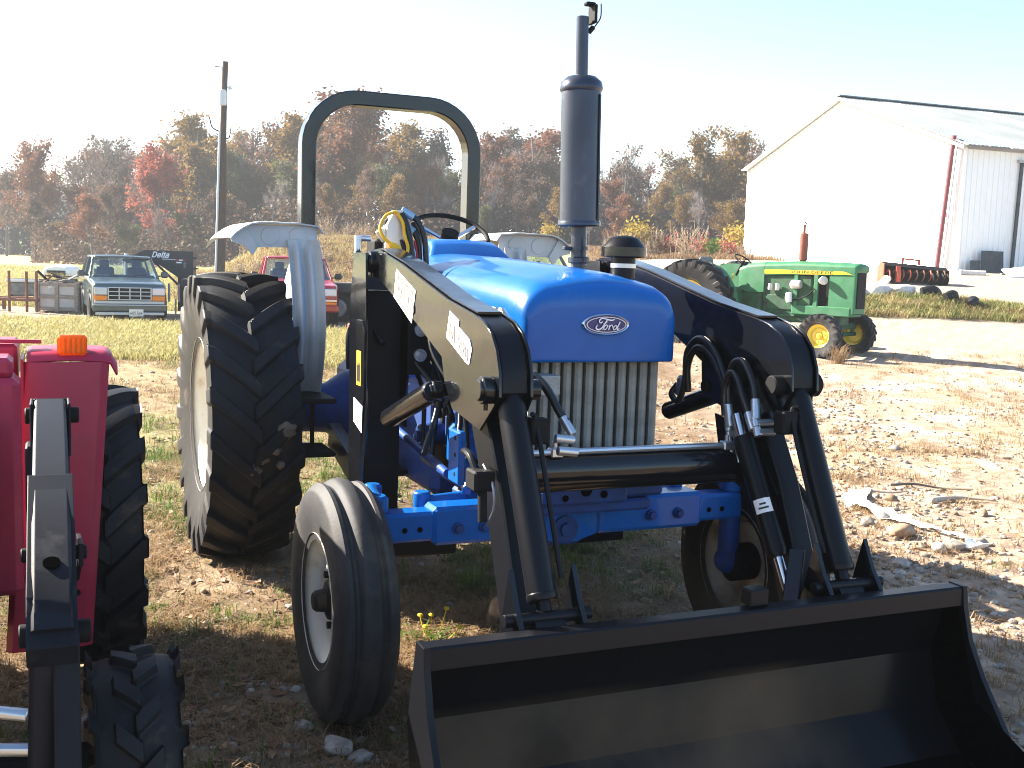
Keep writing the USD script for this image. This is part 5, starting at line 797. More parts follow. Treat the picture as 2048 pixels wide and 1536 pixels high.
tr('side_rail', MB().box((-7.98, -1.10, 0.74), (-2.1, -1.06, 0.93), 0.006), L['trailer']); tr('side_rail', MB().box((-7.98, 1.07, 0.74), (-2.1, 1.11, 0.93), 0.006), L['trailer'])
for x in (-4.9, -4.42): tr('reflector', MB().box((x, -1.106, 0.84), (x + 0.16, -1.101, 0.885)), L['redband'] if x > -4.6 else L['white'])
wk = kind_of('trailer_wheel_kind'); rib_tyre(0.36, 0.22, 0.22, 40).build(wk, 'tyre', L['rubber'], 40); rim(0.215, 0.22, 0.03, 0.06, 32).build(wk, 'rim', L['silverpaint'], 40)
for x in (-4.22, -3.35):
    for y in (-0.98, 0.98): wheel_ref(wk, TR, 'wheel', (x, y, 0.37), -90 if y < 0 else 90)
tr('axle', MB().box((-4.5, -0.8, 0.34), (-3.1, 0.8, 0.44), 0.01).box((-7.98, -0.5, 0.62), (-2.2, -0.38, 0.9)).box((-7.98, 0.38, 0.62), (-2.2, 0.5, 0.9)), L['flat'])

# ---------------------------------------------------------------- pole, crate, scrap
PO = thing('utility_pole', 'tall dark wooden utility pole with grey transformer and conduit', 'pole', (-10.32, 38.0, 0.5)); po = lambda n, mb, mat, smooth=32, parent=None: mb.build(parent or PO, n, mat, smooth)
po('shaft', MB().loft([[(r_ * math.cos(a) + 0.05 * math.sin(z * 0.8) * 0.4 + 0.022 * z - 0.02, r_ * math.sin(a), z) for a in np.linspace(0, 2 * np.pi, 12, endpoint=False)] for z, r_ in zip(np.linspace(-0.3, 7.65, 14), np.linspace(0.155, 0.10, 14))]), L['pole'], 50)
po('transformer', MB().lathe([(0, 0), (0.11, 0), (0.13, 0.03), (0.13, 0.46), (0.10, 0.52), (0.0, 0.54)], (0.12, -0.24, 6.15), (0, 0, 1), 20), L['canpaint'], 36)
po('conduit', MB().cyl((-0.15, -0.10, 0.0), (-0.02, -0.10, 5.3), 0.045, n=12), L['conduit'])
po('weatherhead', MB().tube([(-0.02, -0.1, 5.3), (-0.12, -0.12, 5.32), (-0.28, -0.14, 5.45), (-0.36, -0.14, 5.75)], 0.022), L['flat']); po('weatherhead', MB().tube([(0.2, -0.1, 5.05), (0.32, -0.12, 5.1), (0.36, -0.12, 5.4)], 0.018), L['flat'])
po('pin_arm', MB().beam((0.15, -0.02, 7.45), (-0.22, -0.02, 7.48), 0.03, 0.03), L['wood']); po('pin_arm', MB().beam((0.25, -0.02, 6.75), (0.36, -0.02, 6.8), 0.03, 0.12), L['canpaint'])
CR = thing('wooden_crate', 'weathered wooden crate of grey panels left of the blue truck', 'crate', (-11.2, 26.8, 0.06), 6); cr = lambda n, mb, mat: mb.build(CR, n, mat)
for z in (0.02, 0.32, 0.62): cr('crate_rail', MB().box((-0.5, -0.42, z), (0.5, -0.38, z + 0.09), 0.005), L['wood'])
for x in (-0.5, -0.05, 0.41): cr('crate_post', MB().box((x, -0.44, 0.0), (x + 0.09, -0.36, 0.72), 0.005), L['wood'])
for x in (-0.41, 0.04): 
    for z in (0.11, 0.41): cr('crate_panel', MB().box((x, -0.395, z), (x + 0.37, -0.375, z + 0.21), 0.004), L['fender'])
cr('crate_side', MB().box((-0.53, -0.42, 0.0), (-0.49, 0.42, 0.74), 0.006), L['wood']); cr('crate_side', MB().box((0.49, -0.42, 0.0), (0.53, 0.42, 0.74), 0.006), L['wood']); cr('crate_back', MB().box((-0.5, 0.38, 0), (0.5, 0.42, 0.74), 0.006), L['wood'])
rng = np.random.default_rng(5)
SC = thing('scrap_heap', 'dark heap of scrap boards and pipes piled in the wooden crate', 'scrap', (-11.2, 26.75, 0.66), 6)
for k in range(22):
    p = N(rng.uniform(-0.38, 0.38), rng.uniform(-0.3, 0.3), 0.05 + rng.uniform(0, 0.22)); d = unit(N(rng.normal(), rng.normal() * 0.6, rng.normal() * 0.25)); MB().beam(p - d * rng.uniform(0.12, 0.28), p + d * rng.uniform(0.12, 0.28), rng.uniform(0.03, 0.12), rng.uniform(0.02, 0.06)).build(SC, 'scrap_piece', L[['scrap', 'rust', 'flat', 'wood'][k % 4] if k not in (5, 11) else 'white'])
SF = thing('stake_rack', 'low black trailer frame with three upright steel stakes left of the crate', 'trailer', (-11.8, 26.0, 0.05)); sf = lambda n, mb, mat: mb.build(SF, n, mat)
sf('frame_rail', MB().box((-1.4, -0.05, 0.26), (0.36, 0.05, 0.33), 0.006), L['rust']); sf('frame_rail', MB().box((-1.4, 0.85, 0.26), (0.36, 0.95, 0.33), 0.006), L['rust'])
for x in (-0.34, 0.08, 0.32): sf('stake', MB().box((x - 0.025, -0.03, 0.0), (x + 0.025, 0.03, 0.98), 0.006), L['rust'])
sf('cross_rail', MB().box((-1.3, 0.05, 0.26), (-1.24, 0.85, 0.33), 0.006), L['rust'])
for x in (-0.9, 0.1): sf('support_leg', MB().box((x, 0.8, 0.0), (x + 0.06, 0.9, 0.3), 0.006), L['rust'])
MC = thing('grey_baler', 'grey block of farm machinery in the grass behind the steel stakes', 'machine', (-13.5, 30.0, 0.05)); mc = lambda n, mb, mat: mb.build(MC, n, mat)
mc('machine_body', MB().box((-0.42, -0.3, 0.22), (0.42, 0.5, 0.62), 0.05), L['scrap']); mc('machine_lid', MB().box((-0.46, -0.34, 0.60), (0.36, 0.54, 0.68), 0.02), L['headlight']); mc('skid', MB().box((-0.4, -0.3, 0.0), (-0.3, 0.5, 0.24)).box((0.3, -0.3, 0.0), (0.4, 0.5, 0.24)), L['flat']); mc('machine_chute', MB().ext([(0.42, 0.25), (0.62, 0.25), (0.52, 0.65), (0.42, 0.6)], 'y', -0.2, 0.3), L['fender'])
CP = thing('truck_cap', 'white truck cap with dark window lying in the tall field grass', 'truck cap', (-18.85, 45.0, 0.12), 10); cp = lambda n, mb, mat: mb.build(CP, n, mat, 45)
cp('cap_shell', MB().loft([hood_ring(-0.8, -0.1, 0.50, 0.70, 0.25, crown=0.04), hood_ring(-0.7, -0.1, 0.54, 0.78, 0.25, crown=0.04), hood_ring(1.0, -0.1, 0.56, 0.80, 0.25, crown=0.04)]), L['whitesheet']); cp('cap_window', MB().box((-0.36, -0.815, 0.32), (0.36, -0.80, 0.60), 0.005), L['flat'])
RI = thing('red_pump', 'small red cast machine standing in the grass beside the black loader tower', 'machine', (-2.02, 14.0, 0.0), 20); ri = lambda n, mb, mat: mb.build(RI, n, mat)
ri('machine_frame', MB().beam((-0.05, 0, 0.0), (-0.08, 0, 0.75), 0.10, 0.12, up=(0, 1, 0), bev=0.02).beam((0.12, 0.1, 0.0), (0.02, 0.05, 0.8), 0.07, 0.08, up=(0, 1, 0), bev=0.02), L['implement']); ri('flywheel', MB().lathe([(0.13, 0), (0.15, 0.03), (0.13, 0.06), (0.09, 0.06), (0.09, 0), (0.13, 0)], (-0.02, -0.16, 0.92), (0.25, -1, 0.1), 24), L['implement']); ri('crank', MB().cyl((-0.02, -0.2, 0.92), (0.0, 0.15, 0.90), 0.04, n=12).obb((0.05, 0.02, 0.86), (0.14, 0.16, 0.18), np.eye(3), 0.03).beam((0.1, 0, 0.9), (0.2, 0, 1.05), 0.03, 0.03), L['implement'])

# ---------------------------------------------------------------- metal building
C0 = N(16.20, 40.0); GD = unit((-0.34, 0.94)); SD = unit((0.94, 0.34)); GB, GH, RH = 1.55, 6.50, 9.05; GL, SL = 14.7, 22.0
BD = thing('metal_barn', 'white corrugated metal barn with galvanised roof on the right', 'building'); bd = lambda n, mb, mat, smooth=False, parent=None: mb.build(parent or BD, n, mat, smooth)
def at(g, s_, z): return N(C0[0] + GD[0] * g + SD[0] * s_, C0[1] + GD[1] * g + SD[1] * s_, z)
L['skylight'] = look('pale_roof_skylight', (0.34, 0.37, 0.38), (0.42, 0.45, 0.45), rough=0.4)
def roofz(g): return GH + (RH - GH) * (1 - abs(g - GL / 2) / (GL / 2))
pw = GL / 14
def panel(p_of, w, out, z0, ztop, ribs=4):
    """one wall sheet, its ribs standing 25 mm proud; p_of(t) gives the plan point at t metres along"""
    xs = []; 
    for k in range(ribs): b0 = w * (k + 0.5) / ribs; xs += [(b0 - 0.055, 0), (b0 - 0.03, 0.028), (b0 + 0.03, 0.028), (b0 + 0.055, 0)]
    xs = [(0.002, 0)] + xs + [(w - 0.002, 0)]
    lo = [np.append(p_of(x) + out * d, z0) for x, d in xs]; hi = [np.append(p_of(x) + out * d, ztop(x)) for x, d in xs]
    bk = [np.append(p_of(x) - out * 0.02, z0) for x, d in xs[::-1]]; bh = [np.append(p_of(x) - out * 0.02, ztop(x)) for x, d in xs[::-1]]
    return MB().loft([lo + bk, hi + bh], cap=False)
og, os_ = -SD, -GD
gw_ = bd('gable_wall', MB().sheet([[at(0.05, 0.06, GB - 0.3), at(GL - 0.05, 0.06, GB - 0.3)], [at(0.05, 0.06, GH - 0.05), at(GL - 0.05, 0.06, GH - 0.05)]], 0.05), L['wall'])
for k in range(14): bd('wall_panel', panel(lambda t, k=k: at(k * pw + t, 0, 0)[:2], pw, og, GB - 0.25, lambda t, k=k: roofz(k * pw + t) - 0.06), L['wall'], parent=gw_)
sw_ = bd('side_wall', MB().sheet([[at(0.06, 0.05, GB - 0.3), at(0.06, SL, GB - 0.3)], [at(0.06, 0.05, GH - 0.1), at(0.06, SL, GH - 0.1)]], 0.05), L['wall'])
for k in range(22): bd('wall_panel', panel(lambda t, k=k: at(0, k * 1.0 + t, 0)[:2], 1.0, os_, GB - 0.25, lambda t: GH - 0.12), L['wall'], parent=sw_)
bd('back_wall', MB().sheet([[at(GL, 0.1, GB - 0.3), at(GL, SL, GB - 0.3)], [at(GL, 0.1, GH - 0.1), at(GL, SL, GH - 0.1)]], 0.05), L['wall'])
bd('end_wall', MB().sheet([[at(0.05, SL, GB - 0.3), at(GL - 0.05, SL, GB - 0.3)], [at(0.05, SL, GH), at(GL - 0.05, SL, GH)]], 0.05), L['wall'])
for k in range(23):
    for side_ in (0, 1):
        xs = [(0.002, 0)]
        for q in range(5): b0 = (q + 0.5) / 5; xs += [(b0 - 0.05, 0), (b0 - 0.028, 0.03), (b0 + 0.028, 0.03), (b0 + 0.05, 0)]
        xs += [(0.998, 0)]; g0, g1 = (-0.45, GL / 2 - 0.01) if side_ == 0 else (GL + 0.02, GL / 2 + 0.01)
        z0 = GH - (0.45 if side_ == 0 else 0.02) * (RH - GH) / (GL / 2)
        lo = [at(g0, k - 0.35 + x, z0 + d) for x, d in xs]; hi = [at(g1, k - 0.35 + x, RH + d) for x, d in xs]
        lo += [p - N(0, 0, 0.02 + d) for p, (x, d) in zip(lo[::-1], xs[::-1])]; hi += [p - N(0, 0, 0.02 + d) for p, (x, d) in zip(hi[::-1], xs[::-1])]
        bd('roof_panel', MB().loft([lo, hi]), L['skylight'] if k in (2, 7, 12, 17) and side_ == 0 else L['wall'] if side_ else L['roof'])
bd('ridge_cap', MB().beam(at(GL / 2, -0.4, RH + 0.03), at(GL / 2, SL + 0.6, RH + 0.03), 0.4, 0.05), L['roof'])
bd('eave_trim', MB().beam(at(-0.03, 0.02, GH - 0.16), at(-0.03, SL, GH - 0.16), 0.06, 0.16), L['trim']); bd('corner_trim', MB().beam(at(-0.035, -0.035, GB - 0.25), at(-0.035, -0.035, GH - 0.2), 0.09, 0.09, up=(1, 0, 0)), L['wall'])
bd('rake_trim', MB().beam(at(-0.3, -0.36, GH - 0.22), at(GL / 2, -0.36, RH - 0.08), 0.04, 0.12), L['trim'])
bd('downspout', MB().beam(at(-0.10, 2.45, GB + 0.1), at(-0.10, 2.55, 6.0), 0.11, 0.10, up=(1, 0, 0)), L['darkpanel']); bd('sliding_door_rail', MB().beam(at(-0.12, 2.35, 5.95), at(-0.12, 6.5, 5.95), 0.12, 0.10), L['trim'])
bd('side_door', MB().sheet([[at(6.9, -0.045, GB - 0.1), at(6.4, -0.045, GB - 0.1)], [at(6.9, -0.045, GB + 1.4), at(6.4, -0.045, GB + 1.4)]], 0.03), L['headlight'])
AP = thing('drain_pipe', 'dark red pipe with a thin rod beside it, leaning at the barn gable', 'pipe'); 
MB().cyl(at(0.80, -0.25, GB - 0.05), at(0.34, -0.28, 6.75), 0.085, n=16).build(AP, 'pipe_length', L['redpipe'], 40); MB().cyl(at(0.55, -0.22, GB + 0.2), at(0.18, -0.25, 6.4), 0.035, n=10).build(AP, 'rod', L['trim'], 40)
for t in (0.45, 0.96): MB().beam(at(0.80 - 0.46 * t, -0.26, GB + 5.2 * t), at(0.55 - 0.36 * t, -0.23, GB + 5.2 * t), 0.05, 0.16).build(AP, 'bracket', L['redpipe'])
BP = thing('rubber_sheets', 'two dark sheets leaning on the barn side wall, one stepped above the other', 'sheets')
def lean_sheet(s0, s1, z0, z1): return MB().obb((at(-0.35, (s0 + s1) / 2, 0) + N(0, 0, (z0 + z1) / 2)), (s1 - s0, 0.05, z1 - z0), np.stack([np.append(SD / np.linalg.norm(SD), 0), np.append(-os_ / np.linalg.norm(os_), 0), N(0, 0, 1)], 1) @ trimesh.transformations.rotation_matrix(-0.1, (1, 0, 0))[:3, :3], 0.06)
lean_sheet(0.78, 1.82, GB - 0.05, 2.62).build(BP, 'tall_sheet', L['darkpanel']); lean_sheet(0.28, 0.76, GB - 0.05, 2.25).build(BP, 'short_sheet', L['darkpanel'])
WS = thing('metal_sheet', 'white metal sheet lying at a slant on the ground by the barn', 'sheet metal'); MB().sheet([[(16.9, 37.2, T(16.9, 37.2) + 0.06), (20.2, 37.6, T(20.2, 37.6) + 0.22)], [(17.2, 38.6, T(17.2, 38.6) + 0.25), (20.4, 39.0, T(20.4, 39) + 0.62)]], 0.03).build(WS, 'panel', L['whitesheet'], False); MB().beam((17.2, 38.6, T(17.2, 38.6) + 0.05), (20.4, 39.0, T(20.4, 39) + 0.3), 0.1, 0.12).build(WS, 'batten', L['wood'])
LG = thing('concrete_post', 'pale concrete post lying on the ground in front of the leaning dark sheets', 'post'); MB().tube([(15.55, 38.0, T(15.55, 38) + 0.12), (16.35, 37.9, T(16.35, 37.9) + 0.12)], 0.11, 10, 1).build(LG, 'post_length', L['concrete']); MB().cyl((15.50, 38.006, T(15.55, 38) + 0.12), (15.56, 38.0, T(15.55, 38) + 0.12), 0.125, n=12).build(LG, 'post_collar', L['concrete'])
# implement with curved tines
TI = thing('tiller', 'red and black tiller with curved tines in front of the barn gable', 'implement', (12.42, 34.0, T(12.4, 34.0)), -3); ti = lambda n, mb, mat: mb.build(TI, n, mat)
ti('end_plate', MB().ext([(-0.3, 0.03), (0.35, 0.03), (0.35, 0.5), (0.1, 0.66), (-0.3, 0.6)], 'x', -1.0, -0.97), L['implement']); ti('end_plate', MB().ext([(-0.3, 0.03), (0.35, 0.03), (0.35, 0.4), (0.1, 0.5), (-0.3, 0.45)], 'x', 0.97, 1.0), L['flat'])
ti('cover', MB().sheet([[(-0.97, y, z), (0.97, y, z - 0.14)] for y, z in ((-0.28, 0.56), (-0.05, 0.66), (0.25, 0.60), (0.36, 0.3), (0.36, 0.05))], 0.02), L['flat']); ti('gear_case', MB().ext([(-0.42, 0.05), (-0.30, 0.05), (-0.22, 0.5), (-0.34, 0.55), (-0.46, 0.3)], 'x', -0.62, -0.50), L['implement'])
ti('hitch_frame', MB().beam((-0.35, 0.0, 0.62), (-0.35, 0.0, 0.80), 0.06, 0.06).beam((0.15, 0.0, 0.6), (0.15, 0, 0.76), 0.06, 0.06).beam((-0.38, 0, 0.78), (0.18, 0, 0.74), 0.06, 0.05), L['implement'])
for k in range(9): x = -0.85 + k * 0.21; ti('tine', MB().tube([(x, -0.05, 0.35), (x + 0.02, -0.30, 0.42), (x + 0.03, -0.38, 0.25), (x - 0.02, -0.30, 0.08)], [0.03, 0.03, 0.025, 0.012], 6), L['rust'] if k % 3 else L['implement'])
ti('rotor', MB().cyl((-0.95, -0.05, 0.33), (0.95, -0.05, 0.28), 0.06, n=14), L['flat'])
for k in range(4): ti('coil', MB().lathe([(0.16, -0.03), (0.20, 0), (0.16, 0.03), (0.13, 0), (0.16, -0.03)], (0.45 + 0.15 * k, -0.32, 0.18), (1, 0.2, 0), 18), L['flat'])
rng = np.random.default_rng(9)
for k, (x, y, r_, q, lab) in enumerate(((9.80, 25.5, 0.17, 0.6, 'black plastic pipe end sticking up from the grassy mound'), (10.15, 25.2, 0.16, 1.1, 'black rubber drum half buried at the middle of the mound end'), (10.5, 24.9, 0.15, 1.4, 'black rubber drum lying lowest at the end of the mound'))):
    t = thing('rubber_scrap', lab, 'scrap', (x, y, T(x, y) + r_ * 0.55), 15 + 25 * k, tilt=(0, 28 - 6 * k, 0)); MB().tube([(-0.28, 0.02, -0.10), (-0.08, -0.03, 0.03), (0.12, 0.04, 0.06), (0.32, 0, -0.14)], [r_ * 0.55, r_ * 0.8, r_ * 0.75, r_ * 0.5], 12).build(t, 'rubber_lump', L['rubber'], 50); MB().lathe([(r_ * 0.72, 0), (r_ * 0.8, 0.01), (r_ * 0.8, 0.04), (r_ * 0.72, 0.05)], (-0.12, 0, 0.0), (0.9, 0, 0.4), 18).build(t, 'rubber_flange', L['flat'], 40)
def rock(r, seed, sub=2, flat=0.7):
    t = trimesh.creation.icosphere(sub, 1.0); v = np.asarray(t.vertices); g = np.random.default_rng(seed); pl = g.normal(size=(9, 3)); pl /= np.linalg.norm(pl, axis=1, keepdims=True)
    d = np.minimum(1.0, np.min(0.78 / np.maximum(v @ pl.T, 0.05), axis=1)); v = v * d[:, None] * (1 + 0.12 * (meshkit.noise(v * 2.2 + seed, seed)[:, None] - 0.5)); v = v * N(1.15, 0.9, flat) * r
    return MB().add(v, t.faces)
for k, (x, y, r_, lab) in enumerate(((8.0, 26.0, 0.55, 'broad pale slab of rubble on the left of the mound top'), (8.6, 25.9, 0.42, 'pale chunk of rubble in the middle of the mound top'), (9.25, 26.0, 0.42, 'pale rubble chunk beside the black pipe end'), (7.35, 26.0, 0.30, 'small pale rubble piece at the left end of the mound'))):
    s = thing('rubble', lab, 'rubble', (x, y, T(x, y) + r_ * 0.3), 40 * k); rock(r_, 50 + k, 2, 0.45).build(s, 'chunk', L['concrete'], 25)
s = thing('rubble', 'grey slab of concrete standing on edge above the mound', 'rubble', (8.95, 26.6, T(8.95, 26.6) + 0.35), 15, tilt=(10, 35, 0)); MB().obb((0, 0, 0), (0.12, 0.3, 0.6), np.eye(3), 0.05).build(s, 'slab', L['concrete'])
# ---------------------------------------------------------------- trees
def leaf_look(name, ramp, tr=0.4): return look(name, (0.1, 0.1, 0.1), rough=0.7, island=ramp, transl=tr, obj_rand=0.18, spec=0.2)
LEAF = dict(rust=leaf_look('rust_leaves', [(0, (0.17, 0.07, 0.035)), (0.5, (0.32, 0.15, 0.065)), (1, (0.45, 0.27, 0.13))]), gold=leaf_look('gold_leaves', [(0, (0.19, 0.12, 0.035)), (0.5, (0.36, 0.24, 0.07)), (1, (0.46, 0.35, 0.14))]),
            red=leaf_look('red_leaves', [(0, (0.28, 0.08, 0.055)), (0.5, (0.46, 0.18, 0.11)), (1, (0.55, 0.33, 0.20))]), brown=leaf_look('brown_leaves', [(0, (0.11, 0.07, 0.05)), (0.5, (0.20, 0.12, 0.08)), (1, (0.29, 0.19, 0.13))]),
            olive=leaf_look('olive_leaves', [(0, (0.09, 0.10, 0.035)), (0.5, (0.19, 0.18, 0.06)), (1, (0.30, 0.26, 0.10))]), deep_shade=leaf_look('shade_toned_leaves', [(0, (0.035, 0.03, 0.035)), (0.6, (0.075, 0.055, 0.052)), (1, (0.17, 0.10, 0.065))], 0.25),  # purple-brown ramp puts the deep shade inside the wood into the leaf colour
            pine=leaf_look('pine_needles', [(0, (0.03, 0.06, 0.025)), (1, (0.06, 0.10, 0.04))]), hill=leaf_look('hill_leaves', [(0, (0.07, 0.06, 0.05)), (0.5, (0.11, 0.08, 0.055)), (1, (0.15, 0.11, 0.06))]), green=leaf_look('bright_leaves', [(0, (0.12, 0.19, 0.03)), (1, (0.22, 0.30, 0.06))]), yellow=leaf_look('pale_yellow_leaves', [(0, (0.40, 0.30, 0.06)), (1, (0.55, 0.45, 0.16))]))
BARK = look('grey_bark', (0.065, 0.056, 0.05), (0.15, 0.13, 0.115), rough=0.95, scale=3, stretch=(3, 3, 0.5)); TWIG = look('twig_bark', (0.20, 0.165, 0.145), (0.32, 0.27, 0.24), rough=0.95, obj_rand=0.2)
def quads(C, size, rng, up=0.0):
    n = len(C); a = rng.normal(size=(n, 3)); a[:, 2] *= 0.7; a /= np.linalg.norm(a, axis=1, keepdims=True); b = np.cross(a, rng.normal(size=(n, 3))); b /= np.linalg.norm(b, axis=1, keepdims=True); s = size * rng.uniform(0.6, 1.3, (n, 1))
    V = np.stack([C - a * s - b * s * 0.1, C + b * s * 0.6, C + a * s, C - b * s * 0.55], 1).reshape(-1, 3); F = np.arange(4 * n).reshape(-1, 4); return V, np.vstack([F[:, [0, 1, 2]], F[:, [0, 2, 3]]])
def make_tree(kind, seed, H=10.0, spread=0.32, first=0.35, leaves=2600, leaf=0.165, mat='rust', twigs=420, upright=0.5, cone=False):
    rng = np.random.default_rng(seed); trunk, tw, tips = MB(), MB(), []
    def grow(p, d, Lb, r, lev):
        n = 5 if lev == 0 else 4; pts = [p]; q = p.copy(); dd = d.copy()
        for i in range(n):
            dd = unit(dd + rng.normal(size=3) * (0.05 if lev == 0 else 0.16) + N(0, 0, 0.06 * lev)); q = q + dd * Lb / n; pts.append(q.copy())
        trunk.tube(pts, [r, r * (0.5 if lev == 0 else 0.35)], 6 if lev == 0 else 4, 1, False); pts = np.array(pts)
        kids = (13 if lev == 0 else 5 if lev == 1 else 0)
        for k in range(kids):
            t = rng.uniform(first if lev == 0 else 0.3, 1.0) * n; i = min(int(t), n - 1); b = pts[i] + (pts[i + 1] - pts[i]) * (t - i); az = rng.uniform(0, 2 * math.pi); o = N(math.cos(az), math.sin(az), 0)
            f = (t / n - first) / (1 - first) if lev == 0 else 0.5
            Ln = (H * spread * (1.15 - (0.95 if cone else 0.55) * f) if lev == 0 else Lb * 0.5) * rng.uniform(0.7, 1.15)
            grow(b, unit(o * (1.0 if cone else 0.8) + dd * upright + N(0, 0, 0.12 if cone else 0.35) + rng.normal(size=3) * 0.2), Ln, r * (0.36 if lev == 0 else 0.45), lev + 1)
        if lev >= 1: tips.extend([(pts[i], Lb) for i in range(2, n + 1)])
    grow(N(0, 0, -0.3), N(0, 0, 1.0), H * 0.93, H * 0.016, 0)
    T_ = np.array([t[0] for t in tips])
    path = kind_of(kind); trunk.build(path, 'trunk', BARK, True); crown = MB()
    if leaves:
        w = 0.35 + rng.random(len(T_))**2; leaves = int(leaves * 1.45); c = T_[rng.choice(len(T_), leaves, p=w / w.sum())] + rng.normal(size=(leaves, 3)) * N(0.055, 0.055, 0.045) * H * 0.62; c[:, 2] = np.clip(c[:, 2], H * 0.12, None); crown.add(*quads(c, leaf, rng))
    for k in range(twigs):
        p = T_[rng.integers(len(T_))]; d = unit(unit(p - N(0, 0, H * 0.45)) + rng.normal(size=3) * 0.55 + N(0, 0, 0.5)); l_ = rng.uniform(0.5, 1.3) * H / 10
        s = unit(np.cross(d, rng.normal(size=3))) * 0.018 * H / 10; m_ = p + d * l_ * 0.5 + rng.normal(size=3) * 0.06; tw.add([p - s, p + s, m_ + s * 0.6, m_ - s * 0.6, p + d * l_ + rng.normal(size=3) * 0.12], [(0, 1, 2), (0, 2, 3), (3, 2, 4)])
    if leaves: meta(crown.build(path, 'crown', LEAF[mat], False), kind='stuff')
    if twigs: meta(tw.build(path, 'twigs', TWIG, False), kind='stuff')
    return path
KINDS = {}
for nm, a in dict(rust_a=dict(seed=1, mat='rust', leaves=3000), rust_b=dict(seed=2, mat='rust', leaves=2200, spread=0.26), gold_a=dict(seed=3, mat='gold', leaves=2800), gold_b=dict(seed=4, mat='gold', leaves=1800, spread=0.22, first=0.45), red_a=dict(seed=5, mat='red', leaves=3600, spread=0.36, first=0.2),
                  brown_a=dict(seed=6, mat='brown', leaves=2400), brown_b=dict(seed=7, mat='brown', leaves=1500, spread=0.28), olive_a=dict(seed=8, mat='olive', leaves=2400, spread=0.28), bare_a=dict(seed=9, mat='brown', leaves=260, twigs=900, spread=0.30, upright=0.8), bare_b=dict(seed=10, mat='rust', leaves=420, twigs=800, spread=0.24, upright=0.9), bare_c=dict(seed=11, leaves=0, twigs=1000, spread=0.26, upright=0.8), cone_a=dict(seed=12, mat='brown', leaves=2600, spread=0.26, first=0.15, cone=True)).items():
    KINDS[nm] = make_tree({'rust': 'rusty_oak', 'gold': 'golden_tree', 'red': 'red_maple', 'brown': 'brown_tree', 'olive': 'olive_tree', 'bare': 'bare_tree', 'cone': 'pointed_tree'}[nm[:-2]] + '_kind_' + nm[-1], **a)
_sky = np.array([(-60, 330), (30, 335), (80, 305), (130, 345), (170, 292), (230, 292), (300, 302), (350, 288), (400, 262), (480, 282), (540, 257), (600, 250), (660, 240), (700, 222), (770, 238), (830, 292), (885, 312), (950, 276), (1005, 322), (1060, 258), (1100, 300), (1170, 315), (1230, 308), (1265, 326), (1330, 330), (1385, 280), (1415, 328), (1450, 276), (1500, 300), (1560, 320), (1700, 330)], float)
def skyline_h(x, y):
    """height that a tree at (x, y) needs to reach the wood's skyline as it was measured"""
    t = 1024 + 2162 * x / y; ys = np.interp(t, _sky[:, 0], _sky[:, 1]); hz = 528 + (t - 1024) * 0.0323; return (hz - ys) / 2162 * y + CAM_H - T(x, y)
NAMES = {'rust': ('rusty_oak', 'rusty oak'), 'gold': ('golden_tree', 'golden-leaved tree'), 'red_': ('red_maple', 'red maple'), 'brow': ('brown_tree', 'brown-leaved tree'), 'oliv': ('olive_tree', 'olive-leaved tree'), 'bare': ('bare_tree', 'bare grey tree'), 'cone': ('pointed_tree', 'pointed brown tree')}
_plan = []; ORD = ['leftmost', 'second from left', 'third from left', 'fourth from left', 'fifth from left', 'sixth from left', 'seventh from left', 'eighth from left', 'ninth from left', 'tenth from left', 'eleventh from left', 'twelfth from left', 'thirteenth from left', 'fourteenth from left', 'fifteenth from left', 'sixteenth from left', 'seventeenth from left', 'eighteenth from left']
def tree(kind, px, y, H, label=None, seed=0, wide=1.0):
    x = (px - 1024) / 2162 * y; n, w_ = NAMES[kind[:4]]; s = H / 9.75
    zone = next(z for lim, z in ((150, 'at the far left of the wood'), (300, 'above the blue-grey truck'), (440, 'just left of the utility pole'), (600, 'between utility pole and roll bar'), (770, 'framed by the roll bar, left half'), (930, 'framed by the roll bar, right half'), (1125, 'between roll bar and muffler'), (1300, 'right of the muffler'), (9999, 'beside the barn edge')) if px < lim)
    size = 'low' if y < 86.5 else 'mid-height' if y < 95 else 'tall' if y < 104.5 else 'rearmost'
    _plan.append((kind, n, label, f'{size} {w_}s {zone}', f'{size} {w_} {zone}', px, (x, y, T(x, y) - 0.1), (seed * 77) % 360, (s * wide, s * wide, s)))
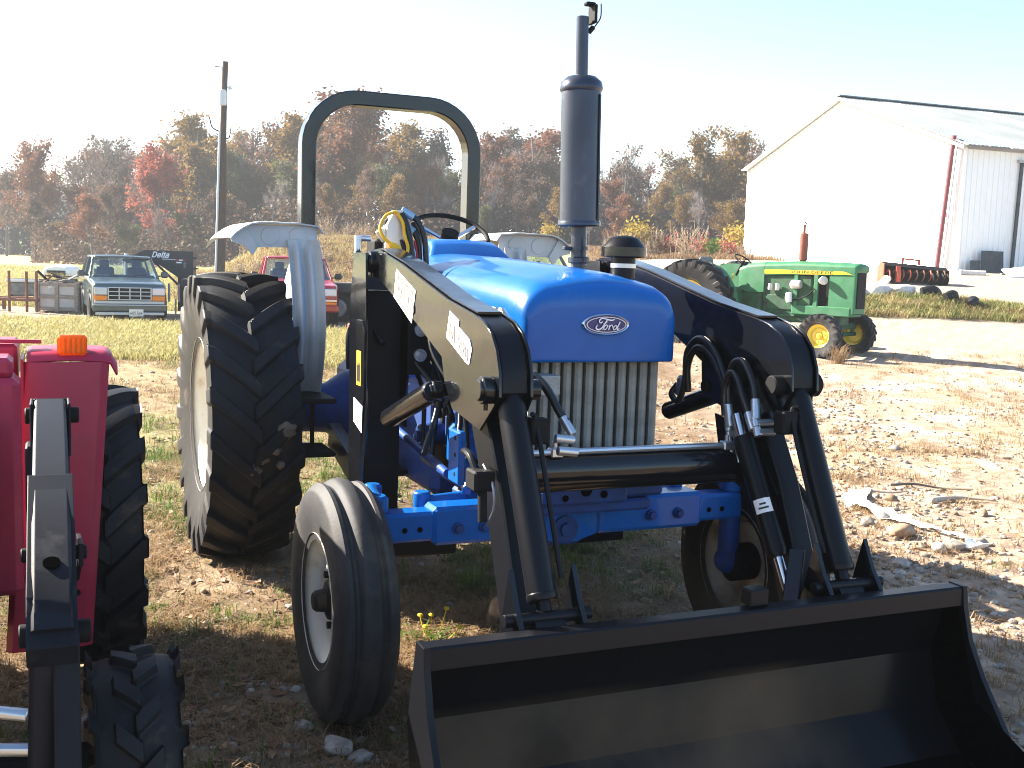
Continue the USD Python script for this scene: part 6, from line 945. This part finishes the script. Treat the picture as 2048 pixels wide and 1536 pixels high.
# the ones that can be singled out in the photograph
for kind, px, y, f, lab, wd in (('rust_a', 85, 92, 1.0, 'tall thin rusty tree standing alone at the left end of the wood', 0.8), ('red_a', 322, 84, 0.93, 'broad red maple glowing in front of the wood, left of the utility pole', 1.0), ('gold_a', 562, 92, 1.0, 'golden tree rising left of the roll bar', 1.0), ('rust_a', 712, 90, 1.0, 'tallest rusty oak, framed by the roll bar', 1.15), ('olive_a', 770, 84, 0.68, 'yellow-green tree low inside the roll bar frame', 0.9), ('rust_b', 640, 96, 0.95, 'rusty oak touching the left roll bar post', 1.0), ('rust_b', 952, 92, 1.0, 'rusty tree just right of the roll bar', 0.85),
                                ('cone_a', 1062, 94, 1.0, 'pointed tree between roll bar and muffler', 1.0), ('bare_a', 1232, 92, 1.0, 'bare tree just right of the muffler', 0.9), ('gold_b', 1384, 90, 1.0, 'slim golden tree left of the white barn', 0.85), ('gold_b', 1452, 92, 1.0, 'golden tree nearest to the white barn edge', 0.9), ('bare_b', 1480, 96, 0.97, 'bare tree reaching out behind the barn edge', 0.9), ('bare_a', 215, 92, 1.0, 'bare spreading tree left of the red maple', 0.9), ('gold_a', 405, 94, 1.0, 'golden crown just left of the utility pole', 1.0), ('olive_a', 490, 95, 0.95, 'olive tree just right of the utility pole', 0.9), ('bare_c', 880, 94, 0.95, 'bare tree seen through the right side of the roll bar', 0.9)):
    x = (px - 1024) / 2162 * y; tree(kind, px, y, skyline_h(x, y) * f, lab, int(px), wd)
rng = np.random.default_rng(42)
pool_l = ['bare_a', 'bare_b', 'brown_a', 'rust_b', 'gold_a', 'gold_b', 'bare_c', 'brown_b', 'olive_a', 'olive_a', 'bare_b']; pool_r = ['bare_a', 'bare_b', 'brown_a', 'brown_b', 'bare_c', 'rust_b', 'brown_b', 'olive_a', 'bare_b', 'gold_b']
for row, (y0, f0, f1, step) in enumerate(((82, 0.35, 0.62, 40), (90, 0.6, 0.9, 46), (99, 0.8, 0.98, 36), (110, 0.8, 0.97, 38))):
    for px in np.arange(20 if row > 0 else 60, 1540, step):
        p = px + rng.uniform(-14, 14); y = y0 + rng.uniform(-3.5, 3.5); x = (p - 1024) / 2162 * y; f = rng.uniform(f0, f1)
        if p < 150 and rng.random() < 0.45: continue
        if row == 0 and 560 < p < 600: continue
        pool = pool_l if p < 800 else pool_r; tree(pool[rng.integers(len(pool))], p, y, max(2.5, skyline_h(x, y) * f), None, int(rng.integers(1000)), rng.uniform(0.8, 1.15))
for g_ in dict.fromkeys(p[3] for p in _plan):
    row = sorted([p for p in _plan if p[3] == g_ and not p[2]], key=lambda p: p[5])
    for i, p in enumerate(row): copy_of(KINDS[p[0]], p[1], p[4] if len(row) == 1 else f'{ORD[i]} of the {g_}', 'tree', p[6], p[7], p[8], g_)
for p in _plan:
    if p[2]: copy_of(KINDS[p[0]], p[1], p[2], 'tree', p[6], p[7], p[8])
# the dense wood behind, its undergrowth, and the wooded ridge: uncountable
def mass(name, label, n, fn, size, mat, seed):
    rng = np.random.default_rng(seed); C = fn(n, rng); m = MB().add(*quads(C, size, rng)); path = free('/World', name); usdkit.mesh(stage, path, m.get(), LEAF[mat]); meta(path, label, 'wood', kind='stuff')
def band(px0, px1, y0, y1, hf0, hf1, pw=1.0):
    def fn(n, rng):
        p = rng.uniform(px0, px1, n); y = rng.uniform(y0, y1, n); x = (p - 1024) / 2162 * y; g = terrain(x, y, False); xs = np.linspace(px0, px1, 80); hs = np.interp(p, xs, [skyline_h((q - 1024) / 2162 * (y0 + y1) / 2, (y0 + y1) / 2) for q in xs])
        lump = 0.72 + 0.5 * meshkit.fbm(np.stack([x * 0.22, y * 0.1, 0 * x], 1), 3, 7); return np.stack([x, y, g + hs * (hf0 + (hf1 - hf0) * rng.random(n)**pw) * lump], 1)
    return fn
mass('deep_wood', 'dense wood coloured dark for shade filling in behind the tree line', 30000, band(-60, 1600, 114, 128, 0.0, 0.62), 0.34, 'deep_shade', 1)
mass('wood_undergrowth', 'rusty undergrowth along the foot of the wood', 15000, band(60, 900, 78, 100, 0.0, 0.32, 1.4), 0.17, 'brown', 2)
mass('dark_undergrowth', 'undergrowth coloured dark for shade along the foot of the wood beside the barn', 14000, band(840, 1560, 82, 104, 0.0, 0.42, 1.2), 0.22, 'deep_shade', 3)
def ridge(n, rng):
    a = rng.uniform(rad(-40), rad(-8), n); r = rng.uniform(330, 430, n); x, y = np.sin(a) * r, np.cos(a) * r; return np.stack([x, y, terrain(x, y, True) + rng.uniform(0, 1, n) * (6 + 6 * meshkit.noise(np.stack([x * 0.06, y * 0.06, 0 * x], 1), 4))], 1)
mass('ridge_wood', 'hazy wooded ridge at the far left horizon', 16000, ridge, 1.3, 'hill', 4)
# shrubs
def shrub_kind(name, seed, mat, n, stalks, H=1.4, W=0.7, leaf=0.07):
    rng = np.random.default_rng(seed); path = kind_of(name); st = MB()
    for k in range(stalks):
        b = N(rng.normal() * W * 0.25, rng.normal() * W * 0.25, -0.05); d = unit(N(rng.normal() * 0.28, rng.normal() * 0.28, 1)); l_ = H * rng.uniform(0.6, 1.05); st.tube([b, b + d * l_ * 0.5 + rng.normal(size=3) * 0.05, b + d * l_ + rng.normal(size=3) * 0.1], [0.018, 0.005], 4, 2, False)
        for q in range(2): o = b + d * l_ * rng.uniform(0.4, 0.8); st.tube([o, o + unit(d + rng.normal(size=3) * 0.4) * l_ * 0.35], [0.009, 0.004], 3, 1, False)
    st.build(path, 'stalks', L['stalk'], True)
    if n: MB().add(*quads(rng.normal(size=(n, 3)) * N(W * 0.36, W * 0.36, H * 0.2) + N(0, 0, H * 0.62), leaf, rng)).build(path, 'foliage', LEAF[mat], False)
    return path
L['stalk'] = look('dry_stalk', (0.34, 0.25, 0.16), (0.46, 0.36, 0.25), rough=0.9)
SH = dict(dry=shrub_kind('dry_shrub_kind', 1, 'brown', 120, 34), sumac=shrub_kind('sumac_kind', 2, 'red', 260, 14, 1.1, 0.9, 0.09), yellow=shrub_kind('yellow_shrub_kind', 3, 'yellow', 700, 12, 1.8, 1.0, 0.10), pine=shrub_kind('small_pine_kind', 4, 'green', 500, 6, 1.0, 0.5, 0.07), straw=shrub_kind('straw_shrub_kind', 5, 'gold', 260, 40, 0.9, 1.1, 0.06))
for k, (kd, px, y, s, lab) in enumerate((('yellow', 1262, 54, 1.0, 'yellow-leaved shrub behind the black air cleaner bowl'), ('pine', 1413, 52, 1.0, 'small bright green shrub beside the barn edge'), ('yellow', 1462, 58, 1.0, 'pale shrub growing against the barn edge'), ('yellow', 1088, 80, 1.0, 'round yellow bush at the wood foot, left of the muffler'), ('dry', 1360, 52, 1.2, 'pale many-stalked dry shrub above the green tractor rear wheel'), ('sumac', 1330, 54, 1.0, 'crimson shrub left of the pale many-stalked shrub'), ('sumac', 1390, 55, 1.0, 'crimson shrub right of the pale many-stalked shrub'), ('sumac', 1440, 54, 0.9, 'crimson shrub nearest to the barn'), ('dry', 1300, 54, 1.1, 'dry shrub right of the air cleaner bowl'), ('dry', 1228, 53, 1.0, 'dry shrub just right of the muffler foot'))):
    x = (px - 1024) / 2162 * y; copy_of(SH[kd], {'dry': 'dry_shrub', 'sumac': 'red_shrub', 'yellow': 'yellow_shrub', 'pine': 'green_shrub', 'straw': 'straw_shrub'}[kd], lab, 'shrub', (x, y, T(x, y)), k * 67, s)
rng = np.random.default_rng(8)
def brush(n, px0, px1, y0, y1, kinds, s0, s1):
    P = sorted((rng.uniform(px0, px1), rng.uniform(y0, y1), kinds[k % len(kinds)], rng.uniform(s0, s1), k * 47) for k in range(n)); seen = {}
    for px, y, (kd, name, plural), s, rot in P:
        i = seen[plural] = seen.get(plural, -1) + 1; x = (px - 1024) / 2162 * y
        copy_of(SH[kd], name, f'{ORD[i]} of the {plural}', 'shrub', (x, y, T(x, y)), rot, s, plural)
brush(26, 1200, 1480, 52, 62, [('sumac', 'red_shrub', 'low crimson shrubs in the brush by the barn'), ('dry', 'dry_shrub', 'stalky dry shrubs in the brush by the barn'), ('dry', 'dry_shrub', 'stalky dry shrubs in the brush by the barn')], 0.5, 0.9)
brush(30, 450, 830, 46, 66, [('straw', 'straw_shrub', 'straw-coloured bushes on the bank behind the red pickup'), ('dry', 'dry_shrub', 'stalky bushes on the bank behind the red pickup')], 0.5, 0.95)

# ---------------------------------------------------------------- grass, gravel, leaves, stones
def tuft(seed, n, h, lean_, w_, spread=0.03):
    rng = np.random.default_rng(seed); m = MB()
    for k in range(n):
        az = rng.uniform(0, 2 * math.pi); o = N(math.cos(az), math.sin(az), 0); b = N(rng.normal() * spread, rng.normal() * spread, -0.01); hh = h * rng.uniform(0.5, 1.1); ln = hh * lean_ * rng.uniform(0.3, 1.3); s = N(-o[1], o[0], 0) * w_ * 0.5
        p1 = b + o * ln * 0.3 + N(0, 0, hh * 0.6); p2 = b + o * ln + N(0, 0, hh * (1.0 - 0.25 * min(lean_, 2.5)))
        m.add([b - s, b + s, p1 + s * 0.8, p1 - s * 0.8, p2], [(0, 1, 2), (0, 2, 3), (3, 2, 4)])
    return m.get()
def blade_look(name, ramp): return look(name, (0.1, 0.1, 0.1), rough=0.6, island=ramp, transl=0.35, spec=0.3)
G_DRY = blade_look('dry_grass_blades', [(0, (0.28, 0.19, 0.10)), (0.5, (0.46, 0.34, 0.19)), (1, (0.58, 0.47, 0.29))]); G_GRN = blade_look('green_grass_blades', [(0, (0.09, 0.15, 0.025)), (0.6, (0.18, 0.25, 0.05)), (1, (0.33, 0.35, 0.11))]); G_FLD = blade_look('field_grass_blades', [(0, (0.38, 0.34, 0.14)), (0.5, (0.58, 0.50, 0.25)), (1, (0.66, 0.56, 0.34))]); G_BRN = blade_look('brown_weed_blades', [(0, (0.15, 0.085, 0.045)), (1, (0.28, 0.18, 0.10))])
yaw = rad(23.221)
def clear(x, y):
    """keeps plants out from under the bucket, the tyres and the vehicles"""
    ok = np.hypot(x, y) > 1.5; dx, dy = x - 0.214, y - 3.958; u, v = dx * math.cos(yaw) + dy * math.sin(yaw), -dx * math.sin(yaw) + dy * math.cos(yaw)
    ok &= ~((np.abs(u) < 0.95) & (v > -1.86) & (v < -0.80))
    for cu, cv, hu, hv in ((-0.85, 0, 0.13, 0.2), (0.85, 0, 0.13, 0.2), (-0.86, 2.245, 0.24, 0.4), (0.86, 2.245, 0.24, 0.4)): ok &= ~((np.abs(u - cu) < hu) & (np.abs(v - cv) < hv))
    dx, dy = x + 1.41, y - 2.45; u, v = dx * math.cos(yaw) + dy * math.sin(yaw), -dx * math.sin(yaw) + dy * math.cos(yaw)
    for cu, cv, hu, hv in ((0.51, 0, 0.13, 0.2), (-0.51, 0, 0.13, 0.2), (0.5, 1.6, 0.15, 0.3), (-0.5, 1.6, 0.15, 0.3)): ok &= ~((np.abs(u - cu) < hu) & (np.abs(v - cv) < hv))
    return ok
def polar(n, r0, r1, a0, a1, rng, pw=1.0):
    t = rng.random(n); r = r0 * (r1 / r0)**(t**pw); a = np.radians(rng.uniform(a0, a1, n)); return np.sin(a) * r, np.cos(a) * r
def strew(name, label, n, r0, r1, dens, protos, smin, smax, seed, grow_=0.0, flat=None, a0=-33, a1=33, lift=0.0, pw=1.0, cat=None):
    rng = np.random.default_rng(seed); x, y = polar(n, r0, r1, a0, a1, rng, pw); P = np.stack([x, y, 0 * x], 1); k = (rng.random(n) < dens(x, y, P)) & clear(x, y); x, y = x[k], y[k]; m = len(x); z = terrain(x, y) + lift
    s = rng.uniform(smin, smax, m) * (1 + grow_ * np.hypot(x, y)); scatter(name, label, protos, np.stack([x, y, z], 1), rng.uniform(0, 2 * np.pi, m), s, rng.integers(0, len(protos), m), None if flat is None else rng.uniform(-flat, flat, m), cat)
F1 = lambda P: meshkit.fbm(P * 0.55, 4, 21); F2 = lambda P: meshkit.fbm(P * 2.3, 4, 31); F1b = lambda P: meshkit.fbm(P * 1.0, 3, 77)
isleft = lambda x, y: sm(-x + 0.12 * y, -0.6, 0.4)
def d_dry(x, y, P):
    d = 0.25 + 0.75 * sm(F1b(P), 0.44, 0.6); d = d * np.where(x > 1.2 + 0.02 * y, 0.36 + 0.35 * sm(F1(P), 0.5, 0.65), 1.0)
    d = d * (0.35 + 0.65 * sm(y, 2.2, 4.0)); return d * np.where((x < 0) & (y < 3.9), 0.35, 1) * np.where((x < 2) & (y > 23.6) & (y < 28), 0.05, 1) * np.where((x > 2) & (y > 18.6), 0.0, 1)
strew('dry_grass', 'dry straw-coloured grass tufts over the yard', 30000, 1.6, 24, d_dry, [(tuft(s, 16, 0.07, l_, 0.004, 0.035), G_DRY, False) for s, l_ in ((1, 1.0), (2, 1.8), (3, 2.6), (4, 1.4))], 0.5, 1.2, 1, 0.03, cat='grass')
def d_grn(x, y, P):
    d = sm(F1(P) + 0.2 * (F2(P) - 0.5), 0.51, 0.61) * 0.55 * isleft(x, y) + 0.03; return d * np.where((x > 1.0) & (y < 20), 0.12, 1) * np.where((x < 2) & (y > 23.4) & (y < 28), 0.03, 1) * np.where((x > 2) & (y > 18.6), 0, 1)
strew('green_grass', 'fresh green grass patches left of the tractors', 20000, 1.8, 24, d_grn, [(tuft(s, 14, 0.075, l_, 0.0045, 0.03), G_GRN, False) for s, l_ in ((11, 0.5), (12, 0.9), (13, 1.3))], 0.5, 1.25, 2, 0.03, cat='grass')
strew('field_grass', 'pale tall grass of the field on the left', 26000, 15, 75, lambda x, y, P: np.where(((y > 15.5) & (y < 23.2) & (x < -0.5)), 0.85, 0) + np.where((y > 28.5) & (x < 2 + 0 * y), 0.9, 0) * sm(y, 80, 60), [(tuft(s, 16, 0.11, l_, 0.009, 0.07), G_FLD, False) for s, l_ in ((21, 0.5), (22, 0.9), (23, 1.2))], 0.8, 1.4, 3, 0.028, a0=-31, a1=2, cat='grass')
strew('mound_grass', 'mixed green and straw grass on the mound by the barn road', 9000, 23.0, 28.5, lambda x, y, P: np.where((x > 6) & (y > 23.9) & (y < 26.9), 0.35 + 0.65 * sm(F1(P), 0.42, 0.55), 0), [(tuft(s, 14, 0.22, l_, 0.012, 0.12), g, False) for s, l_, g in ((31, 0.6, G_GRN), (32, 1.0, G_FLD), (33, 1.4, G_DRY), (34, 1.0, G_FLD))], 0.6, 1.2, 4, a0=10, a1=32, cat='grass')
strew('bank_grass', 'tawny dry grass on the bank and around the barn brush', 16000, 34, 72, lambda x, y, P: np.where((np.arctan2(x, y) > -0.30) & (np.arctan2(x, y) < -0.0) | ((x > 3) & (y > 50)), 0.9, 0), [(tuft(s, 18, 0.30, l_, 0.022, 0.16), g, False) for s, l_, g in ((41, 0.7, G_DRY), (42, 1.1, G_BRN), (43, 1.4, G_DRY))], 0.6, 1.4, 5, a0=-18, a1=18, cat='grass')
def clump(name, label, px_xy, n, h, g, seed, sc=1.0):
    x, y = px_xy; t = thing(name, label, 'grass', (x, y, float(terrain(np.array([x]), np.array([y]))[0])), seed * 40, scale=sc); usdkit.mesh(stage, t + '/blades', tuft(seed, n, h, 0.9, 0.006, 0.05), g)
clump('grass_clump', 'tall dry grass clump at the green tractor front wheel', (5.05, 16.7), 160, 0.42, G_DRY, 51, 1.0); clump('grass_clump', 'green grass clump behind the left half of the blue axle', (-0.62, 5.2), 60, 0.22, G_GRN, 52); clump('grass_clump', 'green grass clump under the blue axle beside the loader leg', (-0.18, 5.1), 60, 0.20, G_GRN, 53); clump('grass_clump', 'dry grass clump behind the bucket, right of the loader leg', (0.30, 4.25), 50, 0.12, G_DRY, 54)
t = thing('grass_clump', 'tall field grass in front of the white truck cap', 'grass', (-18.8, 43.9, T(-18.8, 43.9))); usdkit.mesh(stage, t + '/blades', tuft(66, 620, 0.62, 0.9, 0.014, 0.42), G_FLD)
# yellow-flowered weed
FW = thing('flowering_weed', 'low weed with yellow flowers behind the front wheel of the blue tractor', 'weed', (-0.30, 4.30, T(-0.3, 4.3)), 0, scale=1.0)
usdkit.mesh(stage, FW + '/leaves', tuft(61, 46, 0.13, 1.2, 0.012, 0.04), G_GRN); yl = look('yellow_petals', (0.8, 0.55, 0.01), rough=0.6)
for k, (a, b_, c_) in enumerate(((0.0, 0.0, 0.13), (0.06, 0.03, 0.15), (-0.05, 0.05, 0.11), (0.12, -0.02, 0.09), (-0.02, -0.06, 0.10))): MB().lathe([(0, 0), (0.010, 0.003), (0.012, 0.007), (0.004, 0.010), (0, 0.012)], (a, b_, c_), (0.1, -0.3, 1), 12).tube([(a * 0.3, b_ * 0.3, 0), (a, b_, c_)], 0.002, 5, 1).build(FW, 'flower', yl)
STN = look('pale_gravel', (0.24, 0.205, 0.17), (0.42, 0.38, 0.335), rough=0.85, scale=20, obj_rand=0.35, bump=0.3, bscale=60); STB = look('brown_gravel', (0.20, 0.13, 0.08), (0.32, 0.22, 0.14), rough=0.9, scale=20, obj_rand=0.3)
protos = [(rock(1.0, 100 + i, 1, 0.65).get(), STN if i % 2 else STB, 30) for i in range(6)]
def d_gr(x, y, P): return (0.22 + 0.5 * sm(F2(P), 0.45, 0.6)) * np.where(x > 0.9 + 0.05 * y, 1.0, 0.55) * (0.5 + 0.5 * sm(F1b(P), 0.4, 0.55))
strew('gravel', 'scattered gravel over the bare soil', 34000, 1.5, 17, d_gr, protos, 0.004, 0.015, 6, 0.05, 0.5, -33, 33, 0.002, 0.9, cat='gravel')
strew('pebbles', 'larger pale pebbles lying over the soil', 2600, 1.8, 15, lambda x, y, P: 0.6 * np.where((x > 1) | (y < 4.2), 1.0, 0.4), protos, 0.011, 0.024, 7, 0.03, 0.5, -33, 33, 0.004, cat='gravel')
strew('stone_litter', 'band of broken stones in the straw right of the bucket', 3600, 5.2, 14.5, lambda x, y, P: np.where((x > 1.3), 0.75, 0) * sm(np.abs((x - 2.0) - 0.21 * (y - 5.5) + 0.9 * (F1(P) - 0.5)), 1.0, 0.25), protos, 0.007, 0.022, 12, 0.03, 0.6, 8, 30, 0.006, cat='stones')
rng = np.random.default_rng(3); lv = []
for s in range(4):
    g = np.random.default_rng(s); a = np.linspace(-1, 1, 5); w_ = N(0.1, 0.55, 0.7, 0.5, 0.02) * 0.5; lv.append((MB().sheet([[(a[i], w_[i] * q, 0.25 * (q * q) * g.uniform(0.2, 1) + 0.18 * a[i]**2) for q in (-1, 0, 1)] for i in range(5)], 0.02).get(), look(f'fallen_leaf_{"abcd"[s]}', [(0.22, 0.10, 0.05), (0.30, 0.17, 0.09), (0.36, 0.22, 0.12), (0.17, 0.09, 0.05)][s], rough=0.7), True))
strew('fallen_leaves', 'brown curled leaves fallen over the ground', 7500, 1.6, 11, lambda x, y, P: (0.2 + 0.8 * sm(F2(P), 0.48, 0.6)) * np.where(x > 1.5, 0.35, 1), lv, 0.016, 0.038, 8, 0.02, 0.7, lift=0.008, cat='leaves')
for k, (x, y, r_, fl, mt, lab) in enumerate(((2.40, 6.45, 0.075, 0.7, STB, 'brown stone with a dark face, biggest by the end of the white strip'), (2.28, 6.72, 0.055, 0.7, STN, 'pale stone at the left bend of the white strip'), (2.45, 6.95, 0.05, 0.7, STN, 'pale stone lying inside the bend of the white strip'), (2.62, 6.20, 0.06, 0.6, STN, 'pale stone at the sunlit end of the white strip'), (2.80, 6.28, 0.05, 0.6, STN, 'pale stone right of the white strip end, at the shadow edge'), (2.50, 6.12, 0.055, 0.6, STN, 'pale stone in the shadow below the white strip end'),
    (-0.52, 3.30, 0.055, 0.6, STN, 'pale stone just left of the bucket end at the bottom edge'), (-0.66, 3.47, 0.035, 0.6, STN, 'small pale stone left of the bottom of the front tyre'), (-0.44, 3.27, 0.04, 0.6, STN, 'pale stone almost touching the bucket end plate'), (3.20, 7.15, 0.04, 0.9, STB, 'upright brown stone casting a long thin shadow on the right'), (2.72, 7.55, 0.05, 0.7, STB, 'brown stone near the grey sticks'), (0.02, 4.62, 0.10, 0.75, STB, 'round brown stone behind the loader leg'), (3.45, 9.6, 0.06, 0.6, STN, 'pale stone in the straw far to the right'), (2.15, 5.75, 0.05, 0.7, STN, 'pale stone beside the shaded bucket cylinder'))):
    t = thing('stone', lab, 'stone', (x, y, float(terrain(np.array([x]), np.array([y]))[0]) + r_ * 0.3), 50 * k); rock(r_, 200 + k, 2, fl).build(t, 'stone_block', mt, 25)
def on(pts, up=0.02): return [(x, y, float(terrain(np.array([x]), np.array([y]))[0]) + up) for x, y in pts]
PS = thing('plastic_strip', 'torn white plastic strip lying across the stones on the right', 'plastic')
pl = spline(N(*[(2.62, 7.75), (2.42, 7.45), (2.44, 7.10), (2.50, 6.80), (2.62, 6.52), (2.72, 6.30), (2.76, 6.14)]).reshape(-1, 2), 8); wv = np.interp(np.linspace(0, 1, len(pl)), [0, 0.12, 0.35, 0.5, 0.6, 0.85, 0.93, 1], [0.04, 0.17, 0.19, 0.10, 0.06, 0.05, 0.14, 0.10]); nrm = np.gradient(pl, axis=0); nrm = np.stack([-nrm[:, 1], nrm[:, 0]], 1); nrm /= np.linalg.norm(nrm, axis=1, keepdims=True)
rows = [[(p[0] + n_[0] * w_ * q, p[1] + n_[1] * w_ * q, z + 0.03 + 0.05 * (float(meshkit.noise(N(i * 0.33, q * 2.6, 3.0), 8)) - 0.4)) for q in (-0.5, -0.25, 0, 0.25, 0.5)] for i, (p, n_, w_, z) in enumerate(zip(pl, nrm, wv, terrain(pl[:, 0], pl[:, 1])))]
MB().sheet(rows, 0.003).build(PS, 'film', L['plastic'], True)
for k, (a, lab) in enumerate((([(2.85, 7.95), (3.05, 8.02), (3.25, 8.0), (3.42, 7.85)], 'thin dark stick lying beyond the white plastic'), ([(2.95, 7.42), (3.08, 7.5), (3.25, 7.58), (3.42, 7.5)], 'pale thick driftwood stick right of the white plastic'), ([(2.55, 7.75), (2.75, 7.7), (2.9, 7.72)], 'short grey stick touching the top of the white plastic'))):
    t = thing('stick', lab, 'stick'); MB().tube(on(a, 0.025), [0.012 + 0.014 * (k == 1), 0.006], 8).build(t, 'branch_wood', L['stick'] if k else L['deckwood'], True)
# ---------------------------------------------------------------- the hazy air
hz = '/World/haze'; usdkit.mesh(stage, hz, MB().box((-960, -960, -6), (960, 960, 60)).get(), usdkit.material(stage, '/World/Looks/haze_air', {'v': ('principled_volume', {'color': (0.90, 0.95, 1.0), 'density': HAZE, 'anisotropy': 0.25})}, volume='v.volume')); meta(hz, kind='stuff')
